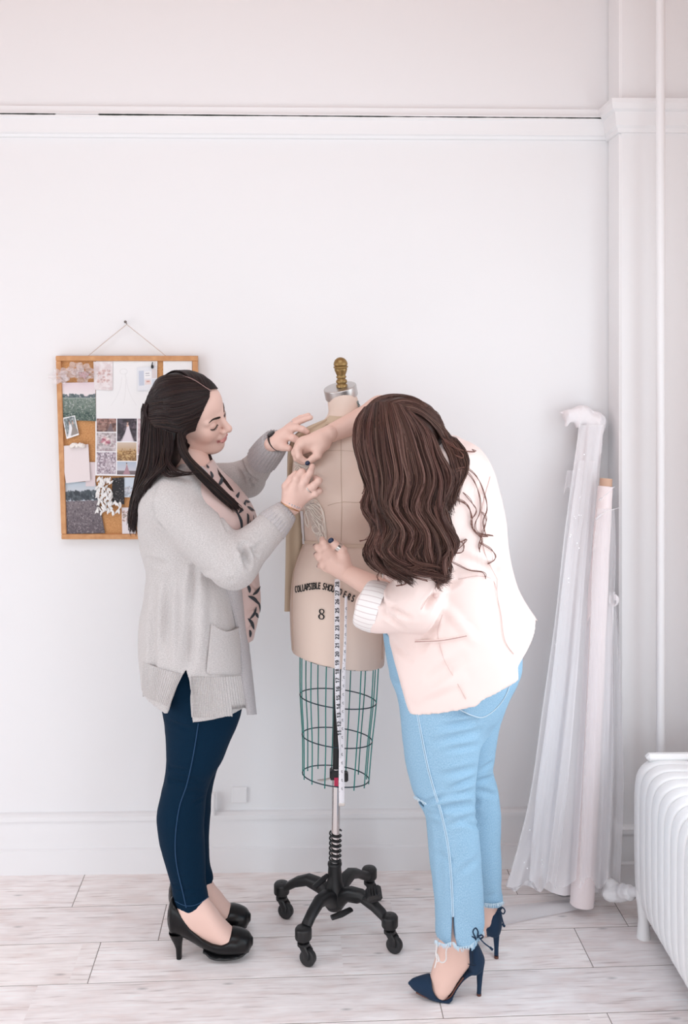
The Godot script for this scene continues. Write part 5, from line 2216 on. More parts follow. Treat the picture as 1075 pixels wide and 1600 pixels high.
		for v in [[1456, 264, 288, 0.024], [1463, 267, 286.5, 0.021], [1472, 271.5, 285, 0.015], [1480, 274.5, 284.2, 0.012], [1485.5, 275.8, 284, 0.0115]]:
			var row := PackedVector3Array()
			var f0 := foot_px([[v[1], v[0], 0, 0], [v[2], v[0], 0, 0]], q)
			var a := px(f0[0][0], f0[0][1], d)
			var b := px(f0[1][0], f0[1][1], d)
			if v[0] > 1485:
				a.y = 0.0008
				b.y = 0.0008
			for i in 20:
				var an := TAU * i / 20
				row.append((a + b) / 2 + (b - a) / 2 * signf(cos(an)) * pow(absf(cos(an)), 0.75) + Vector3(0, 0, v[3] * signf(sin(an)) * pow(absf(sin(an)), 0.75)))
			rr.append(row)
		hl.rows(rr, true)
		obj("heel", hl.mesh(), leather(), shoe)
	# ---- dark skinny jeans
	var jp := [
		tall(D_SEAM, [[990, 240, 376, 0, 0.15], [1040, 243, 378, 0, 0.172], [1090, 254, 377, 0, 0.17], [1125, 262, 368, 0, 0.13]], 0.03),
		tall(D_SEAM, [[1060, 256, 379, 0.075, 0.088], [1121, 258, 375.5, 0.078, 0.094], [1162, 259.5, 358.5, 0.08, 0.088], [1190, 260, 346.5, 0.08, 0.082], [1215, 257, 332, 0.08, 0.073], [1240, 251.5, 323.5, 0.08, 0.066], [1272, 245, 320, 0.078, 0.064], [1300, 246.5, 319, 0.074, 0.060], [1327, 252, 320, 0.07, 0.054], [1355, 260, 321, 0.066, 0.049], [1382, 267.5, 322, 0.062, 0.046], [1405, 270, 326, 0.06, 0.046], [1420, 272, 328, 0.06, 0.045]], 0.025),
		tall(D_SEAM, [[1060, 262, 378, -0.08, 0.088], [1121, 264, 372, -0.085, 0.092], [1162, 266, 356, -0.085, 0.086], [1190, 267, 345, -0.085, 0.08], [1215, 265, 336, -0.085, 0.07], [1240, 262, 331, -0.083, 0.064], [1272, 259, 329, -0.08, 0.061], [1300, 260, 327, -0.075, 0.057], [1327, 268, 326.5, -0.07, 0.052], [1355, 278, 329, -0.064, 0.047], [1366, 283, 332, -0.06, 0.044], [1376, 286, 334, -0.058, 0.043]], 0.012)]
	jp.append(cutter(D_SEAM - 0.1, [[255, 1411], [271, 1414], [284, 1422], [306, 1421], [328, 1408], [345, 1396], [360, 1480], [250, 1480]], 0.003, -0.09, 0.3))
	var jm := built(jp, 0.0065)
	crease(jm, 0, [
		[A(257, 1198, 0.14), A(296, 1206, 0.17), 0.007, 0.005], [A(256, 1216, 0.14), A(300, 1226, 0.15), 0.006, 0.005], [A(262, 1208, 0.15), A(318, 1222, 0.15), 0.007, 0.003], [A(288, 1236, 0.15), A(322, 1238, 0.14), 0.006, 0.003], [A(300, 1256, 0.14), A(320, 1246, 0.13), 0.005, 0.004],
		[A(266, 1382, 0.1), A(290, 1388, 0.11), 0.005, 0.003], [A(272, 1394, 0.1), A(322, 1386, 0.1), 0.005, 0.003], [A(268, 1368, 0.1), A(300, 1372, 0.11), 0.005, 0.002], [A(276, 1404, 0.1), A(318, 1402, 0.1), 0.004, 0.002], [A(262, 1128, 0.17), A(300, 1140, 0.18), 0.008, 0.003]], jp)
	ripple(jm, 0, 0.0012, 14.0, 3)
	jm.smooth()
	var dark := denim(c8(0, 21, 38), c8(4, 46, 72), 51)
	var jeans := obj("jeans", jm.mesh(), dark, w)
	# outer seam of the near leg, and the stitched hem
	var sm := MB.new()
	var pth := PackedVector3Array()
	for q in curve([Vector3(310, 1130, 0), Vector3(302, 1180, 0), Vector3(292, 1225, 0), Vector3(280, 1262, 0), Vector3(274, 1310, 0), Vector3(276, 1350, 0), Vector3(286, 1395, 0), Vector3(291, 1418, 0)], 70):
		var p := hit(jp, q.x, q.y, D_SEAM - 0.4, D_SEAM + 0.3)
		pth.append(p + slope(jp, p) * 0.0012)
	sm.tube(pth, PackedFloat32Array([0.0016]), 5)
	obj("side_seam", sm.mesh(), mat(c8(30, 66, 100), 0.85), jeans)
	sm = MB.new()
	pth = PackedVector3Array()
	for q in curve([Vector3(274, 1408, 0), Vector3(290, 1415, 0), Vector3(308, 1413, 0), Vector3(326, 1401, 0)], 24):
		var p := hit(jp, q.x, q.y, D_SEAM - 0.4, D_SEAM + 0.3)
		pth.append(p + slope(jp, p) * 0.0006)
	sm.tube(pth, PackedFloat32Array([0.0010]), 5)
	obj("hem_stitch", sm.mesh(), mat(c8(36, 72, 106), 0.85), jeans)
	# ---- blush blouse with dark leaves
	var bp := [
		tall(D_SEAM, [[716, 296, 333, 0.0, 0.075], [738, 280, 347, 0, 0.12], [760, 272, 370, 0, 0.15], [785, 270, 390, 0.01, 0.155], [808, 270, 400.5, 0.015, 0.155], [835, 272, 401, 0.015, 0.152], [870, 290, 402, -0.02, 0.12], [905, 310, 405, -0.03, 0.085], [935, 318, 407.5, -0.03, 0.075], [968, 322, 404, -0.03, 0.075], [1000, 325, 397, -0.03, 0.07]], 0.02),
		cutter(D_SEAM, [[300, 640], [296, 722], [312, 733], [334, 716], [340, 640]], 0.006)]
	var bl := built(bp, 0.006)
	crease(bl, 0, [[A(388, 905, 0.06), A(404, 925, 0.06), 0.006, 0.004], [A(390, 930, 0.08), A(406, 938, 0.05), 0.005, 0.004], [A(388, 955, 0.08), A(404, 950, 0.05), 0.006, 0.004], [A(386, 985, 0.08), A(400, 972, 0.05), 0.006, 0.004], [A(360, 770, 0.1), A(398, 812, 0.08), 0.02, -0.004]], bp)
	ripple(bl, 0, 0.002, 12.0, 17)
	bl.smooth()
	var satin := mat(c8(208, 182, 176), 0.4)
	satin.rim_enabled = true
	satin.rim = 0.3
	var blouse := obj("blouse", bl.mesh(), satin, w)
	var leaf_mat := mat(c8(38, 46, 54), 0.6)
	for q in [[396, 800, 0.9, 26], [378, 792, -0.5, 24], [384, 806, 0.15, 34], [393, 818, -0.2, 28], [380, 836, 0.5, 24], [368, 776, -0.7, 18], [390, 786, 1.2, 16], [344, 752, -0.4, 16], [386, 826, -0.35, 30], [373, 815, 0.25, 36], [366, 796, 0.6, 20], [392, 846, -0.9, 22], [352, 776, 0.8, 20], [400, 780, 0.5, 14], [401, 922, -0.7, 20], [396, 938, 0.9, 22], [404, 948, 0.2, 18], [395, 958, -0.5, 22], [402, 966, 0.35, 18], [392, 975, 0.5, 20], [399, 985, -0.6, 16], [388, 920, 0.3, 14], [390, 990, 0.1, 12], [322, 727, 0.6, 12], [330, 742, 0.2, 12]]:
		var a: float = q[2]
		var ln: float = q[3]
		var c := [Vector3(q[0] - sin(a) * ln * 0.5, q[1] - cos(a) * ln * 0.5, 0), Vector3(q[0] + cos(a) * ln * 0.1, q[1] - sin(a) * ln * 0.1, 0), Vector3(q[0] + sin(a) * ln * 0.5, q[1] + cos(a) * ln * 0.5, 0)]
		var lp := PackedVector3Array()
		for v in curve(c, 9):
			var p := hit(bp, v.x, v.y, D_SEAM - 0.4, D_SEAM + 0.3)
			if field(p, bp) < 0.01:
				lp.append(p + slope(bp, p) * 0.0010)
		if lp.size() < 5:
			continue
		var leaf := MB.new()
		var lr := PackedFloat32Array()
		for i in lp.size():
			lr.append(0.0006 + 0.0052 * sin(PI * i / (lp.size() - 1.0)))
		leaf.tube(lp, lr, 6, false, 0.15, slope(bp, lp[lp.size() / 2]))
		obj("leaf_print", leaf.mesh(), leaf_mat, blouse)
	# ---- cardigan
	var cp := [
		tall(D_SEAM, [[722, 284, 322, 0.0, 0.085], [738, 256, 334, 0, 0.14], [758, 232, 342, 0, 0.172], [780, 222, 350, 0, 0.182], [805, 219, 358, 0, 0.182], [850, 222, 368, 0, 0.176], [890, 232, 372, 0, 0.172], [920, 230, 373, 0, 0.178], [960, 223, 375, 0, 0.19], [1010, 221, 380, 0, 0.202], [1060, 224, 388, 0, 0.206], [1095, 223, 393, 0, 0.208], [1125, 224, 397, 0, 0.21]], 0.03, 0, 2.5),
		ell(Transform3D(Basis(), A(266, 780, 0.12)), Vector3(0.080, 0.072, 0.08), 0.03),
		cap(A(262, 786, 0.14), A(364, 882, 0.19), 0.074, 0.066, 0.014),
		cap(A(364, 880, 0.19), A(436, 812, 0.14), 0.064, 0.041, 0.02),
		cap(A(318, 756, -0.14), A(386, 750, -0.235), 0.062, 0.055, 0.03),
		cap(A(386, 749, -0.235), A(424, 699, -0.02), 0.054, 0.036, 0.02),
		ell(Transform3D(Basis(), A(252, 802, 0.02)), Vector3(0.05, 0.10, 0.15), 0.03)]
	# hem: the back hangs shorter, a slit at the side, the front flap straight
	cp.append(cutter(D_SEAM - 0.15, [[190, 1083], [222, 1089], [262, 1105], [300, 1120], [300, 1200], [190, 1200]], 0.004))
	cp.append(cutter(D_SEAM - 0.18, [[280, 1121], [335, 1122], [420, 1114], [430, 1200], [280, 1200]], 0.004))
	cp.append(cutter(D_SEAM - 0.19, [[291, 1045], [296, 1062], [301, 1090], [301, 1140], [256, 1140], [264, 1104], [276, 1074]], 0.004, -0.15, 0.6))
	# neck opening shows the blouse
	cp.append(cutter(D_SEAM, [[303, 690], [302, 722], [318, 738], [336, 716], [340, 690]], 0.01))
	var cm := built(cp, 0.0065)
	crease(cm, 0, [
		[A(378, 852, 0.2), A(388, 884, 0.22), 0.010, 0.0238], [A(384, 850, 0.2), A(402, 868, 0.19), 0.007, 0.0102], [A(372, 856, 0.2), A(380, 872, 0.24), 0.006, 0.0068], [A(386, 862, 0.2), A(414, 846, 0.17), 0.006, 0.0051],
		[A(230, 874, 0.1), A(262, 884, 0.17), 0.012, 0.008],
		[A(245, 757, 0.15), A(237, 780, 0.17), 0.005, 0.0051], [A(237, 780, 0.17), A(240, 812, 0.17), 0.005, 0.0051], [A(240, 812, 0.17), A(258, 832, 0.2), 0.005, 0.0051],
		[A(304, 885, 0.2), A(297, 960, 0.2), 0.012, 0.0119], [A(297, 960, 0.2), A(294, 1040, 0.2), 0.013, 0.0136], [A(262, 905, 0.19), A(258, 1010, 0.2), 0.016, 0.0102], [A(270, 920, 0.19), A(274, 1040, 0.21), 0.014, -0.0085], [A(318, 910, 0.19), A(312, 1040, 0.2), 0.016, -0.0102],
		[A(240, 920, 0.15), A(238, 1060, 0.16), 0.014, 0.0085], [A(330, 765, 0.15), A(356, 800, 0.14), 0.007, 0.0085], [A(340, 800, 0.15), A(356, 830, 0.15), 0.007, 0.0068], [A(345, 780, 0.14), A(358, 812, 0.12), 0.005, 0.0068],
		[A(376, 722, -0.2), A(396, 752, -0.2), 0.009, 0.0153], [A(382, 735, -0.2), A(394, 762, -0.2), 0.006, 0.0102], [A(390, 742, -0.19), A(402, 752, -0.18), 0.006, 0.0085],
		[A(280, 880, 0.25), A(340, 904, 0.25), 0.012, -0.0051], [A(362, 905, 0.18), A(374, 1000, 0.17), 0.008, 0.0085]], cp)
	ripple(cm, 0, 0.0045, 5.0, 23, Vector3(1.6, 0.8, 1.6))
	cm.smooth()
	var knit := knitted(c8(208, 201, 199), 61)
	var knit2 := knitted(c8(202, 196, 198), 62)
	var card := obj("cardigan", cm.mesh(), knit, w)
	# front band, folded outwards, from the neck down to the hem
	var bd := patch(cp.slice(0, 1), D_SEAM, [[372, 905], [379, 950], [384, 1000], [390, 1060], [396, 1117]], [[346, 903], [361, 945], [372, 1000], [376, 1060], [386, 1117]], 40, 8, 0.010, 0.010, func(u, v): return 0.006 * sin(v * PI))
	obj("front_band", bd.mesh(), knit2, card)
	bd = patch(cp.slice(0, 1), D_SEAM, [[306, 727], [330, 738], [346, 760], [358, 790], [366, 818], [372, 848]], [[298, 731], [318, 745], [336, 768], [350, 798], [359, 824], [366, 852]], 40, 6, 0.005, 0.006, func(u, v): return 0.003 * sin(v * PI))
	obj("collar_band", bd.mesh(), knit2, card)
	# ribbed hems and the patch pocket
	bd = patch(cp, D_SEAM, [[225, 1034], [250, 1044], [282, 1053]], [[223.5, 1086], [240, 1093], [263, 1104]], 168, 6, 0.0028, 0.003, func(u, v): return 0.0014 * sin(u * TAU * 21.0))
	obj("ribbed_hem", bd.mesh(), knit, card)
	bd = patch(cp, D_SEAM, [[298, 1057], [330, 1058], [378, 1056]], [[300.5, 1120], [335, 1120.5], [388, 1115.5]], 232, 6, 0.0028, 0.003, func(u, v): return 0.0014 * sin(u * TAU * 29.0))
	obj("ribbed_hem", bd.mesh(), knit, card)
	bd = patch(cp, D_SEAM, [[329, 975], [337, 981], [350, 986.5], [362, 984], [371, 979]], [[322.5, 1049], [326, 1052.5], [345, 1053.5], [365, 1053.5], [374, 1052]], 22, 24, 0.006, 0.006, func(u, v): return -0.003 * (1.0 if (u < 0.03 or v > 0.97) else 0.0) + (0.004 if v < 0.05 else 0.0))
	obj("patch_pocket", bd.mesh(), knit, card)
	obj("ribbed_cuff", ribbed(A(424, 823, 0.148), A(449, 798, 0.128), 0.0465, 0.031, 26).mesh(), knit2, card)
	obj("ribbed_cuff", ribbed(A(410, 717, -0.09), A(431, 690, 0.0), 0.047, 0.038, 26).mesh(), knit2, card)
	# ---- watch, bracelet, rings
	var wax := A(436, 687, 0.015) - A(424, 695, 0.0)
	var watch := obj("watch_strap", band(A(429.5, 690.5, 0.018), wax, 0.0245, 0.0055, 0.45).mesh(), mat(c8(46, 34, 34), 0.45), w)
	var mb := MB.new()
	mb.lathe(frame(A(424.5, 679.5, 0.022), Vector3(-0.5, 0.8, 0.35)), [Vector2(0.012, 0.0), Vector2(0.0125, 0.002), Vector2(0.0125, 0.005), Vector2(0.011, 0.0065), Vector2(0, 0.0066)], 20)
	obj("watch_case", mb.mesh(), mat(c8(40, 34, 36), 0.2, 0.4), watch)
	obj("bracelet", band(A(453.5, 791, 0.128), A(458, 776, 0.125) - A(446, 800, 0.125), 0.0275, 0.0022).mesh(), M.gold, w)
	mb = MB.new()
	for i in 22:
		var an := TAU * i / 22.0
		var rg := ring_of(A(456.5, 787, 0.127), A(458, 776, 0.125) - A(446, 800, 0.125), 0.0272, 22)
		mb.lathe(frame(rg[i] - Vector3(0, 0.0025, 0), Vector3.UP), [Vector2(0.0, 0.0), Vector2(0.0024, 0.0016), Vector2(0.0026, 0.003), Vector2(0.002, 0.005), Vector2(0, 0.0056)], 7)
	var beads := obj("bead_bracelet", mb.mesh(), mat(c8(190, 184, 190), 0.3, 0.3), w)
	obj("ring", band(A(484.5, 763.5, 0.131), A(491, 758, 0.139) - A(480, 767, 0.125), 0.0125, 0.0016).mesh(), M.silver, w)
	obj("ring", band(A(459.5, 663.5, -0.001), A(463, 661, -0.001) - A(452, 668, -0.001), 0.0118, 0.0017).mesh(), M.silver, w)
	# ---- hair: half up, pulled back to a tie, the rest falling straight
	var hb := [
		ell(ht * Transform3D(Basis(), Vector3(0, 0.038, -0.022)), Vector3(0.085, 0.092, 0.100), 0.02),
		cap(A(240, 645, 0.02), A(250, 690, 0.03), 0.03, 0.05, 0.04),
		tall(D_SEAM, [[640, 233, 300, 0.02, 0.07], [680, 228, 296, 0.03, 0.085], [715, 222, 285, 0.04, 0.09], [745, 216, 262, 0.04, 0.09], [780, 211, 240, 0.03, 0.07], [815, 208, 226, 0.02, 0.05]], 0.03),
		ell(ht * Transform3D(Basis(), Vector3(0, -0.030, 0.125)), Vector3(0.082, 0.112, 0.088), 0.004, 1)]
	hb.append(ell(ht * Transform3D(Basis(), Vector3(-0.085, -0.045, 0.045)), Vector3(0.05, 0.07, 0.050), 0.01, 1))
	var hm := MB.new()
	hm.col = Color(0.011, 0.006, 0.0055)
	net(hb, 0.006, hm)
	var brown := [Color(0.012, 0.0065, 0.006), Color(0.018, 0.0095, 0.0085), Color(0.026, 0.014, 0.012), Color(0.036, 0.020, 0.017), Color(0.014, 0.008, 0.008)]
	var hair := obj("hair", hm.mesh(), M.hair, w)
	var hs := MB.new()
	# from the parting back to the tie, near side
	var L := func(x: float, y: float, z: float) -> Vector3: return ht * Vector3(x, y, z)
	var scalp := hb.slice(0, 3)
	var shoulders := hb.slice(0, 3) + cp
	var tie := [A(231, 632, 0.05), A(229, 640, 0.06), A(231, 650, 0.06), A(234, 660, 0.065)]
	strands(hs, outside(scalp, [
		[L.call(0.0, 0.128, -0.005), L.call(-0.012, 0.130, -0.045), L.call(-0.02, 0.112, -0.09), tie[0]],
		[L.call(-0.002, 0.118, 0.035), L.call(-0.03, 0.123, -0.015), L.call(-0.045, 0.098, -0.075), tie[0]],
		[L.call(-0.004, 0.102, 0.062), L.call(-0.048, 0.108, 0.010), L.call(-0.064, 0.080, -0.06), tie[1]],
		[L.call(-0.022, 0.094, 0.068), L.call(-0.064, 0.086, 0.024), L.call(-0.078, 0.060, -0.05), tie[1]],
		[L.call(-0.044, 0.078, 0.064), L.call(-0.078, 0.062, 0.024), L.call(-0.086, 0.040, -0.045), tie[2]],
		[L.call(-0.060, 0.052, 0.056), L.call(-0.086, 0.040, 0.016), L.call(-0.090, 0.018, -0.04), tie[2]],
		[L.call(-0.068, 0.026, 0.046), L.call(-0.090, 0.016, 0.012), L.call(-0.093, -0.006, -0.035), tie[3]],
		[L.call(-0.071, 0.004, 0.040), L.call(-0.092, -0.004, 0.006), L.call(-0.094, -0.028, -0.03), A(238, 668, 0.07)]], 0.0025, 18), 620, 0.0011, 0.0021, brown, 0.0012, 0.0, 16, 0.0)
	strands(hs, outside(scalp, [
		[L.call(0.0, 0.128, -0.02), L.call(-0.005, 0.126, -0.07), L.call(0.0, 0.09, -0.112), A(232, 626, 0.03)],
		[L.call(-0.03, 0.118, -0.04), L.call(-0.035, 0.108, -0.08), L.call(-0.03, 0.075, -0.115), tie[0]],
		[L.call(-0.06, 0.098, -0.03), L.call(-0.066, 0.08, -0.075), L.call(-0.05, 0.05, -0.115), tie[1]],
		[L.call(-0.08, 0.07, -0.02), L.call(-0.082, 0.045, -0.065), L.call(-0.064, 0.02, -0.11), tie[2]],
		[L.call(-0.09, 0.02, -0.01), L.call(-0.088, 0.0, -0.055), L.call(-0.07, -0.02, -0.10), tie[3]],
		[L.call(-0.091, -0.02, -0.005), L.call(-0.09, -0.045, -0.045), L.call(-0.078, -0.07, -0.085), A(238, 676, 0.08)],
		[L.call(-0.088, -0.045, 0.0), L.call(-0.09, -0.07, -0.03), L.call(-0.085, -0.1, -0.06), A(246, 690, 0.09)]], 0.0025, 18), 420, 0.0012, 0.0022, brown, 0.0015, 0.0, 16, 0.0)
	# far side of the parting
	strands(hs, outside(scalp, [
		[L.call(0.0, 0.128, -0.005), L.call(0.02, 0.128, -0.035), L.call(0.03, 0.105, -0.085), A(234, 628, 0.0)],
		[L.call(0.001, 0.118, 0.035), L.call(0.035, 0.118, -0.005), L.call(0.055, 0.095, -0.06), A(234, 628, -0.02)],
		[L.call(0.002, 0.103, 0.062), L.call(0.045, 0.104, 0.020), L.call(0.07, 0.075, -0.04), A(236, 634, -0.04)],
		[L.call(0.020, 0.095, 0.067), L.call(0.062, 0.084, 0.030), L.call(0.083, 0.050, -0.03), A(240, 650, -0.05)],
		[L.call(0.040, 0.080, 0.065), L.call(0.078, 0.058, 0.028), L.call(0.088, 0.02, -0.02), A(250, 670, -0.05)]], 0.0025, 18), 300, 0.0011, 0.0022, brown, 0.0012, 0.0, 16, 0.0)
	# falling length at the back and over the shoulder
	strands(hs, outside(shoulders, [
		pts_a([[228, 634, 0.02], [224, 690, 0.02], [216, 750, 0.02], [212, 800, 0.02], [208, 836, 0.02]]),
		pts_a([[229, 640, 0.06], [225, 695, 0.075], [217, 755, 0.085], [213, 800, 0.08], [209, 832, 0.08]]),
		pts_a([[233, 655, 0.075], [230, 705, 0.105], [220, 755, 0.12], [213, 795, 0.11], [209, 828, 0.10]]),
		pts_a([[244, 668, 0.085], [242, 715, 0.12], [230, 750, 0.145], [219, 785, 0.13], [213, 815, 0.12]]),
		pts_a([[258, 676, 0.095], [256, 712, 0.125], [244, 738, 0.16], [228, 765, 0.16], [218, 800, 0.14]]),
		pts_a([[268, 680, 0.10], [268, 710, 0.12], [258, 730, 0.165], [238, 750, 0.185], [226, 770, 0.17]])], 0.0025, 18), 520, 0.0010, 0.0019, brown, 0.005, 0.002, 20)
	# long lock falling forward over the near breast, and thin strays
	strands(hs, outside(shoulders, [
		pts_a([[276, 678, 0.10], [280, 705, 0.125], [300, 735, 0.155], [328, 763, 0.16], [352, 785, 0.15], [370, 800, 0.14]]),
		pts_a([[281, 676, 0.10], [288, 706, 0.125], [310, 733, 0.15], [338, 760, 0.15], [360, 780, 0.145], [376, 796, 0.14]]),
		pts_a([[285, 680, 0.095], [296, 712, 0.115], [318, 735, 0.135], [344, 762, 0.145], [362, 780, 0.14], [377, 797, 0.135]])], 0.0025, 18), 170, 0.0011, 0.0021, brown, 0.003, 0.001, 20)
	strands(hs, outside(shoulders, [
		pts_a([[262, 690, 0.11], [266, 722, 0.15], [285, 736, 0.17], [315, 738, 0.17]]),
		pts_a([[256, 690, 0.11], [250, 725, 0.16], [262, 745, 0.185], [300, 741, 0.18]])], 0.0025, 18), 22, 0.0008, 0.0014, brown, 0.002, 0.001, 18)
	# lock on the far side of the neck
	strands(hs, outside(shoulders, [
		pts_a([[316, 700, -0.03], [322, 722, 0.01], [334, 742, 0.05], [350, 762, 0.07], [360, 772, 0.075]]),
		pts_a([[325, 700, -0.04], [332, 722, 0.0], [345, 742, 0.04], [358, 760, 0.06], [365, 770, 0.065]])], 0.0025, 18), 110, 0.0011, 0.0021, brown, 0.003, 0.001, 18)
	# the twisted tie
	strands(hs, outside(shoulders, [pts_a([[228, 630, 0.05], [224, 640, 0.06], [227, 650, 0.06], [232, 660, 0.06]]), pts_a([[232, 632, 0.06], [228, 642, 0.07], [230, 652, 0.07], [236, 664, 0.07]])], 0.0025, 18), 60, 0.0012, 0.002, brown, 0.003, 0.0, 12)
	obj("strands", hs.mesh(), M.hair, hair)
	var pm := MB.new()
	var pq := PackedVector3Array()
	for q in curve([L.call(-0.003, 0.1005, 0.0655), L.call(-0.003, 0.116, 0.038), L.call(-0.002, 0.127, 0.005), L.call(-0.002, 0.130, -0.02)], 16):
		pq.append(push(scalp, q, 0.0036))
	pm.tube(pq, PackedFloat32Array([0.0019, 0.0018, 0.0017, 0.0016, 0.0016, 0.0015, 0.0015, 0.0014, 0.0014, 0.0016, 0.0014, 0.0012, 0.001, 0.0008, 0.0006, 0.0003]), 6)
	obj("parting", pm.mesh(), mat(c8(140, 112, 108), 0.6), hair)

func foot_px(rs: Array, q: Array) -> Array:
	var s := F / (q[2] as float) / 551.0
	var o := []
	for r in rs:
		if r.size() == 4 and r[2] == 0:
			o.append([q[0] + (r[0] - 262) * s, q[1] + (r[1] - 1488) * s])
		else:
			o.append([q[0] + (r[0] - 262) * s, q[1] + (r[1] - 1488) * s, q[1] + (r[2] - 1488) * s, r[3]])
	return o

func leather() -> StandardMaterial3D:
	if not M.has("leather"):
		M.leather = mat(c8(14, 13, 15), 0.3)
		M.leather.metallic_specular = 0.35
		M.leather.clearcoat_enabled = true
		M.leather.clearcoat = 0.15
		M.leather.clearcoat_roughness = 0.25
	return M.leather

func denim(lo: Color, hi: Color, sd: int, sc := 9.0) -> StandardMaterial3D:
	var m := mat(Color.WHITE, 0.85)
	m.metallic_specular = 0.25
	m.albedo_texture = noise_tex(lo, hi, 0.09, 4, sd)
	m.uv1_triplanar = true
	m.uv1_world_triplanar = true
	m.uv1_scale = Vector3(sc * 1.6, sc * 0.8, sc * 1.6)
	m.rim_enabled = true
	m.rim = 0.03
	return m

func knitted(c: Color, sd: int) -> StandardMaterial3D:
	var m := mat(Color.WHITE, 0.95)
	m.albedo_texture = noise_tex(c.darkened(0.16), c.lightened(0.2), 0.11, 3, sd)
	m.uv1_triplanar = true
	m.uv1_world_triplanar = true
	m.uv1_scale = Vector3(3.0, 5.5, 3.0)
	m.rim_enabled = true
	m.rim = 0.15
	return m

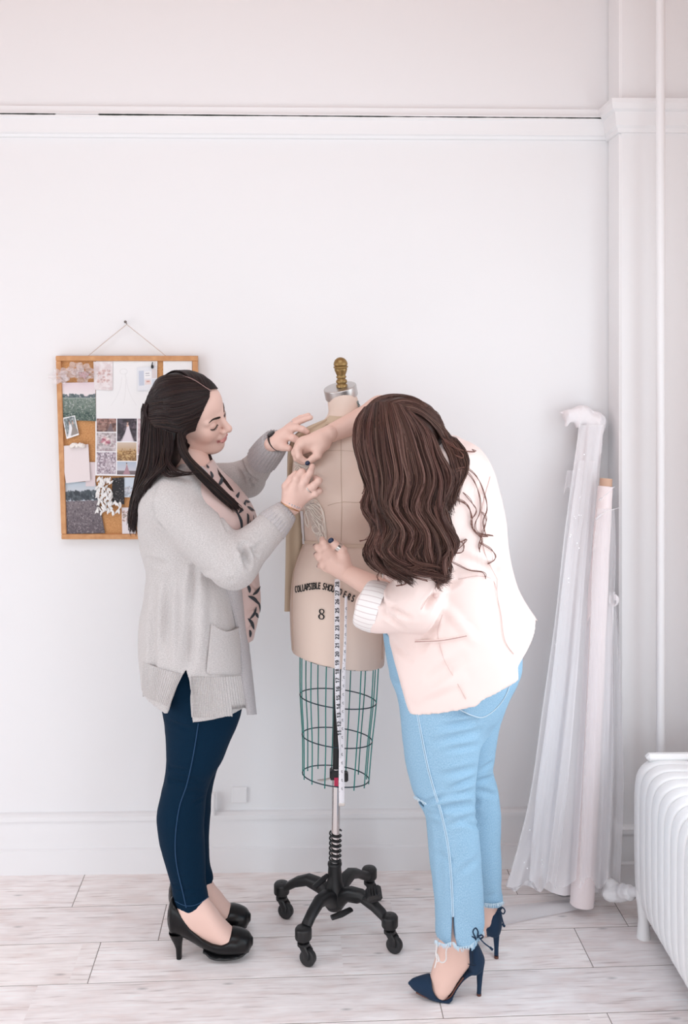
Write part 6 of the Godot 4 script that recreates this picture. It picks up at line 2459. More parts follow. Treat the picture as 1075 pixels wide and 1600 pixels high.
# ----------------------------------------------------------------- the woman in the blush blazer
func designer(head: Array) -> void:
	hair_rng.seed = 34
	var w := thing("person", "woman in blush blazer, cropped light jeans and navy stilettos, wavy brown hair hiding her face", "person", Vector3(B(715, 1520).x, 0, -D_BLAZ))
	var fwd := Vector3(-0.93, -0.35, -0.10).normalized()
	var upv := Vector3(-0.12, 0.76, 0.62)
	upv = (upv - fwd * upv.dot(fwd)).normalized()
	var ht := Transform3D(Basis(upv.cross(fwd), upv, fwd), B(622, 690, 0.01))
	# ---- body
	var skin := MB.new()
	var pink := Color(SKIN[0] * 0.98, SKIN[1] * 0.97, SKIN[2] * 0.96)
	skin.col = pink
	var ps := []
	ps.append(cap(ht * Vector3(0, -0.09, -0.035), B(690, 740, 0.0), 0.050, 0.065, 0.03))
	ps.append(tall(D_BLAZ, [[715, 640, 745, 0, 0.12], [760, 625, 765, 0, 0.14], [850, 620, 775, 0, 0.13], [950, 622, 785, 0, 0.13], [1040, 632, 795, 0, 0.14], [1090, 642, 780, 0, 0.13]], 0.04))
	for q in [[B(690, 775, 0.13), B(645, 950, 0.13), B(541, 895, -0.06)], [B(650, 705, -0.13), B(595, 642, -0.18), B(513, 679, -0.115)]]:
		ps.append(cap(q[0], q[1], 0.050, 0.042, 0.03))
		ps.append(cap(q[1], q[2], 0.041, 0.0255, 0.02))
	ps.append(tall(D_BLAZ, [[1090, 650, 745, 0.07, 0.085], [1200, 662, 735, 0.075, 0.07], [1260, 682, 735, 0.08, 0.06], [1340, 682, 740, 0.082, 0.055], [1430, 688, 734, 0.085, 0.036], [1465, 686, 734, 0.085, 0.033], [1482, 684, 735.5, 0.085, 0.032], [1500, 679, 739, 0.085, 0.031], [1515, 674.5, 728, 0.085, 0.032], [1530, 671.5, 716, 0.085, 0.035], [1545, 672, 706, 0.085, 0.036], [1554, 678, 698, 0.085, 0.03]], 0.02))
	ps.append(tall(D_BLAZ, [[1090, 690, 780, -0.08, 0.085], [1220, 702, 765, -0.085, 0.065], [1330, 705, 772, -0.09, 0.05], [1400, 750, 778, -0.09, 0.034], [1440, 752, 780, -0.09, 0.03]], 0.02))
	ps.append(cap(B(762, 1445, -0.10), B(712, 1462, -0.19), 0.028, 0.024, 0.02))
	net(ps, 0.008, skin)
	# far hand: pinching a pin at the form's shoulder, knuckles to the left
	var hz := -0.105
	var H := func(x: float, y: float, z: float) -> Vector3: return B(x, y, z + hz)
	net(hand_prims([
		[H.call(515, 677, 0.0), H.call(500, 686, 0.004), 0.0235, 0.0225, 0.02], [H.call(502, 684, 0.004), H.call(474, 690, 0.008), 0.0205, 0.0145], [H.call(502, 688, 0.002), H.call(468, 697, 0.0), 0.020, 0.014], [H.call(503, 690, 0.0), H.call(470, 704, -0.01), 0.019, 0.013], [H.call(505, 694, 0.006), H.call(496, 704, 0.012), 0.0185, 0.0135]],
		[
			[H.call(499, 702, 0.012), H.call(497, 711, 0.018), H.call(488, 717, 0.018), H.call(480.5, 723, 0.014), 0.0130, 0.0082],
			[H.call(473, 691, 0.008), H.call(465, 701, 0.016), H.call(467, 713, 0.018), H.call(477, 721, 0.014), 0.0122, 0.0082],
			[H.call(468, 697, 0.0), H.call(461, 707, 0.006), H.call(464, 716, 0.006), H.call(473, 722, 0.004), 0.0120, 0.0080],
			[H.call(468, 700, -0.01), H.call(461, 708, -0.012), H.call(463, 716, -0.012), H.call(470, 721, -0.010), 0.0112, 0.0076],
			[H.call(470, 703, -0.02), H.call(463, 710, -0.028), H.call(466, 717, -0.028), H.call(472, 721, -0.024), 0.0100, 0.0070]]), 0.0028, skin)
	# near hand: fingertips on the form's waist, thumb up with a wide ring
	H = func(x: float, y: float, z: float) -> Vector3: return B(x, y, z - 0.055)
	net(hand_prims([
		[H.call(544, 898, 0.0), H.call(533, 884, -0.004), 0.0235, 0.0225, 0.02], [H.call(535, 886, -0.004), H.call(514, 862, 0.0), 0.021, 0.0145], [H.call(534, 888, -0.004), H.call(509, 867, 0.002), 0.0205, 0.014], [H.call(533, 890, -0.006), H.call(506, 876, -0.002), 0.0195, 0.0135], [H.call(534, 893, -0.008), H.call(510, 886, -0.008), 0.018, 0.0125], [H.call(538, 886, 0.0), H.call(538, 870, 0.0), 0.018, 0.0135]],
		[
			[H.call(538, 872, 0.0), H.call(535, 860, 0.004), H.call(526, 853, 0.004), H.call(517.5, 845.5, -0.002), 0.0138, 0.0098],
			[H.call(515, 864, 0.002), H.call(509, 855, 0.010), H.call(505, 848, 0.004), H.call(503.5, 843, -0.010), 0.0118, 0.0085],
			[H.call(509, 868, 0.004), H.call(501, 860, 0.012), H.call(496, 855.5, 0.006), H.call(493, 853.5, -0.008), 0.0116, 0.0080],
			[H.call(506, 877, 0.0), H.call(499, 871, 0.010), H.call(496, 868, 0.004), H.call(494, 866.5, -0.010), 0.0110, 0.0076],
			[H.call(510, 887, -0.006), H.call(504, 884.5, 0.004), H.call(500.5, 884, -0.002), H.call(498.5, 884.5, -0.012), 0.0098, 0.0070]]), 0.0028, skin)
	add_head(skin, head[0], ht)
	obj("body", skin.mesh(), M.skin, w)
	# painted nails
	for q in [[517.0, 844.6, -0.0485, 0.0088, 0.9], [492.3, 852.4, -0.059, 0.0062, 0.6], [493.0, 865.6, -0.061, 0.0058, 0.6], [497.4, 884.3, -0.063, 0.0054, 0.6], [480.5, 723.5, -0.082, 0.0078, 0.3]]:
		var nm := MB.new()
		net([ell(Transform3D(Basis(Vector3(0, 0, 1), 0.7), B(q[0], q[1], q[2])), Vector3(q[3], q[3] * 0.85, 0.004), 0.002)], 0.0016, nm)
		obj("nail", nm.mesh(), M.nail, w)
	var rg := MB.new()
	var rax := B(526, 853, 0) - B(535, 860, 0)
	var rp := PackedVector3Array()
	for i in 4:
		rp.append(B(528.5, 855, -0.052) + rax.normalized() * (i - 1.5) * 0.0035)
	rg.tube(rp, PackedFloat32Array([0.0128, 0.0136, 0.0136, 0.0128]), 24)
	obj("ring", rg.mesh(), M.silver, w)
	# ---- shoes: navy suede pumps with stiletto heels and laces tied at the back
	var suede := mat(c8(14, 42, 68), 0.9)
	suede.rim_enabled = true
	suede.rim = 0.25
	var sole_mat := mat(c8(96, 58, 48), 0.6)
	var D1 := D_BLAZ - 0.085
	var shp := [
		along(D1, [[637.5, 1534, 1538, 0.003], [644, 1530, 1544, 0.011], [654, 1527, 1551, 0.020], [664, 1525, 1556, 0.028], [674, 1524.5, 1559.5, 0.034], [686, 1532, 1561, 0.0375], [698, 1540, 1560, 0.036], [705, 1542, 1555, 0.032]], 0.008),
		along(D1, [[698, 1548, 1559.5, 0.033], [706, 1541, 1552, 0.027], [716, 1528, 1537, 0.022], [725, 1517.5, 1526.5, 0.022], [734, 1511, 1519.5, 0.024], [745, 1506, 1517, 0.025], [754, 1502, 1511, 0.022]], 0.006),
		tall(D1, [[1471, 736, 744, 0, 0.022], [1478, 731, 748.5, 0, 0.027], [1488, 729, 753.5, 0, 0.030], [1499, 729, 757.3, 0, 0.030], [1508, 730, 755.5, 0, 0.028], [1515, 732, 751, 0, 0.024]], 0.004),
		cutter(D1, [[673.5, 1516], [673, 1535], [679, 1547], [692, 1553.5], [704, 1548.5], [714, 1530], [718, 1500], [673.5, 1490]], 0.003)]
	var shoe := obj("shoe", built(shp, 0.0034).mesh(), suede, w)
	var hl := MB.new()
	var tip := on_floor(749, 1558)
	hl.tube(PackedVector3Array([px(747, 1505, D1), px(748.5, 1514, D1), px(749.5, 1524, D1), Vector3(px(749, 1540, D1).x, px(749, 1540, D1).y, -D1), Vector3(tip.x, 0.006, -D1)]), PackedFloat32Array([0.015, 0.0125, 0.0082, 0.0062, 0.0058]), 16)
	obj("heel", hl.mesh(), suede, shoe)
	hl = MB.new()
	hl.tube(PackedVector3Array([Vector3(tip.x, 0.0065, -D1), Vector3(tip.x, 0.0005, -D1)]), PackedFloat32Array([0.0062]), 14)
	obj("heel_tip", hl.mesh(), sole_mat, shoe)
	hl = MB.new()
	hl.tube(curve([px(650, 1550.5, D1 - 0.012), px(668, 1559, D1 - 0.022), px(690, 1562, D1 - 0.025), px(703, 1558, D1 - 0.025), px(712, 1544, D1 - 0.02), px(724, 1527.5, D1 - 0.02)], 20), PackedFloat32Array([0.0022]), 7)
	obj("sole_edge", hl.mesh(), sole_mat, shoe)
	hl = MB.new()
	hl.tube(curve([px(739, 1474, D1 - 0.03), px(738.5, 1490, D1 - 0.032), px(738, 1505, D1 - 0.031)], 10), PackedFloat32Array([0.0011]), 5)
	hl.tube(curve([px(731, 1506, D1 - 0.031), px(742, 1508, D1 - 0.031), px(756, 1498, D1 - 0.014)], 12), PackedFloat32Array([0.0009]), 5)
	obj("seam", hl.mesh(), mat(c8(8, 26, 46), 0.9), shoe)
	bow(shoe, D1 - 0.058, suede, [[[744, 1467], [739, 1456], [743, 1450], [747, 1456], [746, 1466]], [[743, 1467], [737, 1463], [735, 1467], [740, 1470], [744, 1467]], [[748, 1464], [757, 1474], [768, 1482]], [[746, 1464], [752, 1461], [755, 1464], [750, 1467]]], [768, 1482.5])
	# far shoe, turned away: heel, counter, toe behind
	var D2 := D_BLAZ + 0.09
	shp = [
		tall(D2, [[1414, 761, 781, 0, 0.026], [1422, 758, 783, 0, 0.031], [1434, 757, 784.5, 0, 0.033], [1446, 758.5, 783, 0, 0.032], [1456, 763, 780, 0, 0.028]], 0.006),
		cap(px(768, 1449, D2), px(742, 1456, D2 + 0.06), 0.022, 0.018, 0.015),
		cap(px(742, 1458, D2 + 0.06), px(715, 1468, D2 + 0.12), 0.019, 0.024, 0.015),
		cap(px(715, 1468, D2 + 0.12), px(694, 1466, D2 + 0.17), 0.024, 0.007, 0.015)]
	var shoe2 := obj("shoe", built(shp, 0.004).mesh(), suede, w)
	hl = MB.new()
	tip = on_floor(775.5, 1497)
	hl.tube(PackedVector3Array([px(772, 1448, D2), px(774, 1456, D2), px(775.5, 1466, D2), px(775.5, 1480, D2), Vector3(tip.x, 0.006, tip.z)]), PackedFloat32Array([0.016, 0.0125, 0.0082, 0.0062, 0.0058]), 16)
	obj("heel", hl.mesh(), suede, shoe2)
	hl = MB.new()
	hl.tube(PackedVector3Array([Vector3(tip.x, 0.0065, tip.z), Vector3(tip.x, 0.0005, tip.z)]), PackedFloat32Array([0.0062]), 14)
	obj("heel_tip", hl.mesh(), sole_mat, shoe2)
	bow(shoe2, D2 - 0.035, suede, [[[779, 1420], [785, 1418], [789, 1423], [786, 1428], [780, 1422]], [[780, 1421], [783, 1430], [786, 1441], [788, 1446]], [[778, 1421], [781, 1414], [784, 1419], [780, 1422]]], [787, 1446])
	# ---- jeans
	var jp := [
		tall(D_BLAZ, [[985, 598, 818, 0, 0.155], [1020, 602, 815, 0, 0.17], [1050, 609, 812, 0, 0.18], [1075, 617, 800, 0, 0.175], [1110, 627, 785, 0, 0.15], [1140, 640, 768, 0, 0.12]], 0.03),
		tall(D_BLAZ, [[1060, 612, 786, 0.06, 0.10], [1090, 622, 770, 0.07, 0.105], [1120, 626, 759.5, 0.075, 0.104], [1144, 628, 755, 0.078, 0.10], [1175, 631, 748.5, 0.08, 0.094], [1208, 637, 744, 0.082, 0.086], [1239, 646, 742, 0.084, 0.079], [1258, 656, 741.5, 0.085, 0.076], [1272, 663.5, 742.5, 0.085, 0.074], [1287, 666, 745, 0.085, 0.073], [1303, 667.5, 748, 0.085, 0.072], [1319, 669, 750, 0.085, 0.072], [1350, 672, 752.5, 0.085, 0.071], [1399, 678, 755, 0.085, 0.069], [1440, 680, 756.5, 0.085, 0.067], [1486, 681, 757, 0.085, 0.066]], 0.02),
		tall(D_BLAZ, [[1050, 690, 812, -0.06, 0.10], [1100, 690, 791, -0.075, 0.10], [1144, 692, 778, -0.08, 0.092], [1175, 694, 773.5, -0.085, 0.085], [1207, 698, 770.5, -0.088, 0.078], [1223, 700, 775, -0.09, 0.075], [1255, 706, 781, -0.09, 0.07], [1319, 716, 782, -0.092, 0.066], [1360, 732, 783, -0.092, 0.06], [1395, 742, 784, -0.092, 0.056], [1404, 745, 786, -0.092, 0.055]], 0.008)]
	# uneven frayed hem and the slit at the ankle
	jp.append(cutter(D_BLAZ - 0.145, [[660, 1469], [680, 1474], [694, 1479.5], [708, 1476], [708, 1530], [660, 1530]], 0.003, -0.14, 0.4))
	jp.append(cutter(D_BLAZ - 0.145, [[706, 1481], [737, 1481], [737, 1540], [706, 1540]], 0.003, -0.14, 0.4))
	jp.append(cutter(D_BLAZ - 0.12, [[730, 1484], [758, 1457], [800, 1440], [800, 1540], [730, 1540]], 0.003, -0.16, 0.4))
	jp.append(cutter(D_BLAZ - 0.15, [[707.5, 1432], [709.5, 1432], [713.5, 1484], [705.5, 1484]], 0.002, -0.06, 0.4))
	# hollow ends, so that ankle and cloth stay apart
	jp.append(tall(D_BLAZ, [[1452, 686, 752, 0.085, 0.058], [1470, 685, 753, 0.085, 0.060], [1500, 684, 754, 0.085, 0.061]], 0.002, 1))
	# rip at the knee
	jp.append(ell(Transform3D(Basis(Vector3(0, 0, 1), -0.5), B(654, 1250, 0.10)), Vector3(0.020, 0.0055, 0.05), 0.004, 1))
	var jm := built(jp, 0.006)
	var cz := 0.16
	crease(jm, 0, [
		[B(742, 1128, cz), B(690, 1136, 0.18), 0.010, 0.007], [B(750, 1142, cz), B(680, 1160, 0.18), 0.012, 0.006], [B(748, 1165, cz), B(700, 1172, 0.18), 0.010, 0.005], [B(700, 1118, 0.18), B(748, 1110, cz), 0.009, 0.006],
		[B(744, 1200, cz), B(690, 1212, 0.17), 0.012, 0.006], [B(742, 1216, cz), B(700, 1236, 0.17), 0.011, 0.007], [B(741, 1236, cz), B(690, 1246, 0.17), 0.010, 0.006], [B(743, 1256, cz), B(680, 1266, 0.16), 0.012, 0.008], [B(745, 1274, cz), B(700, 1290, 0.16), 0.010, 0.005], [B(690, 1244, 0.17), B(664, 1256, 0.15), 0.008, 0.005], [B(720, 1284, 0.16), B(750, 1292, 0.15), 0.008, 0.005], [B(668, 1270, 0.14), B(700, 1278, 0.16), 0.009, 0.005],
		[B(672, 1330, 0.15), B(712, 1350, 0.16), 0.012, 0.003], [B(750, 1340, 0.13), B(716, 1366, 0.15), 0.012, 0.003], [B(684, 1290, 0.15), B(690, 1400, 0.15), 0.012, 0.003],
		[B(772, 1190, 0.0), B(752, 1204, 0.0), 0.010, 0.006], [B(776, 1214, 0.0), B(746, 1222, 0.0), 0.009, 0.007], [B(782, 1244, 0.0), B(748, 1236, 0.0), 0.010, 0.006],
		[B(628, 1085, 0.1), B(650, 1110, 0.17), 0.010, 0.004]], jp)
	ripple(jm, 0, 0.0018, 11.0, 13)
	jm.smooth()
	var blue := denim(c8(122, 164, 194), c8(178, 208, 228), 71, 5.0)
	var jeans := obj("jeans", jm.mesh(), blue, w)
	var sm := MB.new()
	for o in [-1.1, 1.1]:
		var pth := PackedVector3Array()
		for q in curve([Vector3(652, 1110, 0), Vector3(659, 1150, 0), Vector3(669, 1200, 0), Vector3(680, 1240, 0), Vector3(690, 1272, 0), Vector3(700, 1320, 0), Vector3(705, 1370, 0), Vector3(708, 1432, 0)], 80):
			var p := hit(jp, q.x + o, q.y, D_BLAZ - 0.4, D_BLAZ + 0.3)
			pth.append(p + slope(jp, p) * 0.001)
		sm.tube(pth, PackedFloat32Array([0.0017]), 5)
	obj("side_seam", sm.mesh(), mat(c8(188, 214, 232), 0.85), jeans)
	# frayed threads at both hems and at the knee
	var fr := MB.new()
	var r2 := RandomNumberGenerator.new()
	r2.seed = 8
	var hems := []
	for q in curve([Vector3(680, 1471, 0.145), Vector3(694, 1477, 0.15), Vector3(707, 1474, 0.155), Vector3(716, 1481, 0.155), Vector3(732, 1479, 0.15), Vector3(744, 1471, 0.14), Vector3(756, 1457, 0.10)], 60):
		hems.append([q, 1.0])
	for q in curve([Vector3(758, 1413, -0.03), Vector3(772, 1414, -0.03), Vector3(786, 1411, -0.04)], 22):
		hems.append([q, 1.0])
	for q in curve([Vector3(648, 1246, 0.12), Vector3(654, 1250, 0.14), Vector3(664, 1256, 0.155)], 16):
		hems.append([q, 0.5])
	for h in hems:
		for k in 2:
			var q: Vector3 = h[0]
			var a := B(q.x + r2.randf_range(-1, 1), q.y - 2.0, q.z)
			var l: float = r2.randf_range(0.006, 0.014) * h[1]
			var b := a + Vector3(r2.randf_range(-0.004, 0.004), -l, r2.randf_range(-0.002, 0.003))
			fr.tube(PackedVector3Array([a, a.lerp(b, 0.5) + Vector3(r2.randf_range(-0.002, 0.002), 0, 0), b]), PackedFloat32Array([0.0011, 0.0009, 0.0004]), 4)
	var fringe := obj("frayed_edge", fr.mesh(), mat(c8(206, 224, 236), 0.9), jeans)
	fringe.set_meta("kind", "stuff")
	for th in [[[682, 1472], [682, 1492], [686, 1501], [692, 1504], [697, 1499], [697, 1488], [699, 1480]], [[684, 1474], [681, 1488], [682, 1500], [679, 1512]], [[683, 1490], [686, 1499], [683, 1503]]]:
		fr = MB.new()
		var pts := []
		for q in th:
			pts.append(px(q[0], q[1], D_BLAZ - 0.135))
		fr.tube(curve(pts, 22), PackedFloat32Array([0.0017]), 5)
		obj("loose_thread", fr.mesh(), mat(c8(232, 226, 224), 0.9), jeans)
	# back pocket with its stitching
	var pk := patch(jp, D_BLAZ, [[722, 1082], [760, 1066], [800, 1040]], [[722, 1108], [752, 1121], [795, 1085]], 18, 12, 0.003, 0.003)
	obj("back_pocket", pk.mesh(), blue, jeans)
	sm = MB.new()
	var pp := PackedVector3Array()
	for q in curve([Vector3(716, 1107, 0), Vector3(735, 1116, 0), Vector3(754, 1119, 0), Vector3(775, 1104, 0), Vector3(790, 1082, 0), Vector3(797, 1058, 0)], 40):
		var p := hit(jp, q.x, q.y, D_BLAZ - 0.4, D_BLAZ + 0.3)
		pp.append(p + slope(jp, p) * 0.0042)
	sm.tube(pp, PackedFloat32Array([0.0014]), 5)
	obj("stitching", sm.mesh(), mat(c8(196, 214, 226), 0.85), jeans)
	# ---- blazer
	var cp := [
		tall(D_BLAZ, [[682, 672, 716, -0.02, 0.07], [694, 650, 740, 0, 0.13], [710, 626, 757, 0, 0.165], [735, 606, 770, 0, 0.18], [765, 598, 778.5, 0, 0.182], [810, 593, 789, 0, 0.176], [870, 596, 796, 0, 0.168], [930, 600, 814, 0, 0.172], [965, 599, 836, 0, 0.18], [985, 598, 850, 0, 0.183], [1010, 590, 866, 0, 0.19], [1060, 588, 880, 0, 0.2], [1130, 596, 886, 0, 0.205]], 0.03),
		cap(B(692, 772, 0.115), B(652, 940, 0.150), 0.075, 0.067, 0.016),
		cap(B(648, 948, 0.145), B(592, 952, 0.12), 0.066, 0.062, 0.02),
		cap(B(654, 708, -0.13), B(600, 652, -0.18), 0.062, 0.050, 0.03)]
	cp.append(cutter(D_BLAZ - 0.16, [[600, 1135], [641, 1123.5], [747, 1083], [800, 1200], [600, 1260]], 0.003))
	cp.append(cutter(D_BLAZ - 0.14, [[735, 1089], [747, 1083.5], [808, 1018], [900, 1100], [800, 1200], [735, 1200]], 0.003))
	cp.append(cutter(D_BLAZ - 0.09, [[800, 1027], [808, 1018], [842, 980], [930, 1000], [900, 1150], [800, 1150]], 0.003))
	cp.append(cutter(D_BLAZ - 0.11, [[600, 990], [607, 1000], [641, 1124], [560, 1160], [560, 990]], 0.012, -0.6, 0.6))
	var cm := built(cp, 0.006)
	crease(cm, 0, [
		[B(590, 918, 0.2), B(604, 962, 0.2), 0.008, 0.0108], [B(596, 940, 0.2), B(640, 966, 0.22), 0.008, 0.0108], [B(600, 955, 0.2), B(634, 986, 0.2), 0.010, 0.0072], [B(664, 950, 0.2), B(684, 924, 0.2), 0.010, 0.0162], [B(684, 924, 0.2), B(716, 908, 0.19), 0.010, 0.0108], [B(676, 900, 0.2), B(740, 896, 0.19), 0.010, 0.0072],
		[B(660, 1010, 0.18), B(690, 960, 0.18), 0.012, 0.0108], [B(690, 940, 0.18), B(740, 1000, 0.18), 0.014, -0.0054], [B(770, 810, 0.12), B(780, 930, 0.12), 0.014, 0.0072], [B(720, 870, 0.18), B(790, 900, 0.1), 0.014, 0.0072], [B(670, 1060, 0.17), B(720, 1030, 0.18), 0.016, 0.0072], [B(650, 1090, 0.16), B(720, 1060, 0.18), 0.016, -0.0072],
		[B(760, 730, 0.1), B(740, 790, 0.16), 0.012, 0.0072], [B(612, 1000, 0.12), B(640, 1030, 0.16), 0.012, 0.0054]], cp)
	ripple(cm, 0, 0.0026, 6.0, 33)
	cm.smooth()
	var cloth := mat(c8(242, 221, 215), 0.75)
	cloth.rim_enabled = true
	cloth.rim = 0.1
	var blazer := obj("blazer", cm.mesh(), cloth, w)
	var seam_m := mat(c8(222, 194, 188), 0.85)
	for sv in [[[690, 960], [684, 990], [694, 1030], [712, 1062], [728, 1092]], [[776, 905], [776, 930], [782, 960], [788, 1000], [802, 1022]], [[716, 905], [745, 900], [768, 905], [776, 925]], [[694, 880], [690, 902], [672, 928], [658, 952]], [[765, 745], [752, 800], [756, 860], [776, 905]]]:
		sm = MB.new()
		var pth := PackedVector3Array()
		var kk := []
		for q in sv:
			kk.append(Vector3(q[0], q[1], 0))
		for q in curve(kk, 36):
			var p := hit(cp, q.x, q.y, D_BLAZ - 0.4, D_BLAZ + 0.3)
			pth.append(p + slope(cp, p) * 0.0022)
		sm.tube(pth, PackedFloat32Array([0.0010]), 5)
		obj("seam", sm.mesh(), seam_m, blazer)
	var wl := patch(cp, D_BLAZ, [[649, 1000], [690, 998], [730, 991]], [[649.5, 1004.5], [690, 1002.5], [730, 995]], 24, 4, 0.005, 0.005)
	obj("pocket_welt", wl.mesh(), cloth, blazer)
	sm = MB.new()
	var pth2 := PackedVector3Array()
	for q in curve([Vector3(650, 1002, 0), Vector3(690, 1000, 0), Vector3(729, 993, 0)], 24):
		var p := hit(cp, q.x, q.y, D_BLAZ - 0.4, D_BLAZ + 0.3)
		pth2.append(p + slope(cp, p) * 0.0058)
	sm.tube(pth2, PackedFloat32Array([0.0011]), 5)
	obj("pocket_slit", sm.mesh(), mat(c8(186, 150, 144), 0.9), blazer)
	# turned-up sleeve showing the striped lining
	var im := Image.create(64, 8, false, Image.FORMAT_RGB8)
	im.fill(c8(240, 234, 232))
	for x in [8, 9, 24, 25, 40, 41, 56, 57]:
		im.fill_rect(Rect2i(x, 0, 1, 8), c8(206, 190, 190))
	var stripe := mat(Color.WHITE, 0.8)
	stripe.albedo_texture = ImageTexture.create_from_image(im)
	stripe.uv1_scale = Vector3(7, 1, 1)
	var e0 := B(600, 951, 0.125)
	var e1 := B(566, 942, 0.105)
	var cax := (e1 - e0).normalized()
	var cu := cax.cross(Vector3(0, 0, 1)).normalized()
	var cv := cax.cross(cu)
	var cr := []
	for q in [[0.0, 0.064], [0.25, 0.068], [0.6, 0.067], [0.9, 0.063], [1.0, 0.059], [0.96, 0.050], [0.6, 0.045], [0.2, 0.044]]:
		var row := PackedVector3Array()
		for i in 40:
			var an := TAU * i / 40
			row.append(e0.lerp(e1, q[0]) + (cu * cos(an) + cv * sin(an)) * (q[1] as float) + cax * 0.012 * cos(an) * -0.6)
		cr.append(row)
	var cf := MB.new()
	cf.rows(cr, true)
	obj("turned_cuff", cf.mesh(), stripe, blazer)
	var bt := MB.new()
	bt.lathe(frame(hit(cp, 680, 931, D_BLAZ - 0.4, D_BLAZ + 0.2), Vector3(-0.2, 0.1, 1)), [Vector2(0.0055, -0.001), Vector2(0.006, 0.002), Vector2(0.004, 0.004), Vector2(0, 0.0042)], 14)
	obj("cuff_button", bt.mesh(), mat(c8(226, 196, 190), 0.4), blazer)
	designer_hair(w, ht, cp)
	tape(w)

func bow(parent: Node, d: float, m: Material, loops: Array, end: Array) -> void:
	var mb := MB.new()
	for l in loops:
		var pts := []
		for q in l:
			pts.append(px(q[0], q[1], d - 0.004 * sin(pts.size() * 1.7)))
		mb.tube(curve(pts, 18), PackedFloat32Array([0.0019]), 6)
	mb.lathe(frame(px(loops[0][0][0], loops[0][0][1], d - 0.004), Vector3(0, 0, 1)), [Vector2(0.004, -0.003), Vector2(0.006, 0.0), Vector2(0.004, 0.003), Vector2(0, 0.004)], 10)
	mb.tube(PackedVector3Array([px(end[0] - 2, end[1] - 2, d), px(end[0] + 1.5, end[1] + 1.5, d)]), PackedFloat32Array([0.003, 0.0034]), 8)
	obj("lace_bow", mb.mesh(), m, parent)

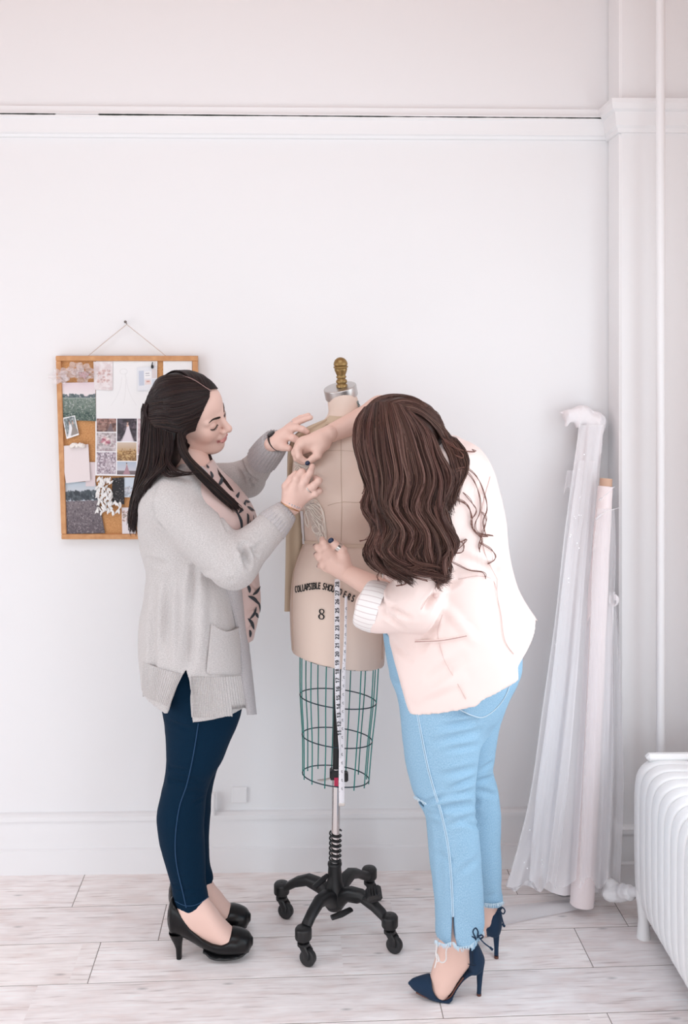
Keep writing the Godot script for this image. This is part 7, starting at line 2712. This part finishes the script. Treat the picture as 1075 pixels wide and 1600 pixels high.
func designer_hair(w: Node3D, ht: Transform3D, coat: Array) -> void:
	var base := [
		ell(ht * Transform3D(Basis(), Vector3(0, 0.035, -0.020)), Vector3(0.084, 0.092, 0.102), 0.03),
		tall(D_BLAZ, [[640, 578, 668, 0.02, 0.05], [660, 566, 684, 0.02, 0.10], [690, 560, 692, 0.03, 0.12], [720, 570, 698, 0.05, 0.12], [750, 582, 700, 0.07, 0.105], [790, 584, 688, 0.085, 0.085], [830, 596, 684, 0.10, 0.07], [860, 596, 686, 0.12, 0.055], [876, 612, 680, 0.13, 0.035]], 0.03)]
	var hm := MB.new()
	hm.col = Color(0.042, 0.020, 0.016)
	net(base, 0.007, hm)
	var hair := obj("hair", hm.mesh(), M.hair, w)
	var cols := [Color(0.060, 0.028, 0.022), Color(0.085, 0.042, 0.033), Color(0.115, 0.060, 0.047), Color(0.045, 0.022, 0.018), Color(0.16, 0.090, 0.072), Color(0.075, 0.037, 0.029)]
	var hs := MB.new()
	var G := [
		[[570, 637, 0.02], [556, 658, 0.07], [551, 690, 0.10], [562, 728, 0.12], [575, 760, 0.13], [566, 793, 0.14], [583, 826, 0.15], [574, 858, 0.16], [590, 884, 0.18], [606, 889, 0.18]],
		[[577, 635, 0.03], [566, 658, 0.10], [564, 692, 0.14], [576, 735, 0.16], [582, 770, 0.16], [578, 800, 0.17], [592, 830, 0.18], [582, 862, 0.19], [598, 888, 0.20], [616, 898, 0.20]],
		[[585, 634, 0.04], [577, 660, 0.12], [578, 698, 0.16], [590, 745, 0.18], [588, 785, 0.18], [602, 822, 0.19], [592, 856, 0.20], [604, 880, 0.205], [618, 900, 0.21], [634, 908, 0.21]],
		[[594, 633, 0.045], [590, 662, 0.135], [594, 705, 0.17], [603, 750, 0.19], [598, 790, 0.19], [614, 825, 0.20], [606, 855, 0.205], [614, 876, 0.21], [628, 890, 0.215], [640, 906, 0.21]],
		[[604, 633, 0.05], [606, 665, 0.145], [612, 710, 0.175], [618, 752, 0.19], [610, 792, 0.19], [628, 828, 0.20], [618, 860, 0.205], [628, 884, 0.21], [646, 894, 0.215], [656, 886, 0.21]],
		[[614, 634, 0.05], [624, 668, 0.145], [632, 712, 0.175], [640, 752, 0.185], [630, 792, 0.185], [650, 830, 0.195], [642, 862, 0.20], [655, 882, 0.205], [672, 888, 0.21], [684, 898, 0.21]],
		[[622, 635, 0.05], [638, 670, 0.14], [649, 714, 0.17], [658, 754, 0.18], [650, 796, 0.18], [670, 832, 0.19], [664, 862, 0.195], [672, 886, 0.20], [690, 896, 0.205], [702, 890, 0.205]],
		[[630, 638, 0.045], [652, 672, 0.13], [664, 714, 0.16], [674, 752, 0.17], [668, 794, 0.17], [686, 828, 0.18], [690, 858, 0.185], [676, 882, 0.195], [684, 906, 0.20], [698, 908, 0.20]],
		[[636, 642, 0.04], [664, 676, 0.11], [678, 715, 0.14], [690, 752, 0.155], [684, 792, 0.16], [700, 826, 0.17], [704, 858, 0.175], [690, 880, 0.19], [684, 902, 0.195], [694, 916, 0.195]],
		[[640, 645, 0.03], [672, 678, 0.085], [690, 714, 0.115], [704, 746, 0.135], [697, 782, 0.15], [694, 806, 0.16], [702, 830, 0.165], [706, 852, 0.17], [700, 872, 0.175], [690, 884, 0.18]]]
	var guides := []
	var solid := base + coat
	for g in G:
		guides.append(laid(solid, D_BLAZ, g, 0.009))
	guides = outside(solid, guides, 0.006, 30)
	strands(hs, guides, 1500, 0.0007, 0.0014, cols, 0.0045, 0.004, 30, 1.0, 0.76)
	# locks: strands gathered round one curve each, waving together
	for c in 40:
		var u := (c + hair_rng.randf() * 0.8) / 40.0 * (guides.size() - 1)
		var j := mini(int(u), guides.size() - 2)
		var ph := hair_rng.randf() * TAU
		var lk := []
		var dz := hair_rng.randf_range(0.0, 0.014)
		for i in 30:
			var t := i / 29.0
			var p: Vector3 = (guides[j][i] as Vector3).lerp(guides[j + 1][i], u - j)
			p += Vector3(sin(ph + t * 15.0) * 0.014 * t, 0.012 * t * sin(ph * 2.0), dz * minf(1.0, t * 3.0) + 0.010 * t * cos(ph + t * 15.0))
			lk.append(p)
		var tone: float = hair_rng.randf_range(0.75, 1.7)
		var cc := []
		for q in cols:
			cc.append(Color(q.r * tone, q.g * tone * 0.98, q.b * tone))
		strands(hs, [lk, lk], 42, 0.0007, 0.0015, cc, 0.0048, 0.0015, 30, 0.7, 0.93)
	# far side of the parting: over the top and down behind
	var over := []
	for g in [
		[[569, 640, 0.0], [588, 622, -0.02], [618, 616, -0.03], [652, 626, -0.04], [684, 652, -0.04]],
		[[585, 636, 0.0], [610, 622, -0.01], [640, 623, -0.02], [671, 640, -0.02], [695, 668, -0.02]],
		[[604, 634, 0.0], [630, 627, 0.0], [658, 636, 0.0], [684, 659, 0.0], [702, 690, 0.0]],
		[[622, 635, 0.0], [645, 636, 0.02], [669, 651, 0.02], [691, 678, 0.03], [705, 704, 0.04]],
		[[638, 643, 0.0], [657, 650, 0.04], [678, 670, 0.04], [696, 698, 0.06], [709, 722, 0.08]]]:
		over.append(laid(solid, D_BLAZ, g, 0.005))
	strands(hs, outside(solid, over, 0.004, 18), 900, 0.0008, 0.0016, cols, 0.0022, 0.0008, 18, 0.4)
	# locks on the back of the jacket
	strands(hs, outside(solid, [
		pts_b([[690, 672, 0.02], [703, 695, 0.06], [716, 716, 0.11], [722, 736, 0.15], [712, 764, 0.175], [708, 782, 0.185]]),
		pts_b([[682, 672, 0.05], [692, 700, 0.10], [702, 728, 0.15], [706, 756, 0.175], [698, 784, 0.19], [702, 808, 0.19]])], 0.005, 22), 260, 0.0007, 0.0015, cols, 0.004, 0.004, 22, 1.0)
	# single wisps and curls
	var wisps := [
		[[694, 690], [712, 704], [728, 708], [742, 706], [738, 703]], [[692, 686], [708, 700], [722, 712], [720, 718], [712, 714]],
		[[702, 738], [724, 732], [744, 748], [756, 776], [758, 796], [752, 815], [757, 836]], [[704, 742], [722, 736], [738, 752], [748, 778], [748, 800], [740, 818], [744, 832], [768, 837]],
		[[708, 780], [726, 788], [736, 806], [735, 822], [746, 836], [760, 838]], [[706, 778], [722, 784], [734, 800], [738, 826], [750, 842], [747, 858]],
		[[750, 800], [757, 812], [752, 834], [746, 850], [748, 862]], [[748, 848], [764, 858], [772, 868], [768, 876], [760, 881]],
		[[668, 806], [684, 814], [694, 812], [692, 806], [688, 812]], [[700, 845], [716, 846], [728, 842], [724, 848], [712, 858], [704, 862]],
		[[706, 852], [718, 846], [724, 852], [720, 862], [708, 864]], [[700, 876], [730, 890], [752, 894], [757, 904]],
		[[582, 832], [574, 842], [562, 846]], [[576, 782], [568, 776], [562, 786]], [[594, 890], [590, 902], [592, 912]], [[620, 893], [646, 902], [668, 908]], [[600, 890], [616, 904], [636, 912], [622, 917]], [[650, 880], [640, 870], [630, 858]],
		[[578, 742], [570, 760], [566, 772]], [[736, 810], [742, 796], [734, 784], [722, 770]]]
	for q in wisps:
		var p := []
		for v in q:
			p.append([v[0], v[1], 0.12])
		p = laid(solid, D_BLAZ, p, 0.006)
		hs.col = Color(0.20, 0.095, 0.075)
		var c := curve(p, 26)
		hs.tube(c, PackedFloat32Array([0.0011]), 5)
		for i in c.size():
			c[i] += Vector3(0.003 * sin(i * 0.4), 0.002, 0.001)
		hs.tube(c, PackedFloat32Array([0.0008]), 5)
	obj("strands", hs.mesh(), M.hair, hair)
	var pm := MB.new()
	var pq := PackedVector3Array()
	for q in laid(solid, D_BLAZ, [[571, 639, 0], [582, 635, 0], [594, 633, 0], [606, 633, 0], [618, 635, 0], [628, 638, 0], [636, 642, 0], [643, 647, 0]], 0.0062):
		pq.append(q)
	pm.tube(pq, PackedFloat32Array([0.0012, 0.0017, 0.002, 0.002, 0.002, 0.002, 0.0016, 0.0008]), 6)
	obj("parting", pm.mesh(), mat(c8(170, 136, 128), 0.6), hair)

# measuring tape: printed strip hanging doubled from the hand
func tape(w: Node3D) -> void:
	var dt := D_FORM - 0.145
	var o := thing("measuring_tape", "white measuring tape with black numbers hanging doubled down the front of the form", "tape measure", px(533, 1258, dt))
	var white := mat(c8(232, 228, 232), 0.5)
	var mb := MB.new()
	for s in [[[[522.8, 905], [522.6, 960], [522.6, 1030], [524, 1100], [528, 1150], [530.5, 1185]], [[531.2, 905], [531.0, 960], [531.0, 1030], [531.0, 1100], [531.5, 1150], [533, 1185]], dt], [[[538.6, 932], [537.2, 1000], [533.5, 1060], [530.6, 1140], [529.3, 1200], [529.6, 1256]], [[542.8, 932], [541.4, 1000], [539.6, 1060], [538.5, 1140], [538.0, 1200], [538.2, 1256]], dt + 0.006]]:
		var rs := []
		var pu := []
		for j in 40:
			var f := j / 39.0
			var a := spline2(s[0], f)
			var b := spline2(s[1], f)
			var r := PackedVector3Array([px(a.x, a.y, s[2]), px((a.x + b.x) / 2, (a.y + b.y) / 2, s[2] - 0.001), px(b.x, b.y, s[2] + 0.002)])
			rs.append(r)
			pu.append(PackedVector3Array([Vector3(0, 0, -0.0006), Vector3(0, 0, -0.0006), Vector3(0, 0, -0.0006)]))
		mb.sheet(rs, pu)
	obj("strip", mb.mesh(), white, o)
	var font := SystemFont.new()
	font.font_names = PackedStringArray(["Droid Sans"])
	font.font_weight = 700
	mb = MB.new()
	for i in 18:
		var n := 28 - i
		var y := 913.0 + i * 13.65
		var x := 527.0 if y < 1060 else lerpf(527.2, 531.0, (y - 1060) / 100.0)
		var tm := TextMesh.new()
		tm.text = str(n)
		tm.font = font
		tm.font_size = 48
		tm.pixel_size = 0.0105 / 48.0 * 1.38
		tm.depth = 0.0004
		mb.add(tm, Transform3D(Basis(Vector3(0, 0, 1), PI / 2), px(x, y, dt - 0.0016)))
		for k in 4:
			mb.box(Transform3D(Basis(), px(x - 3.3, y - 6.8 + k * 3.4, dt - 0.0014)), Vector3(0.003 if k == 0 else 0.0018, 0.0006, 0.0003))
	for i in 22:
		var y := 950.0 + i * 13.4
		var f := (y - 932.0) / 324.0
		var a := spline2([[538.6, 932], [537.2, 1000], [533.5, 1060], [530.6, 1140], [529.3, 1200], [529.6, 1256]], f)
		var b := spline2([[542.8, 932], [541.4, 1000], [539.6, 1060], [538.5, 1140], [538.0, 1200], [538.2, 1256]], f)
		mb.box(Transform3D(Basis(Vector3(0, 0, 1), 0.6), px(lerpf(a.x, b.x, 0.55), y, dt + 0.0042)), Vector3(0.0045, 0.0012, 0.0003))
		mb.box(Transform3D(Basis(Vector3(0, 0, 1), -0.5), px(lerpf(a.x, b.x, 0.6), y + 2.4, dt + 0.0042)), Vector3(0.0040, 0.0011, 0.0003))
		mb.box(Transform3D(Basis(), px(a.x + 1.0, y + 6.0, dt + 0.0042)), Vector3(0.0022, 0.0006, 0.0003))
	obj("printed_numbers", mb.mesh(), M.black_print, o)
	mb = MB.new()
	mb.box(Transform3D(Basis(), px(533.8, 1257, dt + 0.005)), Vector3(0.0175, 0.009, 0.002), 0.0006)
	obj("metal_tip", mb.mesh(), M.silver, o)
